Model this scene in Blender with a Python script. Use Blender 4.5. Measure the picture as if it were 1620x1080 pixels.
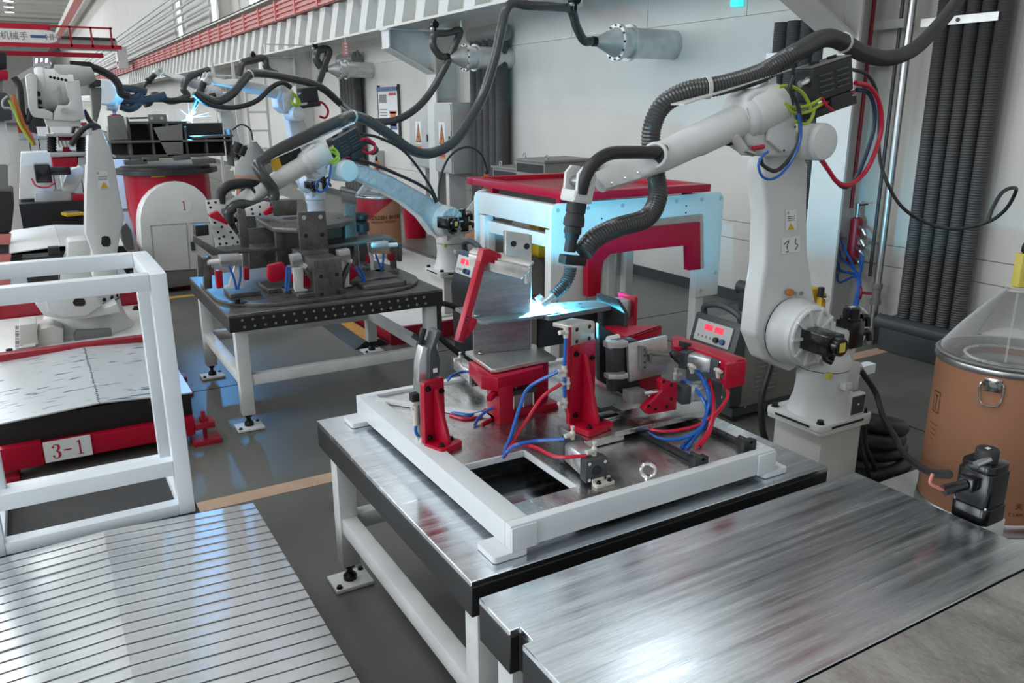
import bpy, bmesh, math, random
from mathutils import Vector, Matrix
random.seed(7)
for o in list(bpy.data.objects): bpy.data.objects.remove(o)
SC = bpy.context.scene
COL = SC.collection
# ------------------------------------------------------------------ camera
CM = ((0.86293, -0.50531, -0.00306), (0.14282, 0.23808, 0.96069), (-0.48471, -0.82945, 0.27762))
CC = Vector((0.0, 0.0, 2.0))
FPX = 1280.0
cam = bpy.data.objects.new('camera', bpy.data.cameras.new('camera'))
COL.objects.link(cam)
cam.data.sensor_width = 36.0
cam.data.lens = FPX / 1620.0 * 36.0
cam.data.clip_start = 0.05
cam.data.clip_end = 300
Rm = Matrix(CM).transposed().to_4x4()
Rm.translation = CC
cam.matrix_world = Rm
SC.camera = cam
# ------------------------------------------------------------------ world and large lights
wd = bpy.data.worlds.new('world')
SC.world = wd
wd.use_nodes = True
bg = wd.node_tree.nodes['Background']
bg.inputs[0].default_value = (0.90, 0.95, 1.0, 1)
bg.inputs[1].default_value = 0.66
SC.view_settings.view_transform = 'Standard'
SC.view_settings.look = 'None'
SC.view_settings.exposure = 0.0
SC.view_settings.gamma = 1.0
SC.view_settings.use_curve_mapping = False


def area_light(name, loc, direction, sx, sy, power, col=(1, 1, 1)):
    d = bpy.data.lights.new(name, 'AREA')
    d.shape = 'RECTANGLE'
    d.size = sx
    d.size_y = sy
    d.energy = power
    d.color = col
    o = bpy.data.objects.new(name, d)
    COL.objects.link(o)
    o.location = loc
    o.rotation_euler = Vector(direction).to_track_quat('-Z', 'Y').to_euler()
    return o


# daylight falling in through the roof lights and the tall windows of the far-side wall, plus added panels
for yy in (1.5, 9.5, 17.5, 25.5, 35.0, 45.0, 55.0):
    area_light('skylight', (-4.5, yy, 12.6), (0, 0, -1), 3.2, 6.5, 380, (0.93, 0.97, 1.0))
for yy in (78.0, 108.0):  # added panels that brighten the far end of the hall
    area_light('skylight', (-4.5, yy, 12.6), (0, 0, -1), 4.0, 20.0, 1800, (0.93, 0.97, 1.0))
    area_light('window_daylight', (-13.8, yy, 5.6), (1, 0, -0.12), 20.0, 5.0, 2400, (0.90, 0.96, 1.0))
for yy in (-2.0, 5.0, 12.0, 19.0, 29.0, 41.0, 53.0):
    area_light('window_daylight', (-13.8, yy, 5.6), (1, 0, -0.12), 4.0, 5.0, 560, (0.90, 0.96, 1.0))
for yy in (16.0, 24.0, 32.0):  # extra row, added for bright bands reflected in the slatted cover
    area_light('skylight', (3.4, yy, 12.6), (0, 0, -1), 1.0, 5.0, 45, (0.93, 0.97, 1.0))
# ------------------------------------------------------------------ pixel helpers: a viewing ray met with a real plane
MI = Matrix(CM).transposed()


def ray(x, y):
    return MI @ Vector((x - 810.0, 540.0 - y, -FPX))


def az(x, y, z):
    d = ray(x, y)
    return CC + d * ((z - CC.z) / d.z)


def ax(x, y, X):
    d = ray(x, y)
    return CC + d * (X / d.x)


def ay(x, y, Y):
    d = ray(x, y)
    return CC + d * (Y / d.y)


def V(*a):
    return Vector(a)


# ------------------------------------------------------------------ materials
MATS = {}


def mat(name, col, rough=0.5, metal=0.0, var=0.08, vscale=4.0, bump=0.0, bscale=60.0, coat=0.0, spec=0.5):
    m = bpy.data.materials.new(name)
    m.use_nodes = True
    nt = m.node_tree
    b = nt.nodes['Principled BSDF']
    b.inputs['Roughness'].default_value = rough
    b.inputs['Metallic'].default_value = metal
    b.inputs['Specular IOR Level'].default_value = spec
    if coat:
        b.inputs['Coat Weight'].default_value = coat
        b.inputs['Coat Roughness'].default_value = 0.12
    tc = nt.nodes.new('ShaderNodeTexCoord')
    if var > 0:
        n = nt.nodes.new('ShaderNodeTexNoise')
        n.inputs['Scale'].default_value = vscale
        n.inputs['Detail'].default_value = 6
        nt.links.new(tc.outputs['Object'], n.inputs['Vector'])
        r = nt.nodes.new('ShaderNodeValToRGB')
        r.color_ramp.elements[0].position = 0.3
        r.color_ramp.elements[1].position = 0.7
        r.color_ramp.elements[0].color = (*[c * (1 - var) for c in col], 1)
        r.color_ramp.elements[1].color = (*[min(1, c * (1 + var * 0.6)) for c in col], 1)
        nt.links.new(n.outputs[0], r.inputs[0])
        nt.links.new(r.outputs[0], b.inputs['Base Color'])
    else:
        b.inputs['Base Color'].default_value = (*col, 1)
    if bump > 0:
        n2 = nt.nodes.new('ShaderNodeTexNoise')
        n2.inputs['Scale'].default_value = bscale
        n2.inputs['Detail'].default_value = 4
        nt.links.new(tc.outputs['Object'], n2.inputs['Vector'])
        bp = nt.nodes.new('ShaderNodeBump')
        bp.inputs['Strength'].default_value = bump
        bp.inputs['Distance'].default_value = 0.01
        nt.links.new(n2.outputs[0], bp.inputs['Height'])
        nt.links.new(bp.outputs[0], b.inputs['Normal'])
    MATS[name] = m
    return m


def scratch_metal(name, c0, c1, r0, r1, stretch=(1.2, 14, 1), scale=3.0, rot=0.0, bump=0.12, metal=1.0, fine=40.0):
    """worked bare metal: long streaks along one direction plus fine scratches"""
    m = bpy.data.materials.new(name)
    m.use_nodes = True
    nt = m.node_tree
    b = nt.nodes['Principled BSDF']
    b.inputs['Metallic'].default_value = metal
    tc = nt.nodes.new('ShaderNodeTexCoord')
    mp = nt.nodes.new('ShaderNodeMapping')
    mp.inputs['Scale'].default_value = stretch
    mp.inputs['Rotation'].default_value = (0, 0, rot)
    nt.links.new(tc.outputs['Object'], mp.inputs['Vector'])
    n = nt.nodes.new('ShaderNodeTexNoise')
    n.inputs['Scale'].default_value = scale
    n.inputs['Detail'].default_value = 8
    n.inputs['Roughness'].default_value = 0.65
    nt.links.new(mp.outputs[0], n.inputs['Vector'])
    n2 = nt.nodes.new('ShaderNodeTexNoise')
    n2.inputs['Scale'].default_value = fine
    n2.inputs['Detail'].default_value = 3
    nt.links.new(mp.outputs[0], n2.inputs['Vector'])
    n3 = nt.nodes.new('ShaderNodeTexNoise')
    n3.inputs['Scale'].default_value = 2.2
    n3.inputs['Detail'].default_value = 4
    nt.links.new(tc.outputs['Object'], n3.inputs['Vector'])
    ad = nt.nodes.new('ShaderNodeMath')
    ad.operation = 'MULTIPLY_ADD'
    ad.inputs[1].default_value = 0.5
    nt.links.new(n2.outputs[0], ad.inputs[0])
    nt.links.new(n.outputs[0], ad.inputs[2])
    ad2 = nt.nodes.new('ShaderNodeMath')
    ad2.operation = 'MULTIPLY_ADD'
    ad2.inputs[1].default_value = 0.6
    nt.links.new(n3.outputs[0], ad2.inputs[0])
    nt.links.new(ad.outputs[0], ad2.inputs[2])
    r = nt.nodes.new('ShaderNodeValToRGB')
    r.color_ramp.elements[0].position = 0.75
    r.color_ramp.elements[1].position = 1.3
    r.color_ramp.elements[1].position = 1.0
    r.color_ramp.elements[0].position = 0.62
    mr = nt.nodes.new('ShaderNodeMapRange')
    mr.inputs['From Min'].default_value = 0.7
    mr.inputs['From Max'].default_value = 1.4
    nt.links.new(ad2.outputs[0], mr.inputs['Value'])
    r.color_ramp.elements[0].position = 0.2
    r.color_ramp.elements[1].position = 0.8
    r.color_ramp.elements[0].color = (*c0, 1)
    r.color_ramp.elements[1].color = (*c1, 1)
    nt.links.new(mr.outputs[0], r.inputs[0])
    nt.links.new(r.outputs[0], b.inputs['Base Color'])
    mr2 = nt.nodes.new('ShaderNodeMapRange')
    mr2.inputs['From Min'].default_value = 0.3
    mr2.inputs['From Max'].default_value = 0.7
    mr2.inputs['To Min'].default_value = r0
    mr2.inputs['To Max'].default_value = r1
    nt.links.new(n.outputs[0], mr2.inputs['Value'])
    nt.links.new(mr2.outputs[0], b.inputs['Roughness'])
    bp = nt.nodes.new('ShaderNodeBump')
    bp.inputs['Strength'].default_value = bump
    bp.inputs['Distance'].default_value = 0.004
    nt.links.new(ad.outputs[0], bp.inputs['Height'])
    nt.links.new(bp.outputs[0], b.inputs['Normal'])
    MATS[name] = m
    return m


def emis(name, col, s):
    m = bpy.data.materials.new(name)
    m.use_nodes = True
    nt = m.node_tree
    b = nt.nodes['Principled BSDF']
    b.inputs['Base Color'].default_value = (*col, 1)
    b.inputs['Emission Color'].default_value = (*col, 1)
    b.inputs['Emission Strength'].default_value = s
    MATS[name] = m
    return m


mat('robot_white', (0.62, 0.63, 0.62), 0.38, var=0.05, bump=0.04, bscale=180)
mat('robot_warm', (0.55, 0.545, 0.51), 0.42, var=0.07)
mat('paint_white', (0.80, 0.85, 0.89), 0.34, var=0.05, vscale=3)
mat('fixture_white', (0.64, 0.665, 0.685), 0.38, var=0.06, vscale=3)
mat('frame_white', (0.60, 0.61, 0.60), 0.42, var=0.14, vscale=5)
mat('panel_white', (0.68, 0.69, 0.68), 0.4, var=0.05)
mat('wall_white', (0.585, 0.57, 0.53), 0.55, var=0.06, vscale=0.8)
mat('steel_white', (0.60, 0.60, 0.575), 0.5, var=0.06, vscale=2)
mat('ceil_grey', (0.50, 0.49, 0.46), 0.7, var=0.06)
mat('red', (0.40, 0.003, 0.024), 0.36, var=0.10, coat=0.08, spec=0.3)
mat('dark_red', (0.30, 0.008, 0.022), 0.42, var=0.14)
mat('rail_red', (0.62, 0.20, 0.18), 0.5, var=0.1)
mat('black', (0.009, 0.009, 0.010), 0.5, var=0.1)
mat('motor_black', (0.006, 0.006, 0.007), 0.2, var=0.1, coat=0.3)
mat('black_matt', (0.018, 0.018, 0.019), 0.6, var=0.2)
mat('rubber', (0.020, 0.020, 0.021), 0.48, var=0.2, bump=0.15, bscale=90)
mat('hose_black', (0.055, 0.055, 0.055), 0.24, var=0.15)
mat('hose_grey', (0.055, 0.055, 0.056), 0.5, var=0.2)
mat('charcoal', (0.045, 0.05, 0.055), 0.45, var=0.12)
mat('mid_grey', (0.17, 0.17, 0.165), 0.5, var=0.12)
mat('cabinet_grey', (0.20, 0.195, 0.175), 0.5, var=0.08)
mat('light_grey', (0.42, 0.43, 0.42), 0.5, var=0.08)
mat('blue_tube', (0.006, 0.10, 0.42), 0.28, var=0.06)
mat('red_tube', (0.46, 0.006, 0.03), 0.3, var=0.06)
mat('green_tube', (0.36, 0.50, 0.04), 0.4, var=0.08)
mat('navy_tube', (0.012, 0.035, 0.07), 0.4, var=0.08)
mat('kraft', (0.34, 0.158, 0.085), 0.62, var=0.07, vscale=3, bump=0.05, bscale=40)
mat('kraft_light', (0.42, 0.19, 0.08), 0.6, var=0.07)
mat('yellow', (0.62, 0.38, 0.02), 0.45, var=0.1)
mat('pale_yellow', (0.62, 0.52, 0.10), 0.5, var=0.08)
mat('stripe_beige', (0.50, 0.34, 0.24), 0.6, var=0.14, vscale=6)
mat('stripe_yellow', (0.62, 0.40, 0.06), 0.6, var=0.12)
mat('ramp_orange', (0.50, 0.24, 0.03), 0.6, var=0.4, vscale=30)
mat('fitting', (0.55, 0.52, 0.47), 0.42, var=0.1)
mat('print_black', (0.02, 0.02, 0.02), 0.6, var=0)
mat('print_red', (0.42, 0.012, 0.03), 0.5, var=0)
mat('print_blue', (0.03, 0.09, 0.22), 0.5, var=0)
mat('print_brown', (0.10, 0.035, 0.015), 0.7, var=0)
mat('paper', (0.72, 0.73, 0.72), 0.6, var=0.04)
mat('orange', (0.55, 0.16, 0.04), 0.55, var=0.1)
mat('chrome', (0.75, 0.75, 0.76), 0.12, 1.0, var=0.05)
mat('zinc', (0.48, 0.49, 0.49), 0.36, 1.0, var=0.14, vscale=9)
mat('galvanised', (0.60, 0.61, 0.60), 0.40, 0.6, var=0.16, vscale=7)
mat('bolt_black', (0.02, 0.02, 0.022), 0.3, 0.6, var=0.1)
mat('foil', (0.66, 0.69, 0.71), 0.25, 0.4, var=0.12, vscale=18, bump=0.9, bscale=26)
mat('plate_dark', (0.055, 0.058, 0.06), 0.45, 0.75, var=0.25, vscale=9)
mat('hole_dark', (0.006, 0.006, 0.006), 0.7, var=0)
mat('silver_al', (0.55, 0.56, 0.57), 0.32, 0.8, var=0.1, vscale=12)
scratch_metal('table_steel', (0.52, 0.56, 0.60), (0.84, 0.875, 0.91), 0.14, 0.32, (0.45, 12, 1), 2.6, 0.05, 0.05, fine=26.0)
scratch_metal('plate_steel', (0.40, 0.40, 0.39), (0.70, 0.70, 0.68), 0.20, 0.40, (3, 1.2, 1), 3.0, 0.0, 0.12)
scratch_metal('alu_slat', (0.66, 0.68, 0.69), (0.86, 0.88, 0.89), 0.26, 0.40, (1, 9, 1), 1.5, 0.0, 0.008)
scratch_metal('work_steel', (0.22, 0.225, 0.23), (0.36, 0.365, 0.37), 0.28, 0.44, (1.2, 1.2, 9), 4.0, 0.0, 0.03)
scratch_metal('bright_steel', (0.50, 0.49, 0.46), (0.64, 0.63, 0.60), 0.28, 0.42, (6, 1, 6), 6.0, 0.0, 0.02, metal=0.8)
scratch_metal('fixture_steel', (0.085, 0.083, 0.077), (0.17, 0.165, 0.155), 0.34, 0.52, (2, 2, 2), 5.0, 0.0, 0.05, metal=0.6)


def film_material():
    """white protective film with blue and black dashes of print running across"""
    m = bpy.data.materials.new('film')
    m.use_nodes = True
    nt = m.node_tree
    b = nt.nodes['Principled BSDF']
    b.inputs['Roughness'].default_value = 0.3
    tc = nt.nodes.new('ShaderNodeTexCoord')
    mp = nt.nodes.new('ShaderNodeMapping')
    mp.inputs['Scale'].default_value = (6.5, 42, 1)
    nt.links.new(tc.outputs['Object'], mp.inputs['Vector'])
    n = nt.nodes.new('ShaderNodeTexNoise')
    n.inputs['Scale'].default_value = 1.0
    n.inputs['Detail'].default_value = 1.5
    nt.links.new(mp.outputs[0], n.inputs['Vector'])
    r = nt.nodes.new('ShaderNodeValToRGB')
    r.color_ramp.interpolation = 'LINEAR'
    r.color_ramp.elements[0].position = 0.325
    r.color_ramp.elements[0].color = (0.02, 0.09, 0.17, 1)
    r.color_ramp.elements[1].position = 0.365
    r.color_ramp.elements[1].color = (0.56, 0.60, 0.62, 1)
    nt.links.new(n.outputs[0], r.inputs[0])
    nt.links.new(r.outputs[0], b.inputs['Base Color'])
    b.inputs['Metallic'].default_value = 0.25
    MATS['film'] = m


film_material()


def clear_plastic():
    m = bpy.data.materials.new('clear_plastic')
    m.use_nodes = True
    nt = m.node_tree
    out = nt.nodes['Material Output']
    b = nt.nodes['Principled BSDF']
    b.inputs['Base Color'].default_value = (0.9, 0.9, 0.9, 1)
    b.inputs['Roughness'].default_value = 0.08
    t = nt.nodes.new('ShaderNodeBsdfTransparent')
    t.inputs[0].default_value = (0.93, 0.93, 0.92, 1)
    fr = nt.nodes.new('ShaderNodeFresnel')
    fr.inputs[0].default_value = 1.5
    mr = nt.nodes.new('ShaderNodeMath')
    mr.operation = 'MULTIPLY_ADD'
    mr.inputs[1].default_value = 1.6
    mr.inputs[2].default_value = 0.05
    nt.links.new(fr.outputs[0], mr.inputs[0])
    mx = nt.nodes.new('ShaderNodeMixShader')
    nt.links.new(mr.outputs[0], mx.inputs[0])
    nt.links.new(t.outputs[0], mx.inputs[1])
    nt.links.new(b.outputs[0], mx.inputs[2])
    nt.links.new(mx.outputs[0], out.inputs['Surface'])
    MATS['clear_plastic'] = m


clear_plastic()


def floor_material():
    m = bpy.data.materials.new('floor_paint')
    m.use_nodes = True
    nt = m.node_tree
    b = nt.nodes['Principled BSDF']
    tc = nt.nodes.new('ShaderNodeTexCoord')
    n = nt.nodes.new('ShaderNodeTexNoise')
    n.inputs['Scale'].default_value = 1.3
    n.inputs['Detail'].default_value = 8
    nt.links.new(tc.outputs['Object'], n.inputs['Vector'])
    r = nt.nodes.new('ShaderNodeValToRGB')
    r.color_ramp.elements[0].position = 0.3
    r.color_ramp.elements[0].color = (0.092, 0.094, 0.084, 1)
    r.color_ramp.elements[1].position = 0.7
    r.color_ramp.elements[1].color = (0.142, 0.144, 0.130, 1)
    nt.links.new(n.outputs[0], r.inputs[0])
    nt.links.new(r.outputs[0], b.inputs['Base Color'])
    mr = nt.nodes.new('ShaderNodeMapRange')
    mr.inputs['To Min'].default_value = 0.28
    mr.inputs['To Max'].default_value = 0.5
    nt.links.new(n.outputs[0], mr.inputs['Value'])
    nt.links.new(mr.outputs[0], b.inputs['Roughness'])
    MATS['floor_paint'] = m


floor_material()
emis('arc_white', (0.75, 0.93, 1.0), 60)
mat('rail_pale', (0.62, 0.36, 0.33), 0.55, var=0.1)
mat('scale_steel', (0.16, 0.165, 0.17), 0.6, 0.2, var=0.2, vscale=8)
mat('steel_grey', (0.12, 0.12, 0.115), 0.45, 0.35, var=0.2, vscale=8)
emis('spark', (0.35, 0.75, 1.0), 5)
emis('lamp_white', (1.0, 0.98, 0.95), 6)
emis('led_red', (0.9, 0.03, 0.06), 0.9)
emis('led_green', (0.3, 0.9, 0.35), 0.8)
emis('window_glow', (0.88, 0.95, 1.0), 2.4)
emis('indicator_cyan', (0.05, 0.85, 0.85), 1.0)

# ------------------------------------------------------------------ mesh builder
ORG = {}


def perp(d):
    d = Vector(d).normalized()
    a = Vector((0, 0, 1)) if abs(d.z) < 0.9 else Vector((1, 0, 0))
    u = d.cross(a).normalized()
    return u, d.cross(u).normalized()


def spline(pts, per=8):
    P = [Vector(p) for p in pts]
    if len(P) < 3:
        return P
    out = []
    E = [P[0] * 2 - P[1]] + P + [P[-1] * 2 - P[-2]]
    for i in range(1, len(E) - 2):
        a, b, c, d = E[i - 1], E[i], E[i + 1], E[i + 2]
        for k in range(per):
            t = k / per
            out.append(0.5 * ((2 * b) + (c - a) * t + (2 * a - 5 * b + 4 * c - d) * t * t + (3 * b - a - 3 * c + d) * t ** 3))
    out.append(P[-1])
    return out


def resample(P, step):
    out = [P[0].copy()]
    acc = 0.0
    for i in range(1, len(P)):
        a, b = P[i - 1], P[i]
        L = (b - a).length
        if L < 1e-9:
            continue
        pos = step - acc
        while pos <= L:
            out.append(a.lerp(b, pos / L))
            pos += step
        acc = L - (pos - step)
    out.append(P[-1].copy())
    return out


class MB:
    def __init__(s):
        s.v = []
        s.f = []

    def raw(s, vs, fs):
        o = len(s.v)
        s.v += [Vector(x) for x in vs]
        s.f += [tuple(i + o for i in q) for q in fs]
        return s

    def box(s, x0, x1, y0, y1, z0, z1):
        return s.raw([(x0, y0, z0), (x1, y0, z0), (x1, y1, z0), (x0, y1, z0), (x0, y0, z1), (x1, y0, z1), (x1, y1, z1), (x0, y1, z1)],
                     [(0, 3, 2, 1), (4, 5, 6, 7), (0, 1, 5, 4), (1, 2, 6, 5), (2, 3, 7, 6), (3, 0, 4, 7)])

    def obox(s, c, u, v, a, b, h, w=None):
        """oriented box: centre c, half size a along u, b along v, h along w"""
        u = Vector(u).normalized()
        v = Vector(v)
        v = (v - u * v.dot(u)).normalized()
        w = u.cross(v)
        c = Vector(c)
        P = []
        for k in (-1, 1):
            for (i, j) in ((-1, -1), (1, -1), (1, 1), (-1, 1)):
                P.append(c + u * a * i + v * b * j + w * h * k)
        return s.raw(P, [(0, 3, 2, 1), (4, 5, 6, 7), (0, 1, 5, 4), (1, 2, 6, 5), (2, 3, 7, 6), (3, 0, 4, 7)])

    def bar(s, p0, p1, w, h, up=(0, 0, 1)):
        p0 = Vector(p0)
        p1 = Vector(p1)
        return s.obox((p0 + p1) / 2, p1 - p0, Vector(up).cross(p1 - p0), (p1 - p0).length / 2, w / 2, h / 2)

    def prism(s, pts, vec):
        n = len(pts)
        vec = Vector(vec)
        P = [Vector(p) for p in pts]
        nn = Vector((0, 0, 0))
        for i in range(n):
            nn += (P[i] - P[0]).cross(P[(i + 1) % n] - P[0])
        if nn.dot(vec) > 0:
            P = P[::-1]
        fs = [tuple(range(n)), tuple(range(2 * n - 1, n - 1, -1))]
        for i in range(n):
            j = (i + 1) % n
            fs.append((i, i + n, j + n, j))
        return s.raw(P + [p + vec for p in P], fs)

    def lathe(s, p0, d, prof, n=20, caps=True, a0=0.0):
        p0 = Vector(p0)
        d = Vector(d).normalized()
        u, w = perp(d)
        o = len(s.v)
        for (r, h) in prof:
            for k in range(n):
                t = a0 + 2 * math.pi * k / n
                s.v.append(p0 + d * h + (u * math.cos(t) + w * math.sin(t)) * max(r, 1e-5))
        for i in range(len(prof) - 1):
            for k in range(n):
                k2 = (k + 1) % n
                s.f.append((o + i * n + k, o + (i + 1) * n + k, o + (i + 1) * n + k2, o + i * n + k2))
        if caps:
            s.f.append(tuple(o + k for k in range(n)))
            e = o + (len(prof) - 1) * n
            s.f.append(tuple(e + k for k in range(n - 1, -1, -1)))
        return s

    def cyl(s, p0, p1, r0, r1=None, n=16):
        p0 = Vector(p0)
        p1 = Vector(p1)
        return s.lathe(p0, p1 - p0, [(r0, 0), (r0 if r1 is None else r1, (p1 - p0).length)], n)

    def tube(s, pts, r, n=8, per=8, smooth=True, corr=None, caps=True):
        """round tube through points; corr=(pitch, depth) gives a corrugated hose"""
        P = spline(pts, per) if smooth else [Vector(p) for p in pts]
        if corr:
            P = resample(P, corr[0] / 2)
        o = len(s.v)
        m = len(P)
        u = None
        for i in range(m):
            d = (P[min(i + 1, m - 1)] - P[max(i - 1, 0)])
            if d.length < 1e-9:
                d = Vector((0, 0, 1))
            d.normalize()
            if u is None:
                u, w = perp(d)
            else:
                u = (u - d * u.dot(d))
                u = u.normalized() if u.length > 1e-6 else perp(d)[0]
                w = d.cross(u)
            rr = r if not callable(r) else r(i / (m - 1))
            if corr and i % 2:
                rr -= corr[1]
            for k in range(n):
                t = 2 * math.pi * k / n
                s.v.append(P[i] + (u * math.cos(t) + w * math.sin(t)) * rr)
        for i in range(m - 1):
            for k in range(n):
                k2 = (k + 1) % n
                s.f.append((o + i * n + k, o + i * n + k2, o + (i + 1) * n + k2, o + (i + 1) * n + k))
        if caps:
            s.f.append(tuple(o + k for k in range(n - 1, -1, -1)))
            s.f.append(tuple(o + (m - 1) * n + k for k in range(n)))
        return s

    def sph(s, c, r, n=14, m=8, sc=(1, 1, 1)):
        prof = []
        o = len(s.v)
        c = Vector(c)
        for i in range(m + 1):
            t = math.pi * i / m
            for k in range(n):
                q = 2 * math.pi * k / n
                s.v.append(c + Vector((max(math.sin(t), 1e-4) * math.cos(q) * r * sc[0], max(math.sin(t), 1e-4) * math.sin(q) * r * sc[1], math.cos(t) * r * sc[2])))
        for i in range(m):
            for k in range(n):
                k2 = (k + 1) % n
                s.f.append((o + i * n + k, o + (i + 1) * n + k, o + (i + 1) * n + k2, o + i * n + k2))
        return s

    def torus(s, c, d, R, r, n=20, m=8):
        c = Vector(c)
        d = Vector(d).normalized()
        u, w = perp(d)
        o = len(s.v)
        for i in range(n):
            t = 2 * math.pi * i / n
            e = u * math.cos(t) + w * math.sin(t)
            for k in range(m):
                q = 2 * math.pi * k / m
                s.v.append(c + e * (R + r * math.cos(q)) + d * r * math.sin(q))
        for i in range(n):
            for k in range(m):
                i2 = (i + 1) % n
                k2 = (k + 1) % m
                s.f.append((o + i * m + k, o + i2 * m + k, o + i2 * m + k2, o + i * m + k2))
        return s

    def loft(s, secs):
        """skin a list of equal-length closed loops of points"""
        n = len(secs[0])
        o = len(s.v)
        for q in secs:
            s.v += [Vector(p) for p in q]
        for i in range(len(secs) - 1):
            for k in range(n):
                k2 = (k + 1) % n
                s.f.append((o + i * n + k, o + i * n + k2, o + (i + 1) * n + k2, o + (i + 1) * n + k))
        s.f.append(tuple(o + k for k in range(n - 1, -1, -1)))
        e = o + (len(secs) - 1) * n
        s.f.append(tuple(e + k for k in range(n)))
        return s

    def build(s, name, m, parent=None, bevel=0.0, seg=2, angle=38, org=None):
        me = bpy.data.meshes.new(name)
        if parent is not None:
            g = ORG[parent.name]
        else:
            g = Vector(org) if org is not None else Vector((0, 0, 0))
        me.from_pydata([v - g for v in s.v], [], s.f)
        me.materials.append(MATS[m] if isinstance(m, str) else m)
        bm = bmesh.new()
        bm.from_mesh(me)
        bmesh.ops.recalc_face_normals(bm, faces=bm.faces)
        if bevel > 0:
            ed = [e for e in bm.edges if len(e.link_faces) == 2 and e.calc_face_angle(0) > 0.5]
            bmesh.ops.bevel(bm, geom=ed, offset=bevel, segments=seg, affect='EDGES', profile=0.6, clamp_overlap=True)
        bm.to_mesh(me)
        bm.free()
        me.polygons.foreach_set('use_smooth', [True] * len(me.polygons))
        me.set_sharp_from_angle(angle=math.radians(angle))
        o = bpy.data.objects.new(name, me)
        COL.objects.link(o)
        if parent is not None:
            o.parent = parent
        else:
            o.location = g
        ORG[o.name] = g
        return o


def thing(name, label, cat, loc=(0, 0, 0), group=None):
    o = bpy.data.objects.new(name, None)
    o.empty_display_size = 0.1
    COL.objects.link(o)
    o.location = loc
    o['label'] = label
    o['category'] = cat
    if group:
        o['group'] = group
    ORG[o.name] = Vector(loc)
    return o


def tag(o, label, cat, group=None):
    o['label'] = label
    o['category'] = cat
    if group:
        o['group'] = group
    return o


def struct(o):
    o['kind'] = 'structure'
    return o


def dup(root, delta, label=None, group=None):
    """copy of a thing with its parts and sub-parts, moved by delta"""
    r = root.copy()
    COL.objects.link(r)
    r.location = root.location + Vector(delta)
    ORG[r.name] = ORG[root.name] + Vector(delta)
    if label:
        r['label'] = label
    if group:
        r['group'] = group
    for ch in list(root.children):
        c = ch.copy()
        COL.objects.link(c)
        c.parent = r
        ORG[c.name] = ORG[r.name]
        for g in list(ch.children):
            d = g.copy()
            COL.objects.link(d)
            d.parent = c
            ORG[d.name] = ORG[r.name]
    return r


def copy_part(src, name, parent, delta):
    """another part sharing src's mesh, shifted by delta"""
    c = bpy.data.objects.new(name, src.data)
    COL.objects.link(c)
    c.parent = parent
    c.location = src.location + Vector(delta)
    ORG[c.name] = ORG[parent.name]
    return c


def lettering(txt, c, u, v, size, m, parent, name='lettering', extr=0.0008, bold=0.0, align='CENTER'):
    """flat raised print: centre c, reading direction u, up direction v"""
    cu = bpy.data.curves.new('t', 'FONT')
    cu.body = txt
    cu.size = size
    cu.extrude = extr
    cu.offset = bold
    cu.resolution_u = 3
    cu.align_x = align
    cu.align_y = 'CENTER'
    t = bpy.data.objects.new('t', cu)
    COL.objects.link(t)
    bpy.context.view_layer.update()
    me = bpy.data.meshes.new_from_object(t.evaluated_get(bpy.context.evaluated_depsgraph_get()))
    bpy.data.objects.remove(t)
    bpy.data.curves.remove(cu)
    u = Vector(u).normalized()
    v = Vector(v)
    v = (v - u * v.dot(u)).normalized()
    w = u.cross(v)
    R = Matrix((u, v, w)).transposed().to_4x4()
    R.translation = Vector(c) - ORG[parent.name]
    me.transform(R)
    me.materials.clear()
    me.materials.append(MATS[m])
    o = bpy.data.objects.new(name, me)
    COL.objects.link(o)
    o.parent = parent
    ORG[o.name] = ORG[parent.name]
    return o


X_, Y_, Z_ = V(1, 0, 0), V(0, 1, 0), V(0, 0, 1)


def rrect(x0, x1, y0, y1, r, n=4):
    P = []
    for (cx, cy, a) in ((x1 - r, y1 - r, 0), (x0 + r, y1 - r, 90), (x0 + r, y0 + r, 180), (x1 - r, y0 + r, 270)):
        for k in range(n + 1):
            t = math.radians(a + 90 * k / n)
            P.append((cx + r * math.cos(t), cy + r * math.sin(t)))
    return P
# ================================================================== THE HALL
WX = 6.35            # inner face of the long wall
fl = struct(MB().box(-16, WX + 0.2, -10, 150, -0.2, 0).build('floor', 'floor_paint'))
# expansion joints and painted lines on the floor
for x0, x1, y0, y1 in ((-6, 6.3, 6.02, 6.032), (-6, 6.3, 10.2, 10.212), (3.05, 3.062, -3, 30), (4.7, 4.712, -3, 30)):
    MB().box(x0, x1, y0, y1, 0.0, 0.0015).build('floor_joint', 'hole_dark', fl)
MB().box(-6, 6.2, 4.06, 4.18, 0.0, 0.002).build('floor_stripe', 'stripe_beige', fl)
MB().box(0.72, 4.5, 9.36, 9.46, 0.0, 0.002).build('floor_stripe', 'stripe_yellow', fl)
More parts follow.
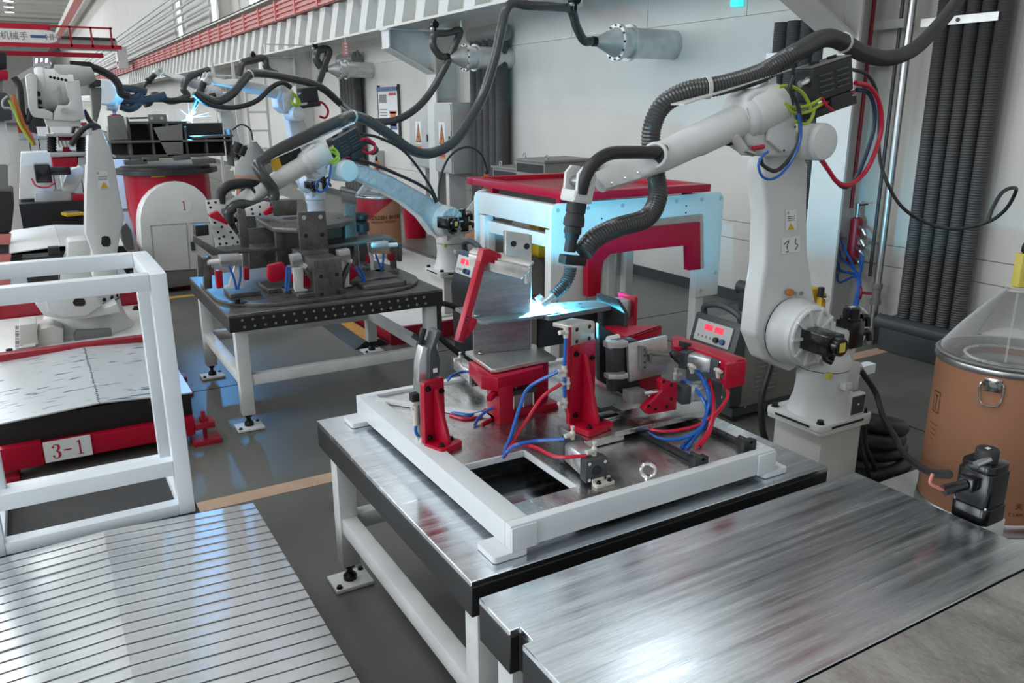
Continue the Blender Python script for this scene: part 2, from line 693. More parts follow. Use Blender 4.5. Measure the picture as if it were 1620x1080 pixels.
# long wall: lower precast panels with open joints, upper cladding sheets, window slots
wall = struct(MB().box(WX + 0.06, WX + 0.3, -6, 150, 0, 13).build('wall_right', 'steel_white'))
rows = [(0.12, 0.658), (0.664, 0.838), (0.844, 2.866)]
ys = [-6, 0.3, 4.72, 12.7, 20.7, 28.7, 36.7, 44.7, 52.7, 60.7, 68.7, 76.7, 92.7, 108.7, 124.7, 150]
for a, b in zip(ys[:-1], ys[1:]):
    for z0, z1 in rows:
        MB().box(WX, WX + 0.062, a + 0.0015, b - 0.0015, z0, z1).build('wall_panel', 'wall_white', wall)
WIN = [(6.3, 7.8), (10.6, 12.0), (14.8, 16.2), (19.0, 20.2), (22.2, 23.4), (25.0, 26.2), (29.4, 31.7), (37.9, 38.9)]  # the nearer windows are added, for bright glare on the steel tables
yy = -6.0
k = 0
while yy < 148:
    y1 = yy + 1.53
    hit = [w for w in WIN if w[0] < y1 and w[1] > yy]
    if hit:
        MB().box(WX, WX + 0.062, yy + 0.003, y1 - 0.003, 2.87, 4.3).build('wall_sheet', 'wall_white', wall)
        MB().box(WX, WX + 0.062, yy + 0.01, y1 - 0.01, 8.6, 12.9).build('wall_sheet', 'wall_white', wall)
    else:
        MB().box(WX, WX + 0.062, yy + 0.003, y1 - 0.003, 2.87, 12.9).build('wall_sheet', 'wall_white', wall)
    yy = y1
for i, (a, b) in enumerate(WIN):
    w = struct(MB().box(WX + 0.02, WX + 0.05, a, b, 4.35, 8.6).build('window_%d' % (i + 1), 'window_glow'))
    fm = MB()
    for q in (a, b, (a + b) / 2):
        fm.box(WX - 0.02, WX + 0.07, q - 0.04, q + 0.04, 4.3, 8.65)
    fm.box(WX - 0.02, WX + 0.07, a, b, 4.28, 4.36).box(WX - 0.02, WX + 0.07, a, b, 8.58, 8.66).box(WX - 0.02, WX + 0.07, a, b, 6.4, 6.48)
    fm.build('window_frame', 'steel_white', w)
struct(MB().box(WX - 0.02, WX + 0.06, -6, 150, 0, 0.12).build('baseboard_right', 'charcoal'))
struct(MB().box(-16, WX + 0.3, 149.8, 150.2, 0, 13).build('wall_far', 'wall_white'))
ceil = struct(MB().box(-16, WX + 0.3, -10, 150, 13.0, 13.2).build('ceiling', 'ceil_grey'))
for q in range(24):
    MB().box(-16, WX, 6 + 6 * q, 6.15 + 6 * q, 12.7, 13.0).build('ceiling_purlin', 'ceil_grey', ceil)
# steel columns of the long wall with brackets that carry the crane runway
def column(Y, label):
    t = thing('steel_column', label, 'column', (6.1, Y, 0), 'columns along the wall')
    MB().box(5.90, 5.925, Y - 0.17, Y + 0.17, 0, 13).build('flange', 'steel_white', t)
    MB().box(5.925, WX - 0.001, Y - 0.012, Y + 0.012, 0, 13).build('web', 'steel_white', t)
    MB().box(5.86, WX - 0.001, Y - 0.2, Y + 0.2, 0, 0.03).build('base_plate', 'steel_white', t)
    b = MB().prism([(5.9, Y - 0.012, 3.17), (5.15, Y - 0.012, 3.17), (5.15, Y - 0.012, 2.92), (5.9, Y - 0.012, 2.55)], (0, 0.024, 0))
    br = b.build('bracket_web', 'steel_white', t)
    MB().box(5.1, 5.9, Y - 0.15, Y + 0.15, 3.17, 3.195).build('bracket_top', 'steel_white', br)
    MB().prism([(5.12, Y - 0.15, 2.92), (5.12, Y - 0.15, 2.90), (5.9, Y - 0.15, 2.525), (5.9, Y - 0.15, 2.55)], (0, 0.3, 0)).build('bracket_flange', 'steel_white', br)
    MB().box(5.13, 5.15, Y - 0.15, Y + 0.15, 2.92, 3.17).build('bracket_end', 'steel_white', br)
    return t
column(4.73, 'white steel column with sloping bracket behind the front robot elbow')
column(12.7, 'white steel column with bracket between the two grey electrical cabinets')
column(20.7, 'white steel column behind the conical duct furthest from the camera')
column(28.7, 'far white steel column under the crane beam behind the back robots')
# crane runway beam with ribs, red conductor bars and cable on top
t = thing('crane_runway_beam', 'long pale crane runway beam with ribs along the upper wall', 'beam', (5.4, 4, 3.2))
MB().box(5.15, 5.65, 2, 110, 3.2, 3.235).build('bottom_flange', 'steel_white', t)
MB().box(5.40, 5.425, 2, 110, 3.235, 4.32).build('web', 'steel_white', t)
MB().box(5.15, 5.65, 2, 110, 4.32, 4.355).build('top_flange', 'steel_white', t)
r0 = MB().prism([(5.40, 4.3, 3.235), (5.17, 4.3, 3.235), (5.17, 4.3, 3.28), (5.27, 4.3, 3.78), (5.27, 4.3, 3.84), (5.40, 4.3, 3.84)], (0, 0.3, 0)).build('stiffener', 'steel_white', t)
for i in range(1, 58):
    copy_part(r0, 'stiffener', t, (0, 0.78 * i, 0))
MB().box(5.385, 5.44, 13.35, 13.42, 3.2, 4.36).build('splice_plate', 'steel_white', t)
t = thing('conductor_rail', 'red crane conductor bars with hangers along the runway beam', 'conductor rail', (5.2, 4, 3.9))
for i in range(4):
    z = 3.87 + 0.098 * i
    MB().box(5.17, 5.21, 2, 110, z, z + 0.036).build('conductor_bar', 'rail_red', t)
MB().box(5.225, 5.235, 2, 110, 3.86, 4.24).build('backing_strip', 'rail_pale', t)
h0 = MB().box(5.15, 5.40, 4.1, 4.16, 3.85, 4.26).build('hanger', 'rail_red', t)
for i in range(1, 48):
    copy_part(h0, 'hanger', t, (0, 1.5 * i, 0))
for q in (0, 1, 2):
    pts = [(5.19 + 0.05 * q, 2 + 1.5 * i, 4.385 + 0.006 * math.sin(i * 1.7 + q * 2)) for i in range(49)]
    o = MB().tube(pts, 0.022, 6, 3).build('runway_cable', 'rubber')
    tag(o, 'black cable lying on the crane runway beam above the red bars', 'cable', 'cables on the runway beam')
# upper runway beam near the roof
t = thing('upper_runway_beam', 'salmon red edged runway beam high under the ceiling', 'beam', (5.0, 20, 10))
MB().box(4.7, 5.3, 14, 149, 9.8, 9.86).build('bottom_flange', 'rail_red', t)
MB().box(4.98, 5.02, 14, 149, 9.86, 10.8).build('web', 'steel_white', t)
for i in range(7):
    yq = 77 + 5.5 * i
    tq = thing('high_bay_lamp', 'small round high bay lamp in the ceiling row', 'ceiling lamp', (0.6, yq, 12.2), 'high bay ceiling lamps')
    MB().lathe((0.6, yq, 12.2), (0, 0, 1), [(0.05, 0.795), (0.05, 0.4), (0.5, 0.05), (0.5, 0.0)], 14).build('lamp_housing', 'light_grey', tq)
    MB().lathe((0.6, yq, 12.18), (0, 0, 1), [(0.46, 0.0), (0.46, 0.02)], 14).build('lamp_lens', 'lamp_white', tq)
# pipe racks on the upper wall
for i in range(5):
    z = 5.2 + 0.28 * i
    o = MB().cyl((5.95 - 0.06 * (i % 2), 30, z), (5.95 - 0.06 * (i % 2), 110, z), 0.055, n=8).build('wall_pipe', 'galvanised')
    tag(o, 'bright service pipe running along the far upper wall', 'pipe', 'service pipes on the far wall')
# overhead travelling crane far down the hall
CY = 44.0
def cp(x, y, dy=0.0):
    p = ay(x, y, CY)
    return V(p.x, CY + dy, p.z)
t = thing('overhead_crane', 'red and white travelling crane spanning the far hall', 'crane', (0, CY, 5))
zt, zb, zr, zr2 = ay(60, 47, CY).z, ay(60, 68, CY).z, ay(60, 73, CY).z, ay(60, 82, CY).z
xe = ay(93, 60, CY).x
MB().prism([(-6, CY, zb), (-6, CY, zt)] + [(xe - 0.5 + 0.5 * math.sin(a * math.pi / 8), CY, (zt + zb) / 2 + (zt - zb) / 2 * math.cos(a * math.pi / 8)) for a in range(9)], (0, 0.6, 0)).build('main_girder', 'panel_white', t)
MB().box(-6, ay(80, 47, CY).x, CY + 0.1, CY + 0.5, zt, zt + 0.25).build('top_rail', 'red', t)
MB().box(-6, ay(192, 76, CY).x, CY - 0.2, CY, zr - 0.05, zr + 0.12).build('walkway_beam', 'red', t)
MB().box(-6, ay(168, 82, CY).x, CY + 1.6, CY + 1.8, zr2 - 0.1, zr2 + 0.1).build('rear_beam', 'red', t)
MB().box(xe, ay(186, 70, CY).x, CY + 0.2, CY + 0.3, zb - 0.25, zt - 0.3).build('back_panel', 'light_grey', t)
MB().box(ay(96, 55, CY).x, ay(182, 60, CY).x, CY - 0.02, CY + 0.06, zt - 0.36, zt - 0.24).build('cable_tray', 'black_matt', t)
for xx in (113, 146, 177):
    q = ay(xx, 70, CY).x
    MB().box(q - 0.04, q + 0.04, CY - 0.2, CY - 0.14, zr, zt + 0.2).build('railing_post', 'red', t)
MB().box(ay(74, 45, CY).x, ay(177, 48, CY).x, CY - 0.2, CY - 0.15, zt + 0.12, zt + 0.2).build('hand_rail', 'red', t)
lettering('型机械手', ay(15, 57, CY) + V(0, -0.02, 0), X_, Z_, 0.36, 'mid_grey', t)
MB().box(ay(48, 57, CY).x, ay(72, 57, CY).x, CY - 0.02, CY, ay(60, 60, CY).z, ay(60, 55.5, CY).z).build('sign_bar', 'print_blue', t)
lettering('HH', ay(82, 59, CY) + V(0, -0.02, 0), X_, Z_, 0.36, 'mid_grey', t)
# a white box with red dot on the beam end and a pale machine far down the hall
t = thing('control_box', 'small white control box with red button on the runway beam', 'control box', ax(188, 98, 5.3))
c = ax(188, 90, 4.6)
MB().box(c.x - 0.1, c.x + 0.35, c.y - 0.4, c.y + 0.4, c.z - 0.55, c.z + 0.45).build('box', 'panel_white', t)
MB().lathe(c + V(-0.1, -0.15, -0.35), (-1, 0, 0), [(0.12, 0), (0.12, 0.04)], 12).build('button', 'red', t)
MB().bar(c + V(0.3, 0, -0.3), V(5.3, c.y, c.z - 0.3), 0.08, 0.08).build('mount_arm', 'steel_white', t)
# ================================================================== RAIL UNITS ON THE LEFT
def slat_cover(t, y0, y1, zs, zr, x0, xr, x1, m, pitch=0.06, name='cover_slat'):
    """shallow gable of narrow cross slats, each one a piece of its own"""
    n = int(round((y1 - y0) / pitch))
    p = (y1 - y0) / n
    A = MB().prism([(x0, y0, zs + 0.004), (xr, y0, zr + 0.004), (xr, y0 + p - 0.003, zr), (x0, y0 + p - 0.003, zs)], (0, 0, -0.006)).build(name, m, t)
    Bq = MB().prism([(xr, y0, zr + 0.004), (x1, y0, zs + 0.004), (x1, y0 + p - 0.003, zs), (xr, y0 + p - 0.003, zr)], (0, 0, -0.006)).build(name, m, t)
    for i in range(1, n):
        copy_part(A, name, t, (0, p * i, random.uniform(-0.0012, 0.0012)))
        copy_part(Bq, name, t, (0, p * i, random.uniform(-0.0012, 0.0012)))


t = thing('rail_cover', 'shiny aluminium slatted rail cover in the left foreground', 'machine cover', (0.1, 2.3, 0))
slat_cover(t, 0.9, 3.33, 0.35, 0.38, -0.75, 0.05, 0.635, 'alu_slat')
MB().box(-0.73, 0.61, 0.95, 3.30, 0.19, 0.335).build('cover_box', 'black_matt', t)
MB().box(-0.73, 0.61, 0.9, 3.28, 0.06, 0.19).build('base_beam', 'red', t)
f0 = MB().box(0.60, 0.72, 3.1, 3.22, 0.0, 0.03).cyl((0.66, 3.16, 0.03), (0.66, 3.16, 0.14), 0.015, n=8).build('levelling_foot', 'red', t)
for d in ((0, -1.3, 0), (-1.3, 0, 0), (-1.3, -1.3, 0)):
    copy_part(f0, 'levelling_foot', t, d)

t = thing('rail_unit', 'red and black rail base with white filmed cover and 3-1 sign', 'machine base', (0.16, 5.6, 0))
slat = MB().prism([(-0.36, 4.97, 0.35), (0.157, 4.97, 0.38), (0.157, 6.28, 0.38), (-0.36, 6.28, 0.35)], (0, 0, -0.008)).build('cover_sheet', 'film', t)
MB().prism([(0.159, 4.97, 0.38), (0.66, 4.97, 0.35), (0.66, 6.28, 0.35), (0.159, 6.28, 0.38)], (0, 0, -0.008)).build('cover_sheet', 'film', t)
sm = MB()
for i in range(34):
    yq = 4.99 + 0.038 * i
    sm.box(0.152 + random.uniform(-0.004, 0.004), 0.158 + random.uniform(0, 0.008), yq, yq + 0.016, 0.378, 0.3815)
sm.build('cover_seam', 'charcoal', t)['kind'] = 'stuff'
MB().box(-0.36, 0.655, 5.02, 6.28, 0.19, 0.342).build('side_box', 'black', t, 0.004)
MB().box(-0.36, 0.655, 4.975, 6.28, 0.07, 0.19).build('base_beam', 'red', t, 0.012)
MB().box(-0.38, -0.16, 4.965, 6.2, 0.065, 0.205).build('end_block', 'red', t, 0.012)
MB().box(-0.36, 0.66, 6.28, 6.36, 0.33, 0.40).build('rear_angle', 'dark_red', t, 0.004)
f0 = MB().box(0.63, 0.80, 4.95, 5.10, 0.0, 0.03).box(0.655, 0.77, 4.97, 5.08, 0.10, 0.14).cyl((0.715, 5.03, 0.03), (0.715, 5.03, 0.20), 0.014, n=8).box(0.69, 0.74, 5.0, 5.06, 0.14, 0.16).build('levelling_foot', 'dark_red', t, 0.004)
copy_part(f0, 'levelling_foot', t, (-1.09, 0.0, 0))
copy_part(f0, 'levelling_foot', t, (0, 1.0, 0))
s = MB().box(-0.155, 0.085, 4.968, 4.975, 0.075, 0.197).build('sign_plate', 'paper', t)


def ribbon(pts, c, u, v, m, parent, name, thick=0.0012):
    """numeral stroke: list of (x, y, half width across) along a centre line"""
    mb = MB()
    u = Vector(u)
    v = Vector(v)
    w = u.cross(v).normalized()
    c = Vector(c)
    L = []
    R = []
    n = len(pts)
    for i, (x, y, h) in enumerate(pts):
        a = pts[max(0, i - 1)]
        b = pts[min(n - 1, i + 1)]
        d = Vector((b[0] - a[0], b[1] - a[1]))
        d.normalize()
        L.append((x - d.y * h, y + d.x * h))
        R.append((x + d.y * h, y - d.x * h))
    for i in range(n - 1):
        q = [L[i], R[i], R[i + 1], L[i + 1]]
        mb.prism([c + u * p[0] + v * p[1] for p in q], w * thick)
    return mb


def numeral_three(c, u, v, s, m, parent):
    P = []
    for k in range(0, 13):
        a = math.radians(160 - 250 * k / 12)
        P.append((0.17 * math.cos(a), 0.27 + 0.21 * math.sin(a), 0.02 + 0.055 * max(0, math.cos(a)) ** 1.5))
    for k in range(0, 14):
        a = math.radians(80 - 250 * k / 13)
        P.append((0.19 * math.cos(a) - 0.01, -0.22 + 0.25 * math.sin(a), 0.02 + 0.06 * max(0, math.cos(a)) ** 1.5))
    mb = ribbon([(x * s, y * s, h * s) for x, y, h in P], c, u, v, m, parent, 'numeral')
    for (x, y) in ((-0.15, 0.31), (-0.17, -0.29)):
        mb.lathe(Vector(c) + Vector(u) * x * s + Vector(v) * y * s, Vector(u).cross(Vector(v)), [(0.06 * s, 0), (0.06 * s, 0.0012)], 10)
    return mb.build('numeral', m, parent)


def numeral_one(c, u, v, s, m, parent):
    c = Vector(c)
    u = Vector(u)
    v = Vector(v)
    w = u.cross(v).normalized()
    mb = MB()
    for q in ([(-0.05, -0.46), (0.05, -0.46), (0.05, 0.5), (-0.05, 0.5)], [(-0.17, -0.5), (0.17, -0.5), (0.17, -0.455), (-0.17, -0.455)], [(-0.17, 0.36), (-0.05, 0.40), (-0.0, 0.5), (-0.17, 0.4)]):
        mb.prism([c + u * x * s + v * y * s for x, y in q], w * 0.0012)
    return mb.build('numeral', m, parent)


numeral_three((-0.095, 4.9675, 0.134), X_, Z_, 0.088, 'print_red', s)
MB().prism([(-0.058, 4.9675, 0.131), (-0.018, 4.9675, 0.131), (-0.018, 4.9675, 0.138), (-0.058, 4.9675, 0.138)], (0, -0.0012, 0)).build('numeral', 'print_red', s)
numeral_one((0.025, 4.9675, 0.136), X_, Z_, 0.086, 'print_red', s)

# white tubular cage standing behind the slatted cover
t = thing('tube_cage', 'white square tube cage standing behind the slatted cover', 'frame', (0.03, 3.66, 0.35))
b = 0.064
x0, x1, y0, y1, z0, z1 = -0.35, 0.405, 3.365, 3.97, 0.352, 1.385
for xx in (x0, x1 - b):
    for yq in (y0, y1 - b):
        MB().box(xx, xx + b, yq, yq + b, z0, z1 - 0.001).build('post', 'paint_white', t, 0.005)
for yq in (y0, y1 - b):
    MB().box(x0 + b, x1 - b, yq, yq + b, z1 - b, z1).build('top_rail', 'paint_white', t, 0.004)
    MB().box(x0 + b, x1 - b, yq + 0.002, yq + b, z0, z0 + 0.05).build('bottom_rail', 'paint_white', t, 0.004)
MB().box(x0 + b, x1 - b, y0 + 0.002, y0 + b, 0.535, 0.60).build('cross_rail', 'paint_white', t, 0.004)
for xx in (x0, x1 - b):
    MB().box(xx, xx + b, y0 + b, y1 - b, z1 - b, z1).build('side_rail', 'paint_white', t, 0.004)
    MB().box(xx + 0.002, xx + b, y0 + b, y1 - b, z0, z0 + 0.05).build('side_rail', 'paint_white', t, 0.004)
MB().box(-0.75, 0.42, 3.345, 4.0, 0.25, 0.35).build('mount_plate', 'black_matt', t)
MB().box(-0.60, 0.38, 3.40, 3.95, 0.0, 0.25).build('pedestal', 'dark_red', t)

# ================================================================== WELDING TABLES
def weld_table(name, label, x0, x1, y0, y1, z, ap, outline=None, feet=True, leg=0.08, holes=None, top='table_steel', str_z=0.30, lm='frame_white', inset=0.035):
    t = thing(name, label, 'table', ((x0 + x1) / 2, (y0 + y1) / 2, 0))
    P = outline or [(x0, y0), (x1, y0), (x1, y1), (x0, y1)]
    MB().prism([(x, y, z - 0.018) for x, y in P], (0, 0, 0.018)).build('table_top', top, t, 0.002, 1)
    MB().prism([(x, y, z - ap) for x, y in P], (0, 0, ap - 0.0185)).build('apron', 'black', t, 0.003, 1)
    i = inset
    L0 = MB().box(x0 + i, x0 + i + leg, y0 + i, y0 + i + leg, 0.10, z - ap).build('leg', lm, t, 0.006)
    F0 = None
    if feet:
        cx, cy = x0 + i + leg / 2, y0 + i + leg / 2
        F0 = MB().box(cx - 0.085, cx + 0.085, cy - 0.07, cy + 0.07, 0.002, 0.020).build('foot_plate', 'panel_white', t, 0.006)
        S0 = MB().cyl((cx, cy, 0.02), (cx, cy, 0.11), 0.013, n=10).lathe((cx, cy, 0.02), Z_, [(0.03, 0), (0.03, 0.02), (0.016, 0.035)], 10).lathe((cx, cy, 0.08), Z_, [(0.024, 0), (0.024, 0.018)], 6).build('levelling_screw', 'bolt_black', t)
        B0 = MB().lathe((cx - 0.065, cy - 0.05, 0.02), Z_, [(0.014, 0), (0.014, 0.004), (0.010, 0.004), (0.010, 0.012)], 8).build('anchor_bolt', 'bolt_black', t)
    for (a, c) in ((1, 0), (0, 1), (1, 1)):
        d = ((x1 - x0 - 2 * i - leg) * a, (y1 - y0 - 2 * i - leg) * c, 0)
        copy_part(L0, 'leg', t, d)
        if feet:
            copy_part(F0, 'foot_plate', t, d)
            copy_part(S0, 'levelling_screw', t, d)
    if feet:
        for (a, c) in ((0, 0), (1, 0), (0, 1), (1, 1)):
            d = V((x1 - x0 - 2 * i - leg) * a, (y1 - y0 - 2 * i - leg) * c, 0)
            if (a, c) != (0, 0):
                copy_part(B0, 'anchor_bolt', t, d)
            copy_part(B0, 'anchor_bolt', t, d + V(0.13, 0.10, 0))
    w = leg * 0.8
    e = i + (leg - w) / 2
    for yq in (y0 + e, y1 - e - w):
        MB().box(x0 + i + leg, x1 - i - leg, yq, yq + w, str_z - 0.035, str_z + 0.035).build('stretcher', lm, t, 0.005)
    for xx in (x0 + e, x1 - e - w):
        MB().box(xx, xx + w, y0 + i + leg, y1 - i - leg, str_z - 0.035, str_z + 0.035).build('stretcher', lm, t, 0.005)
    if holes:
        n, rr = holes
        hb = MB()
        for row in range(2):
            for k in range(n):
                xx = x0 + 0.08 + (x1 - x0 - 0.16) * (k + 0.5 * row * 0.3) / n
                hb.lathe((xx, y0, z - 0.04 - 0.045 * row), (0, -1, 0), [(rr, 0), (rr, 0.0012)], 8)
        hb.build('apron_holes', 'zinc', t)['kind'] = 'stuff'
    return t


weld_table('welding_table', 'black sided steel welding table under the front fixture', 0.885, 2.34, 1.74, 3.13, 0.75, 0.115)
ysm = az(1450, 985, 0.75).y
weld_table('welding_table', 'scratched steel table with notched edge in the right foreground', 0.868, 2.385, ysm + 0.003, 1.664, 0.75, 0.13,
           [(0.868, ysm + 0.003), (2.385, ysm + 0.003), (2.385, 1.664), (0.868, 1.664), (0.868, 1.50), (0.898, 1.50), (0.898, 1.44), (0.868, 1.44)], leg=0.08)
weld_table('welding_table', 'dull steel table end in the bottom right corner', 0.868, 2.6, -0.35, ysm - 0.003, 0.749, 0.13, top='plate_steel', feet=False)
weld_table('welding_table', 'black welding table with two rows of holes under the second fixture', 0.925, 2.38, 5.03, 6.39, 0.78, 0.112, holes=(20, 0.009), top='fixture_steel', str_z=0.33)
# ================================================================== FRONT FIXTURE ON THE FIRST TABLE
t = thing('fixture_frame', 'white channel frame with steel base plate on the front table', 'fixture', (1.57, 2.43, 0.75))
x0, x1, y0, y1, zb, zt = 1.04, 2.11, 1.79, 3.07, 0.772, 0.852
w = 0.035
MB().box(x0, x1, y0, y0 + w, zb, zt).build('channel', 'fixture_white', t, 0.004)
MB().box(x0, x1, y1 - w, y1, zb, zt).build('channel', 'fixture_white', t, 0.004)
MB().prism([(x0, y0 + w, zb), (x0, y0 + w, zt), (x0 + 0.075, y0 + w, zt), (x0 + 0.075, y0 + w, zt - 0.012), (x0 + w, y0 + w, zt - 0.012), (x0 + w, y0 + w, zb)], (0, y1 - y0 - 2 * w, 0)).build('channel', 'fixture_white', t, 0.002)
MB().box(x1 - w, x1, y0 + w, y1 - w, zb, zt).build('channel', 'fixture_white', t, 0.004)
# diagonal bar seen at the back left
for (fx, fy) in ((x0 - 0.06, y0), (x1 - 0.05, y0), (x0 - 0.06, y1 - 0.1), (x1 - 0.05, y1 - 0.1)):
    f = MB().prism([(x, y, 0.752) for x, y in rrect(fx, fx + 0.115, fy - 0.008, fy + 0.10, 0.012)], (0, 0, 0.02)).build('foot_pad', 'fixture_white', t, 0.002)
for fx in (x0, x1 - 0.085):
    MB().box(fx, fx + 0.085, y0 - 0.008, y0 - 0.0005, zb, zt - 0.005).build('corner_gusset', 'fixture_white', t, 0.003)
# base plate with rectangular opening
hx0, hx1, hy0, hy1 = 1.118, 1.368, 1.925, 2.255
zp = 0.84
MB().box(x0 + w, hx0, y0 + w, y1 - w, zp - 0.02, zp).build('base_plate', 'plate_steel', t)
MB().box(hx1, x1 - w, y0 + w, y1 - w, zp - 0.02, zp).build('base_plate', 'plate_steel', t)
MB().box(hx0, hx1, y0 + w, hy0, zp - 0.02, zp).build('base_plate', 'plate_steel', t)
MB().box(hx0, hx1, hy1, y1 - w, zp - 0.02, zp).build('base_plate', 'plate_steel', t)
e = MB()
e.prism([(x, y, zp - 0.022) for x, y in ((hx0, hy1 - 0.008), (hx1, hy1 - 0.008), (hx1, hy1), (hx0, hy1))], (0, 0, 0.024))
e.prism([(x, y, zp - 0.022) for x, y in ((hx1 - 0.008, hy0), (hx1, hy0), (hx1, hy1), (hx1 - 0.008, hy1))], (0, 0, 0.024))
e.build('opening_lip', 'fixture_white', t, 0.003)
MB().bar((1.10, 2.98, 0.848), (1.44, 2.55, 0.848), 0.03, 0.012).build('diagonal_bar', 'fixture_white', t)
# rails of the slide
for (rx, ra, rb) in ((1.80, 1.86, 2.62), (2.045, 1.88, 2.62)):
    r = MB().box(rx - 0.012, rx + 0.012, ra, rb, zp, zp + 0.02).box(rx - 0.018, rx + 0.018, ra, rb, zp, zp + 0.007).build('guide_rail', 'plate_dark', t)
    for k in range(7):
        MB().lathe((rx, ra + 0.03 + 0.05 * k, zp + 0.0202), Z_, [(0.005, 0), (0.005, 0.0008)], 8).build('rail_screw', 'hole_dark', r)
    MB().box(rx - 0.03, rx + 0.03, ra - 0.035, ra - 0.005, zp, zp + 0.035).cyl((rx + 0.005, ra - 0.035, zp + 0.03), (rx + 0.005, ra - 0.035 + 0.06, zp + 0.03), 0.008, n=8).build('rail_stop', 'plate_dark', t, 0.002)
for (bx, by) in ((1.45, 1.97), (1.52, 2.02)):
    MB().box(bx, bx + 0.03, by, by + 0.14, zp, zp + 0.022).build('guide_block', 'plate_dark', t, 0.002)
# lifting eye
e = thing('eye_bolt', 'small steel lifting eye bolt standing on the fixture base plate', 'eye bolt', (1.585, 1.845, zp))
MB().torus((1.585, 1.845, zp + 0.034), (-0.65, -0.76, 0), 0.023, 0.006, 20, 8).build('ring', 'chrome', e)
MB().lathe((1.585, 1.845, zp), Z_, [(0.012, 0), (0.012, 0.006), (0.007, 0.010), (0.007, 0.018)], 12).build('collar', 'chrome', e)


def bolts(parent, pts, d, r=0.008, h=0.010, m='bolt_black'):
    """socket screws: one piece each"""
    for p in pts:
        MB().lathe(p, d, [(r * 1.45, 0), (r * 1.45, 0.002), (r, 0.002), (r, h), (r * 0.6, h), (r * 0.55, h * 0.5)], 10).build('bolt', m, parent)


def angle_bracket(name, label, c, yaw, w, d, h, top=None):
    """welded angle bracket with base plate, upright plate and centre gusset; faces local -y"""
    c = Vector(c)
    R = Matrix.Rotation(yaw, 3, 'Z')
    def L(x, y, z):
        return c + R @ V(x, y, z)
    t = thing(name, label, 'bracket', c)
    MB().prism([L(*p, 0) for p in rrect(-w / 2, w / 2, -d, 0.012, 0.012)], (0, 0, 0.022)).build('base_plate', 'red', t, 0.003)
    MB().prism([L(-w / 2, 0, 0.02), L(w / 2, 0, 0.02), L(w / 2 * 0.94, 0, h - 0.01), L(w / 2 * 0.86, 0, h), L(-w / 2 * 0.86, 0, h), L(-w / 2 * 0.94, 0, h - 0.01)], R @ V(0, 0.02, 0)).build('upright_plate', 'red', t, 0.003)
    MB().prism([L(-0.008, 0, 0.022), L(-0.008, -d * 0.82, 0.022), L(-0.008, -d * 0.78, 0.045), L(-0.008, -0.012, h * 0.86), L(-0.008, 0, h * 0.88)], R @ V(0.016, 0, 0)).build('gusset', 'red', t, 0.003)
    n = R @ V(0, -1, 0)
    bolts(t, [L(-w * 0.30, 0, h * 0.90), L(w * 0.32, 0, h * 0.80), L(-w * 0.30, 0, h * 0.16)], n)
    bolts(t, [L(-w * 0.3, -d * 0.72, 0.022), L(w * 0.33, -d * 0.5, 0.022)], Z_)
    return t, L, R


# ---- left bracket with toggle clamp and long red clamp arm
brA, LA, RA = angle_bracket('clamp_bracket', 'low red angle bracket under the toggle clamp at the frame edge', (1.118, 2.455, zp), math.radians(20), 0.105, 0.085, 0.245)
tc = thing('toggle_clamp', 'grey pneumatic toggle clamp holding the long red arm', 'clamp', (1.10, 2.53, 1.08))
c = V(1.105, 2.505, 0)
MB().box(c.x - 0.028, c.x + 0.026, c.y - 0.02, c.y + 0.045, 0.86, 1.075).build('clamp_body', 'mid_grey', tc, 0.006)
MB().prism([(c.x - 0.03, c.y - 0.012, 1.07), (c.x + 0.03, c.y - 0.012, 1.07), (c.x + 0.038, c.y - 0.012, 1.13), (c.x + 0.026, c.y - 0.012, 1.19), (c.x - 0.008, c.y - 0.012, 1.20), (c.x - 0.025, c.y - 0.012, 1.14)], (0, 0.05, 0)).build('clamp_head', 'silver_al', tc, 0.008)
hs = MB().prism([(c.x + 0.005, c.y - 0.03, 1.08), (c.x + 0.045, c.y - 0.03, 1.09), (c.x + 0.05, c.y - 0.03, 1.15), (c.x + 0.036, c.y - 0.03, 1.20), (c.x + 0.06, c.y - 0.03, 1.25), (c.x + 0.04, c.y - 0.03, 1.255), (c.x + 0.01, c.y - 0.03, 1.18)], (0, 0.062, 0)).build('pivot_plate', 'charcoal', tc, 0.006)
MB().box(c.x + 0.02, c.x + 0.036, c.y - 0.032, c.y - 0.03, 1.105, 1.12).build('clamp_label', 'paper', hs)
MB().box(c.x - 0.055, c.x - 0.028, c.y - 0.01, c.y + 0.02, 1.0, 1.03).build('side_switch', 'black', tc, 0.003)
MB().cyl((c.x - 0.04, c.y, 0.91), (c.x - 0.04, c.y, 0.985), 0.011, n=10).cyl((c.x - 0.055, c.y, 0.975), (c.x - 0.03, c.y, 0.975), 0.007, n=8).build('air_fitting', 'fitting', tc)
MB().cyl((c.x - 0.045, c.y - 0.01, 0.855), (c.x + 0.0, c.y - 0.01, 0.855), 0.015, n=12).sph((c.x - 0.03, c.y - 0.03, 0.853), 0.016).build('air_fitting', 'fitting', tc)
MB().tube([(c.x - 0.04, c.y, 0.915), (c.x - 0.044, c.y - 0.005, 0.885), (c.x - 0.034, c.y - 0.012, 0.865)], 0.006, 8).build('air_tube', 'blue_tube', tc)
MB().cyl((c.x + 0.03, c.y + 0.03, 1.19), (c.x - 0.02, c.y + 0.05, 1.23), 0.010, n=8).cyl((c.x + 0.00, c.y + 0.04, 1.19), (c.x + 0.02, c.y + 0.04, 1.25), 0.012, n=8).build('linkage', 'black_matt', tc)
ca = thing('long_clamp', 'long red clamp arm leaning over the weldment', 'clamp arm', (1.13, 2.50, 1.1))
pA = ay(726, 540, 2.53)
pB = ay(760, 418, 2.60)
pC = ay(768, 398, 2.60)
pD = ay(786, 402, 2.60)
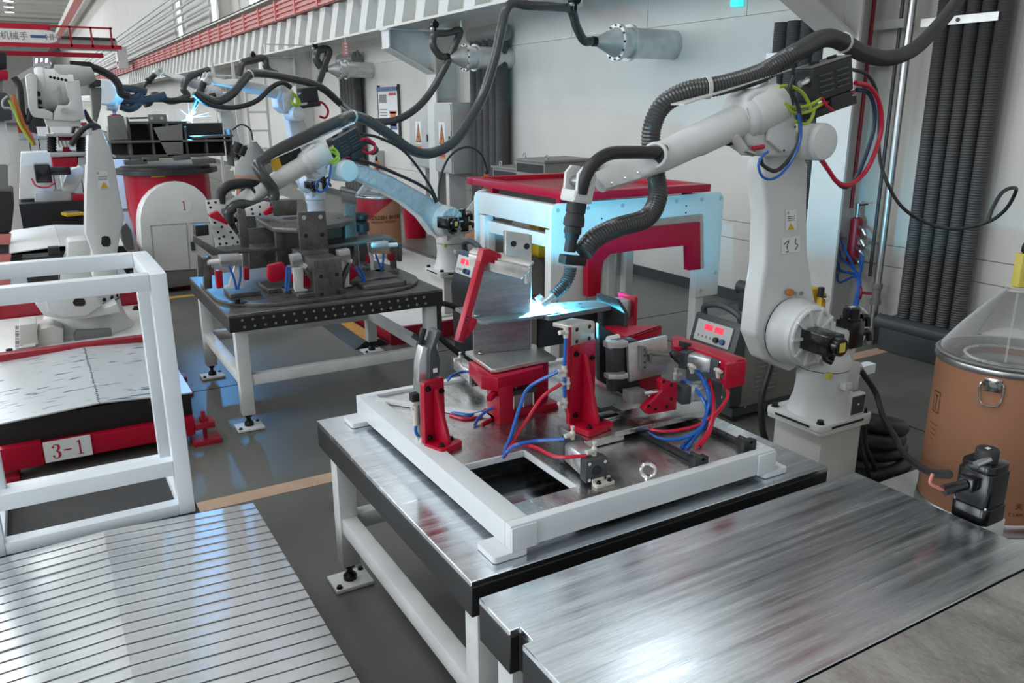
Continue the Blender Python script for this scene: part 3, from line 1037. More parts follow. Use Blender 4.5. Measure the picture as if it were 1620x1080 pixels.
dd = (pB - pA).normalized()
MB().bar(pA, pB + dd * 0.01, 0.028, 0.030, (0, 1, 0.2)).build('arm_bar', 'red', ca, 0.003)
MB().prism([pB + V(-0.012, -0.016, 0.0), pC + V(-0.016, -0.016, 0.012), pC + V(0.01, -0.016, 0.012), pD + V(0.012, -0.016, 0.0), pD + V(0.006, -0.016, -0.04), pB + V(0.03, -0.016, 0.006)], (0, 0.04, 0)).build('arm_hook', 'red', ca, 0.004)
k0 = pA.lerp(pB, 0.20) + V(0.012, -0.012, 0)
MB().prism([k0, k0 + V(0.022, 0, 0.03), k0 + V(0.04, 0, 0.02), k0 + V(0.038, 0, 0.005), k0 + V(0.03, 0, -0.01), k0 + V(0.0, 0, -0.045)], (0, 0.024, 0)).build('arm_lug', 'red', ca, 0.002)
for k in range(3):
    q = pA.lerp(pB, 0.24 + 0.045 * k) + V(-0.004, -0.017, 0)
    MB().lathe(q, (0, -1, 0), [(0.0035, 0), (0.0035, 0.002)], 8).build('arm_hole', 'hole_dark', ca)
ang = thing('clamp_angle', 'bare steel angle bar pressed on the weldment by the red arm', 'angle bar', (1.6, 2.6, 1.4))
a0, a1 = ay(742, 401, 2.66), ay(838, 424, 2.50)
dx = (a1 - a0).normalized()
sd = V(dx.y, -dx.x, 0).normalized()
if sd.y > 0:
    sd = -sd
bk = -sd
MB().prism([a0, a0 + bk * 0.075 + V(0, 0, 0.004), a1 + bk * 0.075 + V(0, 0, 0.004), a1], (0, 0, 0.008)).build('top_flange', 'bright_steel', ang, 0.001)
MB().prism([a0, a1 + V(0, 0, 0), a1 + V(0, 0, -0.01) - dx * 0.0, a1 - dx * 0.03 + V(0, 0, -0.045), a0 + V(0, 0, -0.045)], sd * 0.008).build('side_flange', 'bright_steel', ang, 0.001)
MB().cyl(a1 - dx * 0.02 + bk * 0.04, a1 - dx * 0.02 + bk * 0.04 + V(0, 0, -0.07), 0.009, n=10).build('stud', 'bright_steel', ang)

# ---- the weldment: web, shelves, thick drilled plate
wm = thing('weldment', 'grey steel plate assembly being welded on the red stand', 'workpiece', (1.55, 2.65, 1.05))
zs0, zs1, zs2 = 1.05, 1.205, 1.385
W0, W1 = V(1.437, 2.76, 0), V(1.665, 2.70, 0)
wd_ = (W1 - W0).normalized()
wn = V(wd_.y, -wd_.x, 0)          # towards the camera side
if wn.y > 0:
    wn = -wn
def wp(s, z, off=0.0):
    q = W0.lerp(W1, s) + wn * off
    return V(q.x, q.y, z)
MB().prism([wp(0, zs0), wp(1, zs0), wp(1, zs2), wp(0.10, zs2), wp(0, zs2 - 0.03)], -wn * 0.012).build('web_plate', 'work_steel', wm, 0.0015, 1)
se = MB()
for i in range(40):
    z = zs0 + 0.004 + (zs2 - 0.035 - zs0) * i / 40
    se.obox(wp(0, z + 0.002, -0.006) - wd_ * 0.001, wd_, wn, 0.0016, 0.006, 0.0026)
se.build('flame_cut_edge', 'zinc', wm)['kind'] = 'stuff'
MB().prism([(1.425, 2.815, zs0), (1.402, 2.555, zs0), (1.425, 2.545, zs0), (1.70, 2.560, zs0), (1.72, 2.76, zs0)], (0, 0, -0.016)).build('bottom_plate', 'bright_steel', wm, 0.0015, 1)
MB().prism([(1.44, 2.93, zs1), (1.425, 2.68, zs1), (1.447, 2.655, zs1), (1.675, 2.640, zs1), (1.76, 2.64, zs1), (1.80, 2.93, zs1)], (0, 0, -0.014)).build('shelf_plate', 'scale_steel', wm, 0.0015, 1)  # shelf extended back and sideways to block the arc's downward light
for (s_, z) in ((0.04, zs1), (0.10, zs0)):
    MB().sph(wp(s_, z + 0.006, 0.012), 0.010, 10, 6, (1.2, 1, 0.5)).build('weld_tack', 'zinc', wm)
tp = MB().prism([wp(0.58, zs0 + 0.004, -0.016), wp(1.04, zs0 + 0.004, -0.016), wp(1.04, 1.515, -0.016), wp(0.58, 1.535, -0.016)], -wn * 0.034).build('drilled_plate', 'bright_steel', wm, 0.002, 1)
MB().prism([wp(0.70, zs0 + 0.004, -0.051), wp(1.07, zs0 + 0.004, -0.051), wp(1.07, 1.43, -0.051), wp(0.70, 1.43, -0.051)], -wn * 0.065).build('arc_blocker', 'plate_dark', wm, 0.002, 1)  # added block, keeps arc light off the second table
for (s_, z) in ((0.72, 1.485), (0.95, 1.472)):
    MB().lathe(wp(s_, z, -0.0158), wn, [(0.012, 0), (0.012, 0.0006), (0.001, 0.0006)], 16).build('drilled_hole', 'hole_dark', wm)
# right-hand box portion of the part
MB().prism([(1.70, 2.62, zs1 - 0.002), (1.68, 2.72, zs1 - 0.002), (1.83, 2.80, zs1 - 0.002), (2.03, 2.75, zs1 - 0.002), (2.02, 2.63, zs1 - 0.002)], (0, 0, -0.02)).build('top_plate', 'scale_steel', wm, 0.002, 1)
for (hx, hy) in ((1.80, 2.75), (1.87, 2.76), (1.93, 2.73), (1.83, 2.69), (1.90, 2.67)):
    MB().lathe((hx, hy, zs1 - 0.0019), Z_, [(0.009, 0), (0.009, 0.0006), (0.001, 0.0006)], 12).build('drilled_hole', 'hole_dark', wm)
MB().box(1.705, 2.0, 2.70, 2.715, zs0, zs1 - 0.022).build('rear_web', 'plate_dark', wm)
MB().prism([(2.02, 2.54, 0.86), (2.02, 2.54, 1.19), (2.02, 2.60, 1.235), (2.02, 2.74, 1.235), (2.02, 2.74, 0.86)], (0.018, 0, 0)).build('end_plate', 'plate_dark', wm, 0.002, 1)

# ---- red stand under the weldment
st = thing('red_stand', 'red block stand with cylinder under the weldment', 'stand', (1.5, 2.55, zp))
MB().box(1.405, 1.465, 2.50, 2.60, zp, 0.99).build('post', 'red', st, 0.003)
MB().prism([(1.36, 2.56, 0.975), (1.40, 2.50, 0.975), (1.62, 2.53, 0.975), (1.66, 2.60, 0.975), (1.62, 2.72, 0.975), (1.40, 2.74, 0.975)], (0, 0, 0.055)).build('top_block', 'red', st, 0.003)
MB().bar((1.36, 2.50, 0.955), (1.43, 2.55, 0.965), 0.02, 0.02).build('stop_arm', 'red', st, 0.002)
MB().box(1.405, 1.70, 2.54, 2.63, zp, zp + 0.025).build('base_block', 'red', st, 0.003)
MB().box(1.62, 1.69, 2.60, 2.70, zp, 1.04).build('post', 'red', st, 0.003)
MB().box(1.49, 1.605, 2.55, 2.64, 0.925, 0.945).build('guide_plate', 'charcoal', st, 0.003)
MB().cyl((1.525, 2.585, 0.945), (1.525, 2.585, 1.03), 0.014, n=14).build('piston_rod', 'chrome', st)
MB().box(1.485, 1.60, 2.56, 2.62, zp + 0.025, 0.925).build('cylinder_body', 'silver_al', st, 0.006)
for q in (1.50, 1.545, 1.59):
    MB().cyl((q, 2.558, zp + 0.027), (q, 2.558, 0.922), 0.005, n=8).build('tie_rod', 'chrome', st)


def air_cylinder(name, label, p0, p1, w, up=(0, 0, 1), ports=True):
    """square-headed profile cylinder from p0 (rear cap) to p1 (front cap)"""
    p0 = Vector(p0)
    p1 = Vector(p1)
    d = (p1 - p0).normalized()
    t = thing(name, label, 'air cylinder', p0)
    u = Vector(up).cross(d).normalized()
    v = d.cross(u)
    L = (p1 - p0).length
    c = w * 0.55
    MB().obox(p0 + d * c / 2, d, u, c / 2, w / 2, w / 2).build('rear_cap', 'charcoal', t, 0.004)
    MB().obox(p1 - d * c / 2, d, u, c / 2, w / 2, w / 2).build('front_cap', 'charcoal', t, 0.004)
    h = w * 0.46
    oc = []
    for (a, b) in ((h, h * 0.75), (h * 0.75, h), (-h * 0.75, h), (-h, h * 0.75), (-h, -h * 0.75), (-h * 0.75, -h), (h * 0.75, -h), (h, -h * 0.75)):
        oc.append(p0 + d * c + u * a + v * b)
    MB().prism(oc, d * (L - 2 * c)).build('barrel', 'silver_al', t, 0.002, 1)
    lb = MB().obox(p0 + d * L * 0.5 - u * h, d, v, L * 0.10, w * 0.14, 0.0012).build('type_label', 'paper', t)
    for sx in (-1, 1):
        MB().cyl(p0 - d * 0.004 + u * sx * w * 0.36 - v * w * 0.36, p0 - d * 0.001 + u * sx * w * 0.36 - v * w * 0.36, 0.006, n=8).build('cap_screw', 'chrome', t)
        MB().cyl(p0 - d * 0.004 + u * sx * w * 0.36 + v * w * 0.36, p0 - d * 0.001 + u * sx * w * 0.36 + v * w * 0.36, 0.006, n=8).build('cap_screw', 'chrome', t)
    MB().lathe(p0, -d, [(w * 0.22, 0), (w * 0.22, 0.002), (w * 0.16, 0.002), (w * 0.16, 0.001)], 14).build('cap_ring', 'black', t)
    return t, d, u, v


def fitting(parent, p, d, side):
    p = Vector(p)
    d = Vector(d).normalized()
    side = Vector(side).normalized()
    MB().cyl(p, p + d * 0.022, 0.008, n=8).cyl(p + d * 0.016 - side * 0.004, p + d * 0.016 + side * 0.03, 0.0085, n=8).sph(p + d * 0.022, 0.010, 8, 6).cyl(p + d * 0.028, p + d * 0.040, 0.0045, n=8).lathe(p + d * 0.040, d, [(0.007, 0), (0.007, 0.006)], 8).build('air_fitting', 'fitting', parent)


# front cylinder lying beside the opening
cy1, d1, u1, v1 = air_cylinder('air_cylinder', 'silver air cylinder lying beside the base plate opening', (1.425, 1.905, zp + 0.048), (1.455, 2.11, zp + 0.048), 0.078)
MB().box(1.405, 1.475, 1.875, 1.905, zp, zp + 0.012).build('mount_foot', 'fitting', cy1, 0.002)
MB().box(1.405, 1.475, 1.899, 1.904, zp, zp + 0.022).build('mount_foot', 'fitting', cy1, 0.001)
bolts(cy1, [(1.42, 1.886, zp + 0.012), (1.462, 1.886, zp + 0.012)], Z_, 0.006, 0.008)
fitting(cy1, (1.435, 1.935, zp + 0.087), Z_, (-1, 0, 0))
fitting(cy1, (1.45, 2.08, zp + 0.087), Z_, (-1, 0, 0))

# ---- tall bracket B
brB, LB, RB = angle_bracket('clamp_bracket', 'tall red angle bracket in the middle of the front fixture', (1.625, 2.27, zp + 0.035), math.radians(12), 0.135, 0.10, 0.315)
MB().box(1.55, 1.72, 2.14, 2.32, zp + 0.004, zp + 0.033).build('slide_plate', 'plate_steel', brB, 0.003)
MB().prism([LB(-0.082, 0.001, 0.10), LB(-0.064, 0.001, 0.05), LB(-0.064, 0.001, 0.385), LB(-0.082, 0.001, 0.385)], RB @ V(0, 0.022, 0)).build('side_plate', 'red', brB, 0.003)
cp_ = MB().prism([LB(-0.062, 0.005, 0.310), LB(0.062, 0.005, 0.310), LB(0.062, 0.005, 0.378), LB(0.054, 0.005, 0.386), LB(-0.062, 0.005, 0.386)], RB @ V(0, 0.016, 0)).build('stop_plate', 'bright_steel', brB, 0.002)
MB().prism([LB(-0.062, 0.021, 0.386), LB(0.054, 0.021, 0.386), LB(0.03, 0.09, 0.386), LB(-0.07, 0.09, 0.386)], (0, 0, -0.014)).build('stop_ledge', 'bright_steel', brB, 0.002)
for (hx, hz) in ((-0.033, 0.326), (0.033, 0.325), (-0.033, 0.370), (0.033, 0.369)):
    MB().lathe(LB(hx, 0.0048, hz), RB @ V(0, -1, 0), [(0.008, 0), (0.008, 0.0006), (0.001, 0.0006)], 12).build('plate_hole', 'hole_dark', cp_)
for (dx_, dz_) in ((-0.10, 0.375), (-0.105, 0.235), (-0.088, 0.185), (-0.10, 0.115)):
    q = LB(dx_, -0.005, dz_)
    MB().cyl(q - V(0, 0, 0.02), q + V(0, 0, 0.02), 0.009, n=8).cyl(q, q + V(-0.03, -0.005, 0.004), 0.008, n=8).sph(q, 0.012, 8, 6).build('air_fitting', 'fitting', brB)


def pipe_thing(name, label, pts, r, m, cat, n=8, per=8, corr=None, group=None, clips=(), clip_m='steel_white'):
    o = MB().tube(pts, r, n, per, corr=corr).build(name, m, org=pts[0])
    tag(o, label, cat, group)
    P = spline(pts, per)
    for f in clips:
        i = int(f * (len(P) - 2))
        d = (P[i + 1] - P[i]).normalized()
        MB().lathe(P[i] - d * 0.008, d, [(r * 1.03, 0), (r * 1.16, 0), (r * 1.16, 0.018), (r * 1.03, 0.018)], 14, False).build('cable_tie', clip_m, o)
    return o


q1 = LB(-0.10, -0.005, 0.375)
q2 = LB(-0.105, -0.005, 0.235)
q3 = LB(-0.10, -0.005, 0.115)
q4 = LB(-0.088, -0.005, 0.185)
pipe_thing('air_tube', 'blue air tube hanging down the side of the tall red bracket', [q1 + V(0, 0, -0.02), q1 + V(-0.002, 0, -0.08), q2 + V(0, 0, 0.02)], 0.0065, 'blue_tube', 'air tube')
pipe_thing('air_tube', 'short blue air tube at the lower side of the tall red bracket', [q2 + V(0, 0, -0.02), q2 + V(0.002, 0, -0.06), q3 + V(0, 0, 0.02)], 0.0065, 'blue_tube', 'air tube')
zt_ = zp + 0.01
pipe_thing('air_tube', 'blue air tube arching from the tall red bracket to the opening', [q2 + V(-0.03, -0.005, 0.004), ay(838, 612, 2.30), ay(822, 645, 2.28), ay(808, 690, 2.26), az(797, 716, 0.855)], 0.0065, 'blue_tube', 'air tube')
pipe_thing('air_tube', 'red air tube slanting from the tall red bracket to the opening', [q4 + V(-0.03, -0.005, 0.004), ay(858, 628, 2.25), ay(835, 662, 2.26), ay(815, 692, 2.26), az(798, 722, 0.85)], 0.0065, 'red_tube', 'air tube')
pipe_thing('air_tube', 'blue air tube lying level to the front air cylinder', [(1.42, 2.08, zp + 0.093), az(850, 697, 0.91), az(820, 703, 0.90), az(805, 712, 0.87), az(795, 724, 0.845)], 0.0065, 'blue_tube', 'air tube')
pipe_thing('air_tube', 'red air tube drooping to the front air cylinder cap', [(1.405, 1.935, zp + 0.092), az(880, 722, 0.92), az(845, 707, 0.90), az(815, 703, 0.88), az(798, 720, 0.85)], 0.0065, 'red_tube', 'air tube')

# ---- cylinder behind bracket A
cy2, d2, u2, v2 = air_cylinder('air_cylinder', 'silver air cylinder low behind the toggle clamp', az(757, 600, 0.90), az(722, 572, 0.90), 0.06)
fitting(cy2, az(752, 592, 0.935), Z_, (-1, 0, 0))
fitting(cy2, az(728, 573, 0.935), Z_, (-1, 0, 0))
MB().cyl(az(757, 600, 0.89), az(790, 622, 0.88), 0.010, n=10).build('piston_rod', 'chrome', cy2)
pipe_thing('air_tube', 'blue air tube between the toggle clamp and rear cylinder', [az(745, 588, 0.95), az(730, 588, 0.95), az(715, 594, 0.95), az(708, 602, 0.93)], 0.006, 'blue_tube', 'air tube')
pipe_thing('air_tube', 'blue air tube looping on the base plate behind the low bracket', [az(712, 651, 0.845), az(740, 656, 0.85), az(768, 650, 0.85), az(783, 643, 0.86)], 0.006, 'blue_tube', 'air tube')
pipe_thing('air_tube', 'short blue air tube curling left of the red stand', [az(751, 672, 0.846), az(758, 660, 0.86), az(770, 650, 0.88), az(784, 642, 0.90)], 0.006, 'blue_tube', 'air tube')
pipe_thing('air_tube', 'red air tube lying on the base plate behind the low bracket', [az(712, 656, 0.845), az(735, 662, 0.846), az(762, 659, 0.846)], 0.006, 'red_tube', 'air tube')
pipe_thing('air_tube', 'red air tube end beside the foot of the red stand', [az(762, 671, 0.846), az(772, 665, 0.846), az(785, 660, 0.847)], 0.006, 'red_tube', 'air tube')

# ---- slide unit on the right of the fixture
su = thing('slide_unit', 'steel and red sliding clamp unit on the right of the fixture', 'fixture', (1.93, 2.3, zp))
zq = 0.885
MB().prism([(1.675, 2.135, zq), (1.70, 2.30, zq), (2.18, 2.27, zq), (2.13, 2.12, zq)], (0, 0, -0.02)).build('slide_plate', 'plate_steel', su, 0.002)
MB().prism([(1.675, 2.24, zq + 0.001), (1.675, 2.30, zq + 0.001), (1.78, 2.30, zq + 0.001), (1.78, 2.24, zq + 0.001)], (0, 0, 0.008)).build('wear_strip', 'chrome', su, 0.001)
MB().box(1.79, 1.86, 2.13, 2.4, zp + 0.021, zq - 0.021).build('carriage', 'plate_dark', su)
MB().box(2.02, 2.08, 2.13, 2.4, zp + 0.021, zq - 0.021).build('carriage', 'plate_dark', su)
# upright body
PB = lambda x, y, Y: ay(x, y, Y)
def quad(name, m, Y, pts, th, bev=0.002, parent=su):
    return MB().prism([ay(x, y, Y) for x, y in pts], (0, th, 0)).build(name, m, parent, bev)
quad('body_side', 'plate_dark', 2.36, [(948, 512), (992, 545), (1000, 632), (948, 602)], 0.02)
quad('front_plate', 'bright_steel', 2.24, [(994, 545), (1056, 531), (1056, 590), (996, 604)], 0.014)
quad('rib_plate', 'plate_dark', 2.262, [(970, 540), (1010, 538), (1012, 612), (972, 620)], 0.05)
quad('clamp_block', 'mid_grey', 2.228, [(1013, 547), (1023, 549), (1023, 587), (1013, 585)], 0.011)
for y in (553, 562, 573, 581):
    MB().lathe(ay(1020, y, 2.2275), (0, -1, 0), [(0.004, 0), (0.004, 0.0006)], 8).build('block_hole', 'hole_dark', su)
quad('grip_finger', 'bright_steel', 2.20, [(962, 541), (985, 541), (994, 539), (994, 548), (985, 551), (962, 551)], 0.03)
quad('grip_finger', 'bright_steel', 2.20, [(963, 592), (985, 592), (994, 590), (994, 598), (985, 600), (963, 600)], 0.03)
MB().cyl(ay(1026, 557, 2.215), ay(1056, 562, 2.215), 0.007, n=10).build('clamp_rod', 'mid_grey', su)
quad('clamp_fork', 'mid_grey', 2.21, [(1032, 563), (1060, 560), (1062, 574), (1034, 577)], 0.02)
MB().sph(ay(1066, 560, 2.23), 0.018, 10, 8).cyl(ay(1062, 560, 2.23), ay(1074, 572, 2.23), 0.010, n=8).build('ball_joint', 'plate_dark', su)
# red cover plate on top
MB().prism([az(957, 515, 1.13), az(993, 534, 1.13), az(1047, 516, 1.13), az(1043, 514, 1.13)], (0, 0, -0.012)).build('top_plate', 'red', su, 0.002)
q = [az(993, 534, 1.13), az(1047, 516, 1.13)]
MB().prism([q[0], q[1], q[1] + V(0, 0, -0.035), q[0] + V(0, 0, -0.045)], (0, 0.014, 0)).build('top_skirt', 'red', su, 0.002)
MB().prism([ay(994, 600, 2.27), ay(1046, 588, 2.27), ay(1046, 615, 2.27), ay(994, 632, 2.27)], (0, 0.02, 0)).build('lower_skirt', 'dark_red', su, 0.002)
MB().cyl(ay(962, 537, 2.27), ay(978, 533, 2.27), 0.013, n=12).build('pin', 'chrome', su)
MB().prism([ay(1001, 622, 2.18), ay(1026, 618, 2.18), ay(1026, 634, 2.18), ay(1001, 640, 2.18)], (0, 0.06, 0)).build('slide_block', 'mid_grey', su, 0.002)
MB().cyl(ay(1018, 623, 2.17), ay(1040, 619, 2.17), 0.010, n=12).cyl(ay(1040, 619, 2.17), ay(1058, 615, 2.17), 0.007, n=10).build('slide_rod', 'chrome', su)
# red lower bracket with holes
b_ = MB().prism([ay(x, y, 2.15) for x, y in ((1019, 647), (1026, 656), (1070, 648), (1072, 607), (1052, 599), (1046, 604), (1048, 618))], (0, 0.03, 0)).build('red_bracket', 'red', su, 0.003)
for (x, y) in ((1026, 642), (1037, 647), (1055, 643), (1062, 631), (1062, 609), (1050, 603)):
    MB().lathe(ay(x, y, 2.1498), (0, -1, 0), [(0.007, 0), (0.007, 0.0008)], 10).build('bracket_bolt', 'bolt_black', su)
# red C arm carrying the right cylinder
arm = MB()
A0, A1, A2 = az(1062, 533, 1.10), az(1085, 540, 1.10), az(1172, 570, 1.10)
arm_o = MB().prism([A0, az(1073, 529, 1.10), az(1092, 537, 1.10), az(1180, 566, 1.10), az(1181, 571, 1.10), az(1158, 574, 1.10), az(1096, 549, 1.10), az(1066, 548, 1.10)], (0, 0, -0.05)).build('arm_plate', 'red', su, 0.003)
MB().prism([az(1146, 573, 1.10), az(1180, 568, 1.10), az(1181, 570, 1.10), az(1150, 577, 1.10)], (0, 0, -0.095)).build('arm_end', 'red', su, 0.003)
quad('pivot_post', 'plate_dark', 2.27, [(1082, 541), (1094, 543), (1094, 575), (1082, 575)], 0.03)
cy3, d3, u3, v3 = air_cylinder('air_cylinder', 'silver air cylinder held inside the red arm on the right', az(1143, 580, 1.06), az(1080, 566, 1.06), 0.066)
fitting(cy3, az(1132, 584, 1.06), (-0.3, -1, 0.1), (0.2, 0, -1))
fitting(cy3, az(1090, 577, 1.06), (-0.3, -1, 0.1), (0.3, 0, -1))
cy4, d4, u4, v4 = air_cylinder('air_cylinder', 'lower silver air cylinder under the red arm on the right', az(1135, 615, 0.96), az(1072, 622, 0.96), 0.07)
fitting(cy4, az(1068, 600, 0.985), Z_, (1, 0, 0))
# tube bundle from those cylinders
def P3(l):
    return [az(x, y, z) for x, y, z in l]
pipe_thing('air_tube', 'outer blue air tube dropping from the red arm cylinder', P3([(1096, 582, 1.03), (1108, 594, 1.02), (1118, 615, 1.0), (1121, 640, 0.95), (1112, 668, 0.90), (1095, 690, 0.86), (1078, 707, 0.845)]), 0.0065, 'blue_tube', 'air tube')
pipe_thing('air_tube', 'middle blue air tube in the bundle below the red arm', P3([(1112, 594, 1.0), (1122, 618, 0.98), (1125, 640, 0.94), (1118, 668, 0.90), (1100, 692, 0.86), (1085, 709, 0.845)]), 0.0065, 'blue_tube', 'air tube')
pipe_thing('air_tube', 'inner blue air tube from the lower right cylinder', P3([(1078, 600, 1.0), (1092, 606, 0.99), (1108, 625, 0.97), (1118, 648, 0.93), (1110, 675, 0.90), (1080, 693, 0.87), (1045, 694, 0.86), (1024, 684, 0.855)]), 0.0065, 'blue_tube', 'air tube')
pipe_thing('air_tube', 'red air tube bowing right below the red arm', P3([(1128, 590, 1.03), (1142, 602, 1.01), (1152, 620, 0.99), (1145, 640, 0.95), (1130, 660, 0.92), (1122, 685, 0.88), (1108, 706, 0.845)]), 0.0065, 'red_tube', 'air tube')
pipe_thing('air_tube', 'red air tube sweeping left across the guide rails', P3([(1150, 612, 0.99), (1150, 630, 0.97), (1130, 655, 0.93), (1100, 674, 0.89), (1055, 682, 0.87), (1018, 678, 0.86)]), 0.0065, 'red_tube', 'air tube')
pipe_thing('air_tube', 'straight red air tube in the middle of the bundle', P3([(1122, 600, 1.0), (1128, 625, 0.97), (1128, 655, 0.93), (1118, 685, 0.88), (1100, 708, 0.845)]), 0.0065, 'red_tube', 'air tube')
# red backed block behind the tall bracket
bb = thing('clamp_cylinder', 'silver square cylinder block with red end plate behind the weldment', 'air cylinder', (2.15, 2.85, 1.1))
MB().box(2.10, 2.20, 2.72, 2.80, 1.11, 1.19).build('barrel', 'silver_al', bb, 0.006)
MB().box(2.20, 2.216, 2.70, 2.82, 1.0, 1.205).build('end_plate', 'red', bb, 0.002)
MB().box(2.08, 2.216, 2.71, 2.80, zp, 1.0).build('red_post', 'dark_red', bb, 0.003)
bolts(bb, [(2.216, 2.715, 1.18), (2.216, 2.715, 1.13)], X_, 0.006, 0.008)
# ================================================================== WELDING ROBOTS
class Frame:
    """vertical working plane of a robot: e points from the base to the tool, n towards the camera side"""
    def __init__(s, base, e):
        s.b = Vector(base)
        s.e = Vector((e[0], e[1], 0)).normalized()
        s.n = Vector((s.e.y, -s.e.x, 0))
        if s.n.y > 0:
            s.n = -s.n
    def px(s, x, y, t=0.0):
        d = ray(x, y)
        q = s.b + s.n * t
        k = (q - CC).dot(s.n) / d.dot(s.n)
        return CC + d * k
    def L(s, a, t, h):
        return s.b + s.e * a + s.n * t + Vector((0, 0, h))


def pedestal(label, fr, h, w=0.30, d=0.30, z0=0.0):
    t = thing('robot_pedestal', label, 'pedestal', fr.b)
    MB().box(fr.b.x - w / 2, fr.b.x + w / 2, fr.b.y - d / 2, fr.b.y + d / 2, z0 + 0.015, h - 0.02).build('column', 'robot_warm', t, 0.004)
    MB().box(fr.b.x - w / 2 - 0.06, fr.b.x + w / 2 + 0.06, fr.b.y - d / 2 - 0.06, fr.b.y + d / 2 + 0.06, z0, z0 + 0.015).build('floor_plate', 'robot_warm', t)
    MB().prism([(x, y, h - 0.02) for x, y in rrect(fr.b.x - 0.195, fr.b.x + 0.195, fr.b.y - 0.18, fr.b.y + 0.18, 0.03)], (0, 0, 0.0195)).build('top_plate', 'robot_warm', t, 0.003)
    return t


def weld_robot(label, fr, zb, J, arm_mat='robot_white', detail=True, box_tilt=None):
    """J: pixel landmarks of the photograph, each met with the robot's own working plane"""
    t = thing('welding_robot', label, 'robot', fr.b + V(0, 0, zb), 'white welding robots')
    bx, by = fr.b.x, fr.b.y
    # base casting
    MB().prism([(x, y, zb) for x, y in rrect(bx - 0.20, bx + 0.20, by - 0.18, by + 0.18, 0.03)], (0, 0, 0.034)).build('base_flange', 'robot_white', t, 0.004)
    if detail:
        for (x0, x1, y0, y1) in ((bx - 0.12, bx + 0.12, by - 0.1815, by - 0.179), (bx - 0.2015, bx - 0.199, by - 0.11, by + 0.11)):
            MB().box(x0, x1, y0, y1, zb + 0.008, zb + 0.02).build('flange_slot', 'hole_dark', t)
        for (dx, dy) in ((-0.165, -0.145), (0.165, -0.145), (-0.165, 0.145), (0.165, 0.145)):
            MB().lathe((bx + dx, by + dy, zb + 0.034), Z_, [(0.022, 0), (0.022, 0.004), (0.017, 0.004), (0.017, 0.02)], 6).build('anchor_bolt', 'bolt_black', t)
    MB().lathe((bx, by, zb + 0.03), Z_, [(0.165, 0), (0.155, 0.03), (0.135, 0.09), (0.128, 0.16), (0.132, 0.24)], 28).build('base_casting', 'robot_white', t)
    MB().lathe((bx, by, zb + 0.269), Z_, [(0.129, 0), (0.129, 0.006)], 28).build('joint_seam', 'hole_dark', t)
    MB().lathe((bx, by, zb + 0.275), Z_, [(0.134, 0), (0.136, 0.03), (0.12, 0.07)], 28).build('turret', 'robot_white', t)
    if detail:
        cb = MB().box(bx + 0.10, bx + 0.22, by - 0.06, by + 0.08, zb + 0.12, zb + 0.27).build('connector_box', 'robot_white', t, 0.008)
        MB().cyl((bx + 0.22, by - 0.02, zb + 0.23), (bx + 0.25, by - 0.02, zb + 0.23), 0.03, n=12).build('connector', 'zinc', cb)
        nb = MB().prism([(bx + 0.03, by - 0.12, zb + 0.035), (bx + 0.15, by - 0.12, zb + 0.035), (bx + 0.145, by - 0.12, zb + 0.15), (bx + 0.035, by - 0.12, zb + 0.15)], (0, -0.04, 0)).build('cover_boss', 'robot_white', t, 0.008)
        MB().box(bx + 0.04, bx + 0.138, by - 0.1625, by - 0.160, zb + 0.045, zb + 0.14).build('name_plate', 'charcoal', nb)
        MB().box(bx + 0.085, bx + 0.097, by - 0.1632, by - 0.1625, zb + 0.09, zb + 0.10).build('name_mark', 'paper', nb)
        MB().box(bx - 0.03, bx + 0.02, by - 0.165, by - 0.12, zb + 0.19, zb + 0.225).build('small_socket', 'robot_white', t, 0.004)
        MB().box(bx - 0.13, bx - 0.10, by - 0.135, by - 0.11, zb + 0.255, zb + 0.285).build('stop_block', 'pale_yellow', t, 0.002)
    # shoulder housing, axis along n
    S = fr.px(*J['sh'], 0.0)
    n = fr.n
    hub_r = J.get('hub_r', 0.165)
    MB().prism([fr.L(-0.10, 0.10, zb + 0.31), fr.L(0.12, 0.10, zb + 0.31), fr.L(0.13, 0.10, S.z), fr.L(-0.13, 0.10, S.z)], -n * 0.20).build('shoulder_yoke', 'robot_white', t, 0.02)
    MB().lathe(S - n * 0.05, n, [(hub_r, 0), (hub_r, 0.07), (hub_r * 0.93, 0.085), (hub_r * 0.93, 0.13), (hub_r * 0.86, 0.14)], 32).build('shoulder_housing', 'robot_white', t)
    MB().lathe(S - n * 0.058, n, [(hub_r * 0.985, 0), (hub_r * 0.985, 0.008)], 32).build('joint_seam', 'hole_dark', t)
    if detail:
        rg = MB()
        for k in range(10):
            a = 2 * math.pi * k / 10
            u = fr.e * math.cos(a) + Z_ * math.sin(a)
            MB().obox(S + n * 0.095 + u * hub_r * 0.62, u, n, hub_r * 0.26, 0.012, 0.006).build('housing_rib', 'robot_white', t)
        MB().torus(S + n * 0.09, n, hub_r * 0.82, 0.012, 28, 8).build('housing_ring', 'robot_white', t)
    # motors
    m0 = fr.px(*J['mot'], 0.17)
    me = J.get('mdir', (1, 0, 0))
    mo = MB().obox(m0, n, fr.e, 0.085, 0.055, 0.05).build('shoulder_motor', 'motor_black', t, 0.008)
    MB().lathe(m0 + n * 0.085, n, [(0.045, 0), (0.045, 0.03), (0.04, 0.035)], 18).build('motor_cap', 'motor_black', mo)
    MB().obox(m0 + n * 0.121, fr.e, Z_, 0.018, 0.022, 0.001).build('motor_label', 'pale_yellow', mo)
    MB().tube([m0 + V(0, 0, -0.045) + n * 0.03, m0 + V(0, 0, -0.075) + n * 0.035, m0 + V(0.02, 0, -0.09) + n * 0.06], 0.018, 10).build('motor_plug', 'motor_black', mo)
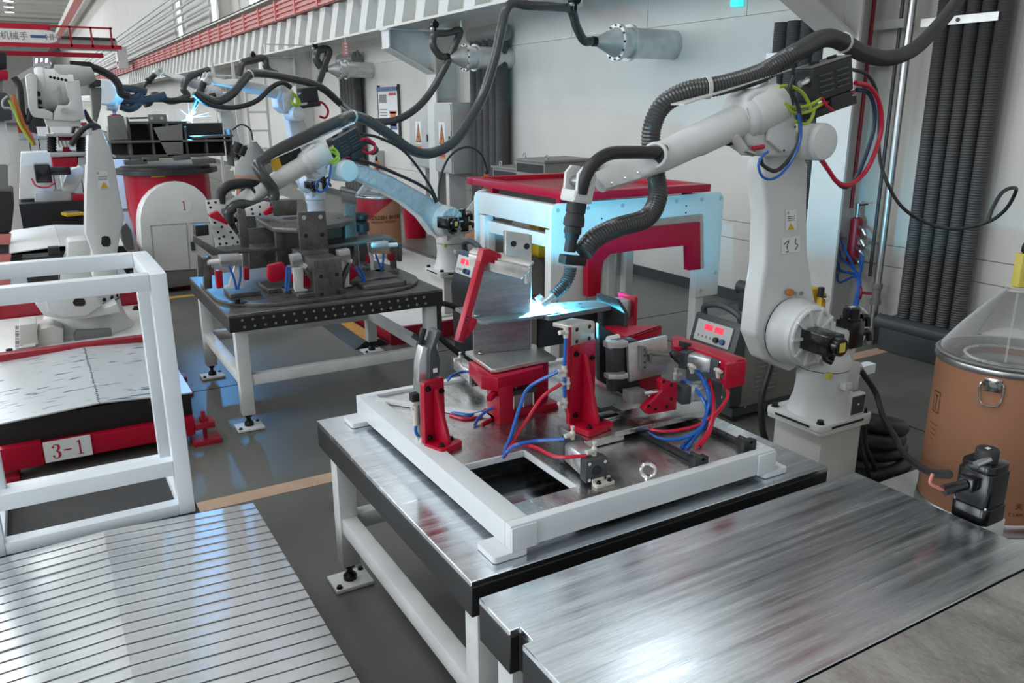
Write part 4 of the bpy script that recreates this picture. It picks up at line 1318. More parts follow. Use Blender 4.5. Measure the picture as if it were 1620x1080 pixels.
    MB().tube([m0 + V(0.05, 0, -0.045) + n * 0.0, m0 + V(0.05, 0, -0.07) + n * 0.005, m0 + V(0.07, 0, -0.08) + n * 0.03], 0.018, 10).build('motor_plug', 'motor_black', mo)
    q = fr.L(-0.09, 0.06, 0)
    q = V(q.x, q.y, S.z)
    m1 = MB().box(q.x - 0.05, q.x + 0.05, q.y - 0.05, q.y + 0.05, S.z - 0.10, S.z + 0.04).build('base_motor', 'motor_black', t, 0.008)
    MB().lathe(q + V(0, 0, 0.04), Z_, [(0.055, 0), (0.055, 0.012), (0.042, 0.012), (0.042, 0.06), (0.038, 0.065)], 18).build('motor_cap', 'motor_black', m1)
    MB().box(q.x - 0.015, q.x + 0.015, q.y - 0.01, q.y + 0.01, S.z + 0.105, S.z + 0.107).build('motor_label', 'paper', m1)
    MB().tube([q + V(0.05, -0.02, 0.05), q + V(0.085, -0.03, 0.045), q + V(0.09, -0.035, 0.0)], 0.017, 10).build('motor_plug', 'motor_black', m1)
    MB().tube([q + V(0.05, -0.03, -0.03), q + V(0.09, -0.04, -0.03), q + V(0.10, -0.05, -0.07)], 0.018, 10).build('motor_plug', 'motor_black', m1)
    if detail:
        MB().torus(q + V(0.07, 0.03, -0.02), fr.n, 0.10, 0.012, 24, 8).build('cable_guard', 'robot_white', t)
    # lower arm
    tt = J.get('la_t', -0.06)
    P = [fr.px(x, y, tt) for x, y in J['la']]
    la = MB().prism(P, -n * 0.12).build('lower_arm', arm_mat, t, 0.022, 3)
    # elbow housing
    tb = J.get('el_t', -0.02)
    P = [fr.px(x, y, tb + 0.05) for x, y in J['body']]
    body = MB().prism(P, -n * 0.15).build('elbow_housing', 'robot_white', t, 0.02, 3)
    F0_ = fr.px(*J['f0'], tb)
    fd_ = (fr.px(*J['f1'], tb) - F0_).normalized()
    MB().lathe(F0_ - fd_ * 0.20, fd_, [(0.07, 0), (0.095, 0.02), (0.10, 0.06), (0.10, 0.18), (0.092, 0.195)], 28).build('elbow_drum', 'robot_white', t)
    P = [fr.px(x, y, tb + 0.075) for x, y in J['cover']]
    cv = MB().prism(P, -n * 0.02).build('elbow_cover', 'robot_white', t, 0.006)
    if detail:
        for p in P[::2]:
            MB().lathe(p.lerp(sum(P, V(0, 0, 0)) / len(P), 0.12) + n * 0.0, n, [(0.005, 0), (0.005, 0.003)], 8).build('cover_screw', 'bolt_black', cv)
    E = fr.px(*J['mc'], tb + 0.06)
    r = J.get('mc_r', 0.075)
    MB().lathe(E - n * 0.14, n, [(r, 0), (r, 0.19), (r * 0.92, 0.205), (r * 0.6, 0.21)], 24).build('elbow_motor_cover', 'robot_white', t)
    # forearm
    F0, F1, F2 = fr.px(*J['f0'], tb), fr.px(*J['f1'], tb), fr.px(*J['f2'], tb)
    d = (F1 - F0).normalized()
    Lq = (F1 - F0).length
    r0, r1 = J.get('fr', (0.072, 0.064))
    MB().lathe(F0, d, [(r0 * 1.22, -0.03), (r0 * 1.28, -0.01), (r0 * 1.28, 0.02), (r0 * 1.12, 0.035), (r0, 0.045), (r0 * 0.98, Lq * 0.6), (r1 * 1.03, Lq * 0.62), (r1, Lq)], 28).build('forearm_tube', 'robot_white', t)
    up = n.cross(d)
    if up.z < 0:
        up = -up
    secs = []
    for k in range(9):
        f = k / 8
        c = F1.lerp(F2, f)
        rr = r1 * (1 - 0.28 * f)
        cut = 1.0 - 1.05 * min(1, f * 2.0) if f < 0.5 else -0.05 + 0.35 * (f - 0.5)
        ring = []
        for j in range(20):
            a = 2 * math.pi * j / 20
            vv = math.sin(a)
            uu = math.cos(a)
            tilt = 0.55
            # cut plane faces up and towards the camera side
            hcut = vv * 0.75 + uu * 0.66
            pu, pv = uu * rr, vv * rr
            if hcut > cut:
                k2 = (hcut - cut)
                pu -= 0.66 * k2 * rr
                pv -= 0.75 * k2 * rr
            ring.append(c + n * pu + up * pv)
        secs.append(ring)
    fc = MB().loft(secs).build('wrist_casing', 'robot_white', t)
    if detail:
        MB().lathe(F1 + (F2 - F1) * 0.16 + up * r1 * 0.40 + n * r1 * 0.35, (F2 - F1).normalized() + up * 0.9 + n * 0.8, [(r1 * 0.55, 0), (r1 * 0.55, 0.004)], 20).build('casing_opening', 'hole_dark', fc)  # dark disc stands for the shade inside the hollow casing
        for f in (0.5, 0.7, 0.9):
            MB().lathe(F1.lerp(F2, f) + n * r1 * 0.62 + up * r1 * (-0.25), n, [(0.008, 0), (0.008, 0.012)], 10).build('casing_bolt', 'chrome', fc)
    # wrist yoke
    Wp = fr.px(*J['wr'], tb)
    T0, T1 = fr.px(*J['t0'], tb), fr.px(*J['t1'], tb)
    td = (T1 - T0).normalized()
    sx = td.cross(n).normalized()
    for s_ in (-1, 1):
        MB().prism([Wp + n * 0.036 * s_ + sx * a + td * b for a, b in ((-0.030, 0.075), (-0.044, 0.03), (-0.044, -0.03), (-0.02, -0.06), (0.02, -0.06), (0.042, -0.03), (0.038, 0.03), (0.045, 0.075))], n * 0.018 * s_).build('wrist_cheek', 'robot_white', t, 0.005)
    MB().obox(Wp + td * 0.058, td, n, 0.024, 0.050, 0.046).build('wrist_block', 'robot_white', t, 0.008)
    MB().cyl(Wp - n * 0.05, Wp + n * 0.058, 0.022, n=16).build('wrist_pin', 'zinc', t)
    # torch
    Lt = (T1 - T0).length
    to = MB().lathe(T0, td, [(0.040, -0.02), (0.040, Lt * 0.22), (0.036, Lt * 0.24), (0.042, Lt * 0.36), (0.043, Lt * 0.48), (0.034, Lt * 0.50), (0.036, Lt * 0.62), (0.030, Lt * 0.66), (0.028, Lt * 0.74), (0.024, Lt * 0.76), (0.024, Lt)], 20).build('torch_body', 'black_matt', t)
    bl = MB().obox(fr.px(*J['tb'], tb), sx, n, 0.052, 0.028, 0.019).build('torch_clamp', 'black', t, 0.006)
    neck = [fr.px(x, y, tb) for x, y in J['neck']]
    MB().tube(neck, lambda k: 0.028 - 0.004 * k, 16, 10, corr=(0.011, 0.004)).build('torch_neck', 'hose_black', t)
    a, b_ = fr.px(*J['n0'], tb), fr.px(*J['n1'], tb)
    dn = (b_ - a).normalized()
    MB().lathe(a - dn * 0.015, dn, [(0.014, 0), (0.014, 0.025), (0.010, 0.035), (0.009, (b_ - a).length * 0.9)], 14).build('torch_nozzle', 'bright_steel', t)
    return t, dict(S=S, E=E, F0=F0, F1=F1, F2=F2, W=Wp, T0=T0, tip=b_, tb=tb)


def wire_feeder(label, fr, c, axis, sizes, detail=True):
    """black ribbed wire feeder box on the elbow"""
    a, h, dpt = sizes
    u = Vector(axis).normalized()
    n = fr.n
    v = n.cross(u)
    if v.z < 0:
        v = -v
    c = Vector(c)
    t = thing('wire_feeder', label, 'wire feeder', c)
    MB().obox(c, u, v, a, h, dpt).build('housing', 'black_matt', t, 0.012, 3)
    MB().obox(c + v * (h + 0.003), u, n, a * 0.97, dpt * 0.95, 0.003).build('lid', 'mid_grey', t, 0.003)
    if detail:
        for sgn in (-1, 1):
            for k in range(4):
                MB().obox(c + n * (dpt + 0.002) + u * sgn * a * 0.42 + v * h * (0.45 - 0.32 * k), u, v, a * 0.32, h * 0.06, 0.006).build('vent_louvre', 'charcoal', t, 0.003)
            MB().obox(c + v * (h + 0.012) + u * sgn * a * 0.45, u, n, a * 0.22, 0.006, 0.006).build('lid_latch', 'black', t, 0.002)
    MB().obox(c - v * (h + 0.028) + u * a * 0.35 + n * dpt * 0.5, u, v, a * 0.55, 0.028, dpt * 0.5).build('manifold', 'black_matt', t, 0.005)
    MB().obox(c - v * (h + 0.05), u, v, a * 1.15, 0.018, dpt * 0.9).build('mount_plate', 'black', t, 0.004)
    MB().cyl(c - u * (a + 0.045) + v * h * 0.25 + n * dpt * 0.3, c - u * (a - 0.005) + v * h * 0.35 + n * dpt * 0.3, 0.014, 0.022, n=14).build('round_plug', 'chrome', t)
    for (s_, m) in ((0.0, 'red_tube'), (-0.03, 'blue_tube')):
        MB().cyl(c - v * (h + 0.018 - s_) + u * a * 0.9 + n * dpt * 0.6, c - v * (h + 0.016 - s_) + u * (a * 0.9 + 0.03) + n * dpt * 0.6, 0.011, n=10).build('quick_coupling', m, t)
        MB().cyl(c - v * (h + 0.02 - s_) - u * a * 0.22 + n * dpt * 0.6, c - v * (h + 0.02 - s_) - u * (a * 0.22 + 0.03) + n * dpt * 0.6, 0.011, n=10).build('quick_coupling', m, t)
    return t, u, v


# ---- front robot
R1 = Frame((3.38, 2.61, 0), (-1, 0.035))
pedestal('warm white box pedestal under the front robot', R1, 0.45)
J1 = dict(sh=(1262, 525), mot=(1300, 540), la=[(1203, 470), (1211, 420), (1214, 340), (1207, 280), (1210, 255), (1228, 240), (1270, 240), (1280, 262), (1278, 320), (1279, 400), (1288, 460), (1300, 520), (1285, 570), (1250, 588), (1212, 570), (1196, 530)],
          body=[(1182, 152), (1200, 140), (1232, 138), (1252, 160), (1262, 195), (1262, 225), (1250, 248), (1210, 248), (1182, 230), (1176, 190)],
          cover=[(1218, 178), (1248, 168), (1260, 200), (1257, 235), (1240, 242), (1216, 222)], mc=(1288, 224), mc_r=0.083,
          f0=(1180, 186), f1=(1048, 247), f2=(948, 287), wr=(916, 287), t0=(913, 318), t1=(901, 398), tb=(906, 411), neck=[(903, 422), (900, 437), (891, 453), (876, 467)], n0=(874, 468), n1=(849, 488))
rb1, K1 = weld_robot('large white welding robot reaching over the front fixture', R1, 0.45, J1)
d_ = (K1['F1'] - K1['F0']).normalized()
ro = R1.px(1036, 246, K1['tb'] + 0.035)
rn = (d_ * 0.75 + Z_ * 0.42 + R1.n * 0.5).normalized()
MB().torus(ro, rn, 0.048, 0.009, 28, 10).build('casing_rim', 'robot_white', rb1)
MB().lathe(ro, rn, [(0.046, -0.002), (0.046, 0.002)], 24).build('casing_mouth', 'hole_dark', rb1)  # flat dark disc in place of the shaded forearm hollow
# labels on the lower arm
n = R1.n
s1 = MB().prism([R1.px(x, y, -0.058) for x, y in ((1243, 332), (1260, 331), (1260, 364), (1243, 366))], n * 0.0012).build('warning_label', 'paper', rb1)
MB().prism([R1.px(x, y, -0.0565) for x, y in ((1251, 353), (1257, 363), (1246, 364))], n * 0.001).build('warning_triangle', 'yellow', s1)
MB().prism([R1.px(x, y, -0.0565) for x, y in ((1247, 334), (1249, 338), (1245, 338))], n * 0.001).build('warning_triangle', 'yellow', s1)
for k in range(3):
    MB().prism([R1.px(x, y, -0.0565) for x, y in ((1246, 342 + 3 * k), (1257, 341 + 3 * k), (1257, 342 + 3 * k), (1246, 343 + 3 * k))], n * 0.001).build('label_line', 'print_black', s1)
s1 = MB().prism([R1.px(x, y, -0.058) for x, y in ((1237, 376), (1266, 372), (1266, 398), (1236, 402))], n * 0.0012).build('diagram_label', 'paper', rb1)
MB().tube([R1.px(x, y, -0.0565) for x, y in ((1240, 387), (1248, 380), (1245, 390), (1247, 398), (1243, 398))], 0.0022, 5, 3).build('diagram_figure', 'print_black', s1)
MB().tube([R1.px(x, y, -0.0565) for x, y in ((1259, 377), (1258, 385), (1262, 387), (1258, 395))], 0.0026, 5, 3).build('diagram_figure', 'print_black', s1)
MB().lathe(R1.px(1247, 462, -0.05), n, [(0.018, 0), (0.018, 0.02), (0.010, 0.02)], 14).build('stop_bolt', 'orange', rb1)
for x in (1258, 1268):
    MB().lathe(R1.px(x, 464, -0.055), n, [(0.010, 0), (0.010, 0.003)], 12).build('stop_hole', 'zinc', rb1)
MB().prism([R1.px(x, y, K1['tb'] + 0.075) for x, y in ((1180, 171), (1183, 170), (1187, 188), (1184, 189))], n * 0.002).build('type_label', 'paper', rb1)
# feeder and its leads
fd, fu, fv = wire_feeder('black louvred wire feeder on the front robot elbow', R1, R1.px(1304, 126, 0.0), R1.px(1350, 112) - R1.px(1262, 142), (0.125, 0.075, 0.055))
T = 0.03
def L1(l, t=T):
    return [R1.px(x, y, t) if not isinstance(x, Vector) else x for x, y in l]
CW = 0.008
pipe_thing('coolant_hose', 'red hose looping from the front robot feeder', L1([(1353, 131), (1375, 137), (1390, 160), (1395, 195), (1388, 230), (1370, 270), (1345, 292), (1325, 288), (1310, 268), (1297, 250)], 0.06), 0.011, 'red_tube', 'hose', 10)
pipe_thing('coolant_hose', 'dark blue hose looping from the front robot feeder', L1([(1355, 142), (1373, 146), (1383, 170), (1382, 205), (1368, 250), (1352, 285), (1335, 296), (1318, 280), (1302, 255)], 0.04), 0.010, 'navy_tube', 'hose', 10)
pipe_thing('feeder_cable', 'thin black cable arcing from the front feeder to the drum outlet', L1([(1348, 110), (1370, 117), (1385, 140), (1391, 180), (1391, 240)], 0.0) + [ay(1400, 280, 2.5), ay(1425, 325, 2.45), ay(1465, 352, 2.4), ay(1510, 362, 2.3), ay(1560, 352, 2.2), ay(1590, 332, 2.12), ay(1607, 303, 2.06), ay(1602, 297, 2.04), ay(1585, 305, 2.04), ay(1570, 330, 2.03), ay(1563, 350, 2.03)], 0.0085, 'rubber', 'cable', 8)
for i, l in enumerate(([(1232, 137), (1250, 136), (1268, 145), (1278, 160), (1282, 172)], [(1243, 165), (1258, 170), (1280, 166), (1300, 156)], [(1240, 162), (1255, 178), (1280, 176), (1303, 162)], [(1258, 192), (1275, 196), (1285, 185), (1288, 170)])):
    pipe_thing('green_conduit', ['yellow-green conduit arching highest beside the front feeder', 'yellow-green conduit running straight into the red coupling', 'lower yellow-green conduit bowing under the front feeder', 'yellow-green conduit curling behind the elbow motor cover'][i], L1(l, 0.075), 0.0075, 'green_tube', 'conduit', 8)
pipe_thing('control_cable', 'black cable hanging past the elbow of the front robot', L1([(1255, 120), (1250, 140), (1262, 165), (1266, 195), (1264, 225), (1250, 250), (1228, 270), (1208, 262), (1203, 250)], 0.10), 0.009, 'rubber', 'cable', 8)
pipe_thing('air_tube', 'blue tube looping under the front robot elbow', L1([(1263, 180), (1267, 205), (1263, 232), (1245, 265), (1225, 282), (1207, 280), (1200, 262), (1206, 247), (1215, 240)], 0.11), 0.006, 'blue_tube', 'air tube')
pipe_thing('red_lead', 'short red lead dangling below the front feeder coupling', L1([(1300, 155), (1307, 166), (1318, 175)], 0.09), 0.006, 'red_tube', 'cable')
g = thing('gas_valve', 'small grey valve with red lead under the front elbow', 'valve', R1.px(1190, 228, 0.05))
MB().cyl(R1.px(1160, 214, 0.03), R1.px(1178, 240, 0.03), 0.022, n=12).build('body', 'robot_warm', g)
MB().cyl(R1.px(1152, 205, 0.0), R1.px(1158, 226, 0.0), 0.03, n=12).build('knob', 'black', g)
MB().cyl(R1.px(1190, 235, 0.04), R1.px(1208, 232, 0.04), 0.010, n=10).build('red_sleeve', 'red_tube', g)
MB().cyl(R1.px(1176, 238, 0.04), R1.px(1192, 243, 0.04), 0.014, n=10).build('fitting', 'zinc', g)
# extraction hose: ribbed, along the forearm and round to the torch
hp = [ay(1545, -60, 3.6), ay(1515, 0, 3.5), ay(1480, 45, 3.35), ay(1445, 78, 3.15), ay(1405, 92, 3.0), ay(1365, 84, 2.88), ay(1312, 60, 2.78)]
hp += [R1.px(x, y, t) for x, y, t in ((1262, 82, -0.03), (1205, 115, -0.04), (1140, 135, -0.06), (1090, 143, -0.10), (1050, 165, -0.14), (1032, 200, -0.16), (1030, 240, -0.16), (1038, 280, -0.13), (1040, 315, -0.08), (1022, 345, -0.05), (975, 360, -0.03), (940, 378, -0.02), (922, 400, -0.01))]
pipe_thing('extraction_hose', 'thick black ribbed hose draped along the front robot forearm', hp, 0.043, 'hose_black', 'hose', 14, 10, corr=(0.014, 0.0045), clips=(0.30, 0.50))
hp = [R1.px(x, y, t) for x, y, t in ((1060, 236, 0.0), (1035, 241, 0.02), (1000, 241, 0.035), (965, 243, 0.04), (940, 258, 0.04), (926, 280, 0.035), (919, 305, 0.02))]
pipe_thing('torch_cable', 'smooth black torch cable emerging from the front forearm', hp, 0.026, 'rubber', 'cable', 14)
tr = thing('hose_tray', 'white tray carrying the hose above the front forearm', 'tray', R1.px(1150, 140, -0.04))
MB().bar(R1.px(1072, 165, -0.05), R1.px(1240, 110, -0.05), 0.09, 0.006).build('tray_plate', 'robot_white', tr)
MB().bar(R1.px(1215, 140, -0.05), R1.px(1215, 118, -0.05), 0.05, 0.05, (1, 0, 0)).build('tray_post', 'robot_white', tr)
# arc
ar = thing('welding_arc', 'blue-white welding arc at the front torch tip', 'arc', K1['tip'])
MB().sph(K1['tip'] + V(-0.004, -0.004, -0.003), 0.012, 12, 8).build('arc_core', 'arc_white', ar)
ld = bpy.data.lights.new('arc_light', 'POINT')
ld.energy = 340
ld.color = (0.09, 0.66, 1.0)
ld.shadow_soft_size = 0.004
lo = bpy.data.objects.new('arc_light', ld)
COL.objects.link(lo)
ARC = V(1.702, 2.725, 1.2185)
lo.location = ARC
# cup and disc added above the arc to keep its light off the robot
axd = V(0.75, -0.15, 0.64).normalized()
MB().lathe(ARC, axd, [(0.027, 0.026), (0.029, 0.032), (0.026, 0.05), (0.024, 0.05), (0.024, 0.028)], 20, False).build('shade_cup', 'silver_al', rb1)
MB().lathe(ARC, axd, [(0.0255, 0.032), (0.0255, 0.036)], 20).build('shade_disc', 'silver_al', rb1)
pipe_thing('robot_cable', 'thick taped black cable from the front robot base to the black motor', [R1.b + V(0.25, -0.02, 0.68), ay(1385, 620, 2.55), ay(1398, 660, 2.45), ay(1415, 690, 2.35), ay(1428, 715, 2.2), ay(1450, 735, 2.0), ay(1475, 748, 1.7), ay(1500, 750, 1.4)], 0.016, 'rubber', 'cable', 10)

# ---- second robot
R2 = Frame((3.3, 6.78, 0), (-2.13, -0.50))
pedestal('white pedestal of the second robot behind the grey welder', R2, 0.52, z0=0.14)
J2 = dict(sh=(704, 350), mot=(708, 352), hub_r=0.15, la=[(556, 258), (580, 262), (620, 278), (660, 300), (692, 318), (712, 328), (726, 345), (722, 368), (706, 380), (688, 372), (668, 345), (640, 322), (600, 300), (566, 284), (550, 272)],
          body=[(482, 240), (497, 228), (512, 232), (520, 262), (518, 278), (500, 284), (488, 270)], cover=[(497, 246), (512, 240), (517, 265), (508, 276), (497, 268)], mc=(546, 270), mc_r=0.088, el_t=0.03, la_t=0.0,
          f0=(485, 258), f1=(405, 305), f2=(362, 327), wr=(348, 333), t0=(352, 340), t1=(366, 358), tb=(364, 352), neck=[(366, 352), (370, 360), (374, 368)], n0=(372, 366), n1=(378, 374))
rb2, K2 = weld_robot('second white welding robot with foil wrapped lower arm', R2, 0.52, J2, 'foil', True)
fd2, _, _ = wire_feeder('black wire feeder on the elbow of the second robot', R2, R2.px(546, 227, 0.03), R2.px(566, 215) - R2.px(525, 238), (0.125, 0.08, 0.06), True)
pipe_thing('coolant_hose', 'red hose looping from the second robot feeder', [R2.px(x, y, 0.08) for x, y in ((567, 223), (580, 220), (592, 228), (592, 238), (582, 242), (572, 238))], 0.013, 'red_tube', 'hose')
pipe_thing('coolant_hose', 'dark hose looping from the second robot feeder', [R2.px(x, y, 0.05) for x, y in ((568, 228), (585, 226), (597, 236), (590, 243), (575, 238))], 0.012, 'rubber', 'hose')
for i, l in enumerate(([(518, 238), (528, 235), (535, 245), (525, 255), (516, 248)], [(514, 244), (526, 240), (536, 250), (528, 258), (518, 256)])):
    pipe_thing('green_conduit', ['upper yellow-green conduit loop on the second robot elbow', 'lower yellow-green conduit loop on the second robot elbow'][i], [R2.px(x, y, 0.10) for x, y in l], 0.011, 'green_tube', 'conduit')
pipe_thing('air_tube', 'blue tube looping below the second robot elbow', [R2.px(x, y, 0.10) for x, y in ((524, 255), (522, 275), (516, 298), (504, 303), (500, 292), (506, 284))], 0.009, 'blue_tube', 'air tube')
pipe_thing('control_cable', 'black cable running down over the foil wrapped arm', [R2.px(x, y, 0.02) for x, y in ((556, 252), (585, 258), (620, 272), (660, 290), (682, 305), (690, 320))], 0.014, 'rubber', 'cable')
pipe_thing('control_cable', 'red lead running down over the foil wrapped arm', [R2.px(x, y, 0.0) for x, y in ((556, 248), (600, 262), (640, 280), (672, 298))], 0.009, 'red_tube', 'cable')
pipe_thing('torch_cable', 'thick black hose curling along the second robot wrist', [R2.px(x, y, t) for x, y, t in ((412, 292, 0.02), (385, 290, 0.04), (362, 294, 0.05), (350, 305, 0.05), (348, 322, 0.05))], 0.038, 'rubber', 'cable', 12)
pipe_thing('extraction_hose', 'black hose winding round the second robot forearm to its torch', [R2.px(x, y, t) for x, y, t in ((420, 250, 0.02), (408, 262, 0.06), (418, 280, 0.11), (432, 300, 0.12), (430, 318, 0.12), (405, 326, 0.10), (378, 324, 0.09), (362, 335, 0.08), (362, 352, 0.06))], 0.042, 'hose_black', 'hose', 12, 10)
tr = thing('hose_tray', 'pale tray with black hose above the second robot forearm', 'tray', R2.px(480, 215, 0.0))
MB().bar(R2.px(424, 252, -0.01), R2.px(556, 194, -0.01), 0.10, 0.008).build('tray_plate', 'paint_white', tr)
MB().bar(R2.px(440, 254, -0.01), R2.px(475, 238, -0.01), 0.03, 0.09).build('tray_bracket', 'black', tr)
MB().bar(R2.px(430, 262, 0.03), R2.px(443, 257, 0.03), 0.02, 0.08).build('yellow_label', 'yellow', tr)

# ---- third and fourth robots further back
R3 = Frame((3.35, 11.1, 0), (-1.6, -0.55))
pedestal('white pedestal of the third robot behind the steel fixture', R3, 0.52)
J3 = dict(sh=(492, 288), mot=(492, 292), hub_r=0.16, la=[(455, 185), (463, 178), (478, 182), (492, 215), (505, 270), (510, 295), (500, 308), (484, 306), (474, 285), (466, 235)],
          body=[(438, 140), (450, 132), (462, 140), (466, 170), (452, 180), (440, 170)], cover=[(446, 145), (458, 148), (460, 170), (450, 174)], mc=(468, 180), mc_r=0.10,
          f0=(440, 148), f1=(380, 134), f2=(335, 126), wr=(328, 122), t0=(322, 132), t1=(312, 158), tb=(314, 152), neck=[(312, 158), (309, 165), (307, 170)], n0=(308, 168), n1=(300, 186))
rb3, K3 = weld_robot('third white welding robot further back with bright arc', R3, 0.52, J3, detail=False)
wire_feeder('black wire feeder on the elbow of the third robot', R3, R3.px(487, 150, 0.03), R3.px(500, 148) - R3.px(470, 152), (0.125, 0.09, 0.06), False)
for i, l in enumerate(([(462, 146), (468, 152), (470, 162), (465, 166), (460, 158)], [(464, 150), (473, 158), (472, 166), (462, 164)])):
    pipe_thing('green_conduit', ['left yellow-green conduit loop on the third robot elbow', 'right yellow-green conduit loop on the third robot elbow'][i], [R3.px(x, y, 0.12) for x, y in l], 0.016, 'green_tube', 'conduit')
pipe_thing('coolant_hose', 'red and dark hose loop at the third robot feeder', [R3.px(x, y, 0.06) for x, y in ((502, 160), (512, 164), (519, 175), (515, 186), (505, 184))], 0.016, 'red_tube', 'hose')
pipe_thing('extraction_hose', 'black hose arching over the third robot forearm to its wrist', [R3.px(x, y, t) for x, y, t in ((540, 165, -0.3), (505, 137, -0.1), (450, 122, 0.0), (402, 116, 0.05), (385, 128, 0.08), (368, 148, 0.10), (345, 160, 0.10), (325, 155, 0.08), (308, 146, 0.05))], 0.05, 'hose_black', 'hose', 12, clips=(0.42,))
pipe_thing('torch_cable', 'black cable sagging below the third robot forearm', [R3.px(x, y, 0.12) for x, y in ((306, 148), (330, 165), (370, 170), (405, 160), (430, 138), (447, 131), (460, 138))], 0.03, 'rubber', 'cable', 10)
ar = thing('welding_arc', 'far blue-white welding arc on the back steel fixture', 'arc', K3['tip'])
MB().sph(K3['tip'], 0.036, 12, 8).build('arc_core', 'arc_white', ar)
fl_ = MB()
for k in range(16):
    a = random.uniform(0, 2 * math.pi)
    bq = random.uniform(-0.7, 1.2)
    dv = V(math.cos(a) * math.cos(bq), math.sin(a) * math.cos(bq), math.sin(bq))
    Lk = random.uniform(0.08, 0.26)
    fl_.cyl(K3['tip'] + dv * 0.03, K3['tip'] + dv * Lk + V(0, 0, -0.3 * Lk * Lk), 0.0012, 0.0004, 5)
fl_.build('spark_streaks', 'spark', ar)['kind'] = 'stuff'
ld = bpy.data.lights.new('arc_light', 'POINT')
ld.energy = 60
ld.color = (0.04, 0.42, 1.0)
ld.shadow_soft_size = 0.03
lo = bpy.data.objects.new('arc_light', ld)
COL.objects.link(lo)
lo.location = K3['tip'] + V(-0.02, -0.08, 0.05)

R4 = Frame((3.3, 15.2, 0), (-1.6, -0.5))
pedestal('white pedestal of the rearmost robot behind the back fixture', R4, 0.52)
J4 = dict(sh=(372, 240), mot=(374, 244), hub_r=0.16, la=[(345, 165), (352, 160), (364, 165), (374, 200), (382, 235), (382, 250), (368, 254), (360, 235), (352, 200)],
          body=[(328, 138), (342, 132), (352, 140), (354, 160), (342, 166), (330, 158)], cover=[(334, 142), (346, 145), (346, 158), (336, 158)], mc=(352, 168), mc_r=0.10,
          f0=(330, 142), f1=(285, 125), f2=(258, 114), wr=(250, 112), t0=(243, 120), t1=(232, 132), tb=(235, 128), neck=[(232, 130), (229, 135), (227, 140)], n0=(228, 138), n1=(222, 148))
rb4, K4 = weld_robot('rearmost white welding robot above the back steel fixture', R4, 0.52, J4, detail=False)
pipe_thing('extraction_hose', 'black hose looping round the rearmost robot arm', [R4.px(x, y, 0.1) for x, y in ((330, 110), (300, 122), (290, 140), (296, 152), (270, 160), (245, 150), (236, 162), (228, 165))], 0.055, 'hose_black', 'hose', 10)
pipe_thing('torch_cable', 'black cable hanging between the rearmost robots', [R4.px(x, y, 0.2) for x, y in ((340, 150), (310, 158), (260, 158), (215, 156), (190, 150), (180, 160))], 0.04, 'rubber', 'cable', 10)
# ================================================================== WALL SERVICES
def duct(Y, z, label, x_tip):
    t = thing('extraction_duct', label, 'duct', (WX, Y, z), 'extraction ducts through the wall')
    r = 0.155
    k = (WX - x_tip)
    xf = x_tip + k * 0.27
    MB().lathe((WX - 0.002, Y, z), (-1, 0, 0), [(r, 0), (r, k * 0.56)], 28).build('pipe', 'galvanised', t)
    MB().lathe((xf + k * 0.17, Y, z), (-1, 0, 0), [(r * 0.98, 0), (r * 1.2, 0), (r * 1.2, 0.03), (r * 0.98, 0.03)], 28).build('flange', 'galvanised', t)
    MB().lathe((xf + k * 0.17, Y, z), (-1, 0, 0), [(r, 0.02), (r, k * 0.17)], 28).build('damper_body', 'galvanised', t)
    MB().lathe((xf, Y, z), (-1, 0, 0), [(r * 1.2, -0.03), (r * 1.2, 0.015), (r * 0.98, 0.015), (r * 0.9, 0.05), (0.045, k * 0.25), (0.04, k * 0.27)], 28).build('cone', 'galvanised', t)
    for i in range(12):
        a = 2 * math.pi * i / 12
        MB().lathe((xf - 0.015, Y + r * 1.1 * math.cos(a), z + r * 1.1 * math.sin(a)), (-1, 0, 0), [(0.012, -0.05), (0.012, 0.012)], 6).build('flange_bolt', 'bolt_black', t)
    MB().lathe((x_tip + 0.02, Y, z), (-1, 0, 0), [(0.052, 0), (0.052, 0.05)], 12).build('hose_clamp', 'bolt_black', t)
    return V(x_tip, Y, z)


zd = 2.66
tip1 = duct(7.31, zd, 'conical extraction duct nearest the camera on the wall', ay(940, 71, 7.31).x)
tip2 = duct(10.9, zd + 0.03, 'conical extraction duct crossing the dark hose bundle', ay(708, 92, 10.9).x)
tip3 = duct(16.5, zd + 0.08, 'conical extraction duct furthest down the wall', ay(516, 108, 16.5).x)


def A3(l):
    return [ay(x, y, Y) for x, y, Y in l]


pipe_thing('extraction_hose', 'long black hose swagged from the near duct to the second robot', [tip1 + V(-0.03, 0, 0)] + A3([(924, 64, 7.3), (912, 42, 7.25), (903, 16, 7.2), (880, 11, 7.15), (840, 9, 7.1), (814, 5, 7.1), (801, 15, 7.1), (793, 45, 7.1), (782, 95, 7.05), (760, 160, 7.0), (722, 220, 6.9), (683, 242, 6.85), (650, 237, 6.8), (615, 212, 6.75), (580, 190, 6.72), (555, 184, 6.7)]) + [R2.px(x, y, 0.0) for x, y in ((535, 192), (490, 212), (445, 235), (420, 250))], 0.046, 'hose_black', 'hose', 12, 8, clips=(0.80,))
pipe_thing('extraction_hose', 'black hose swagged from the middle duct to the third robot', [tip2 + V(-0.03, 0, 0)] + A3([(696, 88, 10.9), (685, 72, 10.9), (688, 54, 10.9), (708, 52, 10.9), (727, 48, 10.9), (722, 66, 10.9), (702, 110, 10.9), (672, 158, 10.9), (636, 186, 10.9), (598, 193, 10.95), (565, 184, 11.0)]) + [R3.px(540, 165, -0.3)], 0.05, 'hose_black', 'hose', 10)
